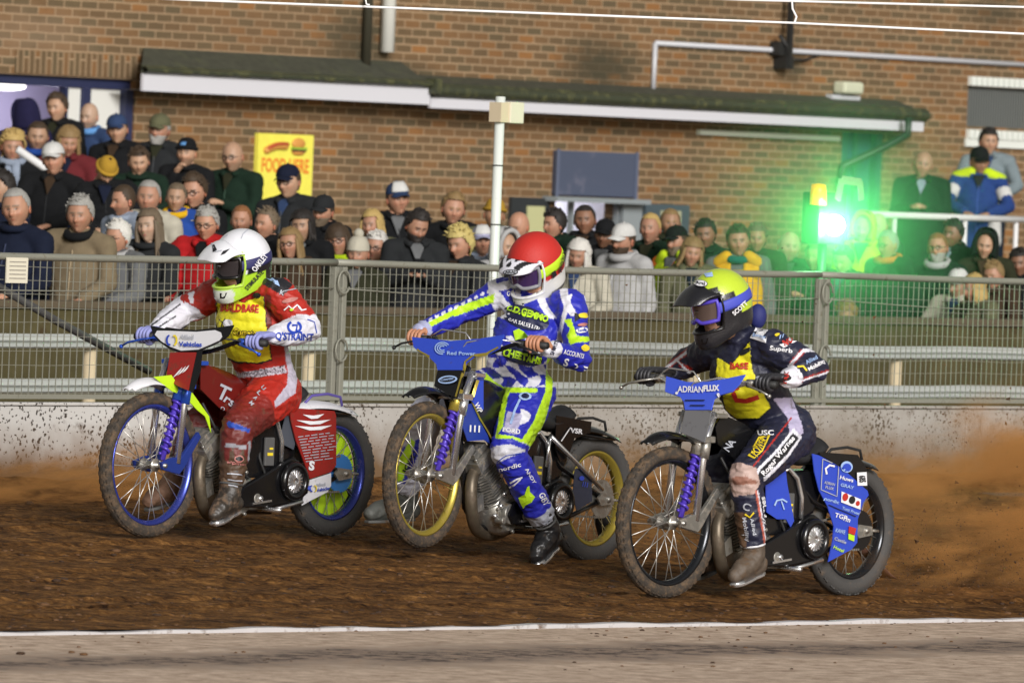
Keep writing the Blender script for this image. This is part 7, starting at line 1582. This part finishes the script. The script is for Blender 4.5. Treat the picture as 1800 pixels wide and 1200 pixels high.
P_(363, 394, 56, 'grey-haired man with glasses in bright red padded jacket', 'r', 'short', 'grey', 'red', 'rail', acc=('glasses',), yaw=15, puff=1)
P_(424, 388, 50, 'man with receding ginger hair between the red jacket and the white helmet', 'r', 'crop', 'ginger', 'char', 'down', yaw=0)
P_(468, 393, 52, 'woman with pulled-back ash hair in black top', 'r', 'bun', 'ash', 'black', 'down', female=True)
P_(507, 320, 56, 'tall man in navy cap and glasses in black coat in front of the yellow sign', 'l', 'crop', 'brown', 'char', 'pocket', hat='cap', hatc='navy', acc=('glasses',), fat=1.2, puff=0)
P_(531, 398, 48, 'young woman with black hair in black top', 'l', 'bob', 'dark', 'black', 'down', female=True, yaw=-8)
P_(510, 429, 50, 'woman with long blond-brown hair and glasses low in the front row', 'r', 'long', 'sandy', 'brown', 'rail', female=True, acc=('glasses',))
P_(568, 371, 50, 'bearded man in black peaked cap and black jacket', 'r', 'crop', 'brown', 'black', 'down', hat='cap', hatc='char', beard='ash', yaw=12)
P_(594, 424, 54, 'woman with dark fringe and long dark hair, glasses and a lime hood', 'r', 'fringe', 'brown', 'black', 'rail', female=True, acc=('glasses',), collar='hivis')
P_(654, 396, 50, 'woman with long pale blond hair in khaki coat', 'r', 'long', 'blond', 'khaki', 'down', female=True, yaw=-5)
P_(661, 434, 48, 'older woman with short white hair, glasses and mustard coat', 'r', 'short', 'white', (.16, .10, .02), 'rail', acc=('glasses',), female=True, collar='white')
P_(629, 446, 36, 'small child in cream bobble hat at the rail', 'r', 'crop', 'blond', 'olive', 'down', hat='bobble', hatc='cream')
P_(699, 350, 54, 'man in white and blue cap looking right above the crowd', 'r', 'crop', 'brown', 'black', 'pocket', hat='cap', hatc='mid', acc=('panel',), yaw=35, fat=1.1)
P_(733, 398, 54, 'dark-haired bearded man looking down at his phone in black jacket', 'r', 'quiff', 'dark', 'char', 'phone', yaw=40, pitch=22, acc=('phone',), beard='dark', fat=1.1)
P_(797, 368, 52, 'young man with sandy quiff looking right in black top', 'r', 'quiff', 'sandy', 'black', 'pocket', yaw=35)
P_(808, 428, 56, 'boy with thick yellow-blond hair in grey coat', 'r', 'curly', 'yellow', 'char', 'rail', yaw=12, pitch=8)
P_(869, 378, 46, 'person in mustard yellow beanie behind the slim mast', 't', 'crop', 'brown', 'khaki', 'down', hat='beanie', hatc='mustard', yaw=30)
P_(848, 424, 46, 'person in lavender and white cap in pale jacket left of the mast', 'r', 'crop', 'brown', 'pblue', 'down', hat='cap', hatc='lav', yaw=40, acc=('panel',))
P_(888, 434, 44, 'person in pale grey hood by the red helmet', 'l', 'crop', 'ash', 'lgrey', 'down', hat='hood', hatc='lgrey', yaw=60)
# ---- centre right
P_(912, 398, 50, 'bald man in grey hooded top right of the mast', 'r', None, 'ash', 'grey', 'down', collar='lgrey', yaw=8, pitch=8)
P_(974, 394, 48, 'man with dark hair holding his hand to his face', 'r', 'short', 'dark', 'dgreen', 'chin', yaw=-10)
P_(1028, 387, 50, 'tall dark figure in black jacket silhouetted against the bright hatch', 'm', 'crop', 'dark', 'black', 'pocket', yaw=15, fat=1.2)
P_(1017, 448, 46, 'white-haired woman in cream cardigan', 'r', 'bob', 'white', 'cream', 'rail', female=True, yaw=15, pitch=8)
P_(1096, 422, 54, 'bearded man in green and white cap and pale grey hoodie', 'r', 'crop', 'brown', 'lgrey', 'down', hat='cap', hatc='white', beard='brown', fat=1.3, collar='lgrey')
P_(1063, 412, 44, 'person in black cap just behind the pale grey hoodie', 'm', 'crop', 'dark', 'black', 'down', hat='cap', hatc='black', yaw=25)
P_(1143, 402, 52, 'blond balding man in dark green jumper', 'r', 'crop', 'blond', 'dgreen', 'down', yaw=20)
P_(1178, 392, 44, 'man with fair hair behind the balding man', 't', 'crop', 'sandy', 'olive', 'down', yaw=25)
P_(1190, 424, 50, 'steward in yellow and red high-visibility jacket and dark cap', 'r', 'crop', 'brown', 'orange', 'down', hat='cap', hatc='black', acc=('vest', 'panel') if False else ('vest',), beard='ash')
P_(1216, 445, 44, 'woman with short fair hair half behind the steward', 'r', 'bob', 'sandy', 'khaki', 'down', female=True, yaw=20)
P_(1240, 412, 46, 'dark figure in green-black coat standing right of the steward', 'm', 'short', 'dark', 'dgreen', 'pocket', yaw=30)
P_(1298, 424, 52, 'young man in golden yellow gilet with green scarf', 'r', 'short', 'brown', 'grey', 'down', acc=('gilet',), collar='teal', yaw=8)
P_(1330, 419, 44, 'man behind the yellow gilet turned to the right', 't', 'short', 'ash', 'olive', 'down', yaw=40)
P_(1387, 434, 52, 'bald man in black jacket looking away, left of the green lamp', 'p', 'ring', 'white', 'dgreen', 'down', yaw=45, fat=1.2)
P_(1433, 452, 48, 'dark-haired man holding a white cup under the green lamp', 'r', 'short', 'ash', 'green', 'phone', yaw=5, acc=('cup',))
P_(1482, 458, 46, 'person in green hooded top just below the green lamp', 'r', 'short', 'brown', 'green', 'rail', yaw=5, pitch=10)
P_(1543, 398, 44, 'balding man in green-lit coat behind the man with the red collar', 'p', None, 'ash', 'dgreen', 'down', yaw=5)
P_(1517, 402, 42, 'person in lime hood right beside the green lamp', 'p', 'crop', 'sandy', 'hivis', 'down', hat='hood', hatc='hivis')
P_(1561, 430, 48, 'balding man with glasses and red collar in dark green jacket', 'r', 'crop', 'grey', 'dgreen', 'pocket', acc=('glasses',), collar='orange', fat=1.15)
P_(1648, 436, 50, 'ginger-grey bearded man with glasses and pale grey hood collar', 'r', 'crop', 'ginger', 'dgreen', 'pocket', acc=('glasses',), beard='grey', collar='lgrey', fat=1.1, yaw=-5)
P_(1675, 411, 40, 'man in black top behind the grey hood collar', 'm', 'short', 'dark', 'black', 'down')
P_(1732, 432, 44, 'person in fur-trimmed black hood', 'l', 'crop', 'dark', 'olive', 'lean', hat='hood', hatc='black')
P_(1746, 484, 44, 'elderly person with thin sandy hair in brown coat, hands clasped', 'r', 'short', 'sandy', 'brown', 'lean', pitch=8)
P_(1712, 508, 40, 'child with blond bob in pale green coat leaning on the wall', 'r', 'bob', 'blond', 'khaki', 'lean', female=True, yaw=-35, pitch=10)
P_(1684, 500, 42, 'person in white hat and cream coat bent over the wall', 'l', 'crop', 'white', 'cream', 'lean', yaw=-40, pitch=14, hat='beanie', hatc='white', fat=1.1)
P_(1488, 552, 34, 'child in orange jacket low behind the rails', 'r', 'short', 'ginger', 'orange', 'lean', pitch=20)
P_(1622, 290, 46, 'bald man in black jacket standing at the railing, looking left', 'l', None, 'ash', 'dgreen', 'phone', yaw=20, fat=1.3)
P_(1722, 283, 46, 'man in black cap and blue, white and yellow jacket leaning on the railing', 't', 'crop', 'dark', (.02, .05, .20), 'lean', yaw=35, pitch=10, hat='cap', hatc='black', acc=('yoke',))
P_(1738, 250, 44, 'dark-haired man in light grey anorak behind the blue and white jacket', 'l', 'short', 'dark', (.20, .25, .27), 'lean', yaw=35)
P_(1792, 462, 46, 'dark figure in black coat cut by the right edge', 'm', 'short', 'dark', 'black', 'down')
for a, k in sorted(CALLS, key=lambda c: -c[0][1]): person(*a, **k)
print('people', pcount)
# ================================================================ green start lamp
SLF = Frame(at(1467, 600, 56.2), (1, 1.36)); sz = -SLF.o.z
t = thing('start_lamp', 'blazing green start lamp on a post behind the fence, with an orange beacon above', 'lamp', SLF.M)
c = SLF.hit(1467, 396); hx_ = SLF.hit(1432, 396).x; hx2 = SLF.hit(1514, 396).x
g = G(); g.tube([(c.x + .05, .12, sz), (c.x + .05, .12, c.z + .2)], .03, 10); g.obj('post', mat('dark_post', (.03, .05, .035), .5), t)
g = G(); g.box((c.x - .13, .03, c.z - .12), (c.x + .17, .16, c.z + .20)); g.obj('housing', mat('lamp_housing', (.02, .03, .02), .4), t, bevel=.01)
Fc = (CAM - SLF.W(c.x, 0, c.z)).normalized(); fl_ = SLF.I.to_3x3() @ Fc
g = G(); g.lathe([(0, .012), (.036, .008), (.062, 0), (.062, -.03), (0, -.03)], (0, 0, 0), 'X', 28, closed=False)
qm = fl_.to_track_quat('X', 'Z').to_matrix().to_4x4(); lens = g.obj('lens', mat('green_lens', (.55, 1, .62), .3, emit=140), t, Matrix.Translation(Vector((c.x, -.0, c.z)) + fl_ * .06) @ qm)
g = G(); o_ = SLF.hit(1448, 342); g.lathe([(0, -.065), (.052, -.065), (.05, .02), (.045, .06), (0, .068)], (o_.x, 0.04, o_.z), 'Z', 20, closed=False); g.obj('beacon', mat('orange_beacon', (.85, .35, .02), .3, emit=.35), t)
g = G(); a = SLF.hit(1480, 316); b_ = SLF.hit(1472, 352); g.bar(a, b_, .014, .05); a = SLF.hit(1512, 320); b_ = SLF.hit(1514, 352); g.bar(a, b_, .010, .05); a = SLF.hit(1481, 316); b_ = SLF.hit(1513, 321); g.bar(a, b_, .012, .05); g.obj('side_reflector', mat('mirror_edge', (.75, .6, .6), .2, .8), t)
pl = bpy.data.lights.new('green_lamp', 'POINT'); pl.energy = 28; pl.color = (.22, 1, .38); pl.shadow_soft_size = .07
po = bpy.data.objects.new('green_lamp', pl); COL.objects.link(po); po.parent = t; po.matrix_local = Matrix.Translation(Vector((c.x, 0, c.z)) + fl_ * .18)
# soft-edged volumes for the lamp's bloom and the dust
def vol_mat(name, col, dens, scale, r0, aniso=0, contrast=(.35, .7), stretch=None):
    m = bpy.data.materials.new(name); m.use_nodes = True; nt = m.node_tree; nt.nodes.clear(); L = nt.links.new
    out = nt.nodes.new('ShaderNodeOutputMaterial'); pv = nt.nodes.new('ShaderNodeVolumePrincipled'); L(pv.outputs[0], out.inputs['Volume'])
    pv.inputs['Color'].default_value = rgba(col); pv.inputs['Anisotropy'].default_value = aniso
    tc = _n(nt, 'ShaderNodeTexCoord'); ln = _n(nt, 'ShaderNodeVectorMath', operation='LENGTH'); L(tc.outputs['Object'], ln.inputs[0])
    mr = _n(nt, 'ShaderNodeMapRange'); mr.interpolation_type = 'SMOOTHSTEP'; L(ln.outputs['Value'], mr.inputs[0]); mr.inputs[1].default_value = r0; mr.inputs[2].default_value = .98; mr.inputs[3].default_value = 1; mr.inputs[4].default_value = 0
    if scale:
        mp = _n(nt, 'ShaderNodeMapping'); mp.inputs['Scale'].default_value = stretch or (1, 1, 1); L(tc.outputs['Object'], mp.inputs[0])
        nz = _n(nt, 'ShaderNodeTexNoise', Scale=float(scale), Detail=7.0, Roughness=.66, Distortion=.6); L(mp.outputs[0], nz.inputs['Vector'])
        r2 = _n(nt, 'ShaderNodeMapRange'); L(nz.outputs[0], r2.inputs[0]); r2.inputs[1].default_value = contrast[0]; r2.inputs[2].default_value = contrast[1]
        mu = _n(nt, 'ShaderNodeMath', operation='MULTIPLY'); L(mr.outputs[0], mu.inputs[0]); L(r2.outputs[0], mu.inputs[1]); s_ = mu.outputs[0]
    else:
        pw = _n(nt, 'ShaderNodeMath', operation='POWER'); L(mr.outputs[0], pw.inputs[0]); pw.inputs[1].default_value = 3.2; s_ = pw.outputs[0]; mr.interpolation_type = 'LINEAR'
    m2 = _n(nt, 'ShaderNodeMath', operation='MULTIPLY'); L(s_, m2.inputs[0]); m2.inputs[1].default_value = dens; L(m2.outputs[0], pv.inputs['Density'])
    return m
g = G(); g.ball((0, 0, 0), 1, 24, 16)
cw = SLF.W(c.x, 0, c.z)
g.obj('lamp_bloom', vol_mat('lamp_bloom', (.36, .98, .50), .9, 0, 0, .0), M=Matrix.Translation(cw) @ Matrix.Diagonal((1.45, 1.45, 1.25, 1)), kind='stuff')  # added green volume standing in for the lamp's bloom in the lens
# shale dust thrown up behind the rear wheels
def roost(fr, nm, dens, L_, W__, H_, dx, dz, dy=0, seed=0):
    M = fr.M @ Matrix.Translation((-dx, dy, dz)) @ Matrix.Rotation(R(6), 4, 'Y') @ Matrix.Diagonal((L_, W__, H_, 1)); g = G(); g.ball((0, 0, 0), 1, 24, 16)
    g.obj('dust_cloud', vol_mat(nm, (.76, .40, .14), dens, 2.3 + seed * .2, .10, .0, (.47, .66), (1.6, 1, 1.3)), M=M, kind='stuff')
roost(FC, 'dust_right', 17.0, 2.9, .75, .62, 2.75, .70)
roost(FC, 'dust_right_low', 5.0, 1.6, .5, .30, 1.3, .22, seed=3)
roost(FB, 'dust_middle', 5.0, 1.9, .55, .36, 1.9, .26, seed=1)
roost(FA, 'dust_left', 4.0, 1.7, .5, .30, 1.7, .22, seed=2)
roost(Frame(FF.W(.2, -.55, 0), (-1, -1.4)), 'dust_far_left', 9.0, 2.6, .42, .24, 0, .13, seed=4)
rn = random.Random(9); g = G()
for fr, n in ((FC, 5200), (FB, 900), (FA, 600)):
    for i in range(n):
        d = rn.uniform(.25, 4.6) ** 1.0; p = fr.W(-d, rn.gauss(0, .14 + .09 * d), .03 + abs(rn.gauss(0, .07 + .17 * min(d, 3)))); r = rn.uniform(.0015, .0050) * (2 if rn.random() < .05 else 1)
        q = [p + Vector((rn.uniform(-1, 1), rn.uniform(-1, 1), rn.uniform(-1, 1))).normalized() * r * 1.6 for _ in range(4)]; g.add(q, [(0, 1, 2), (0, 3, 1), (1, 3, 2), (0, 2, 3)], rn.randrange(2))
g.obj('flying_dirt', [mat('clod_dark'), mat('clod_light')], kind='stuff')
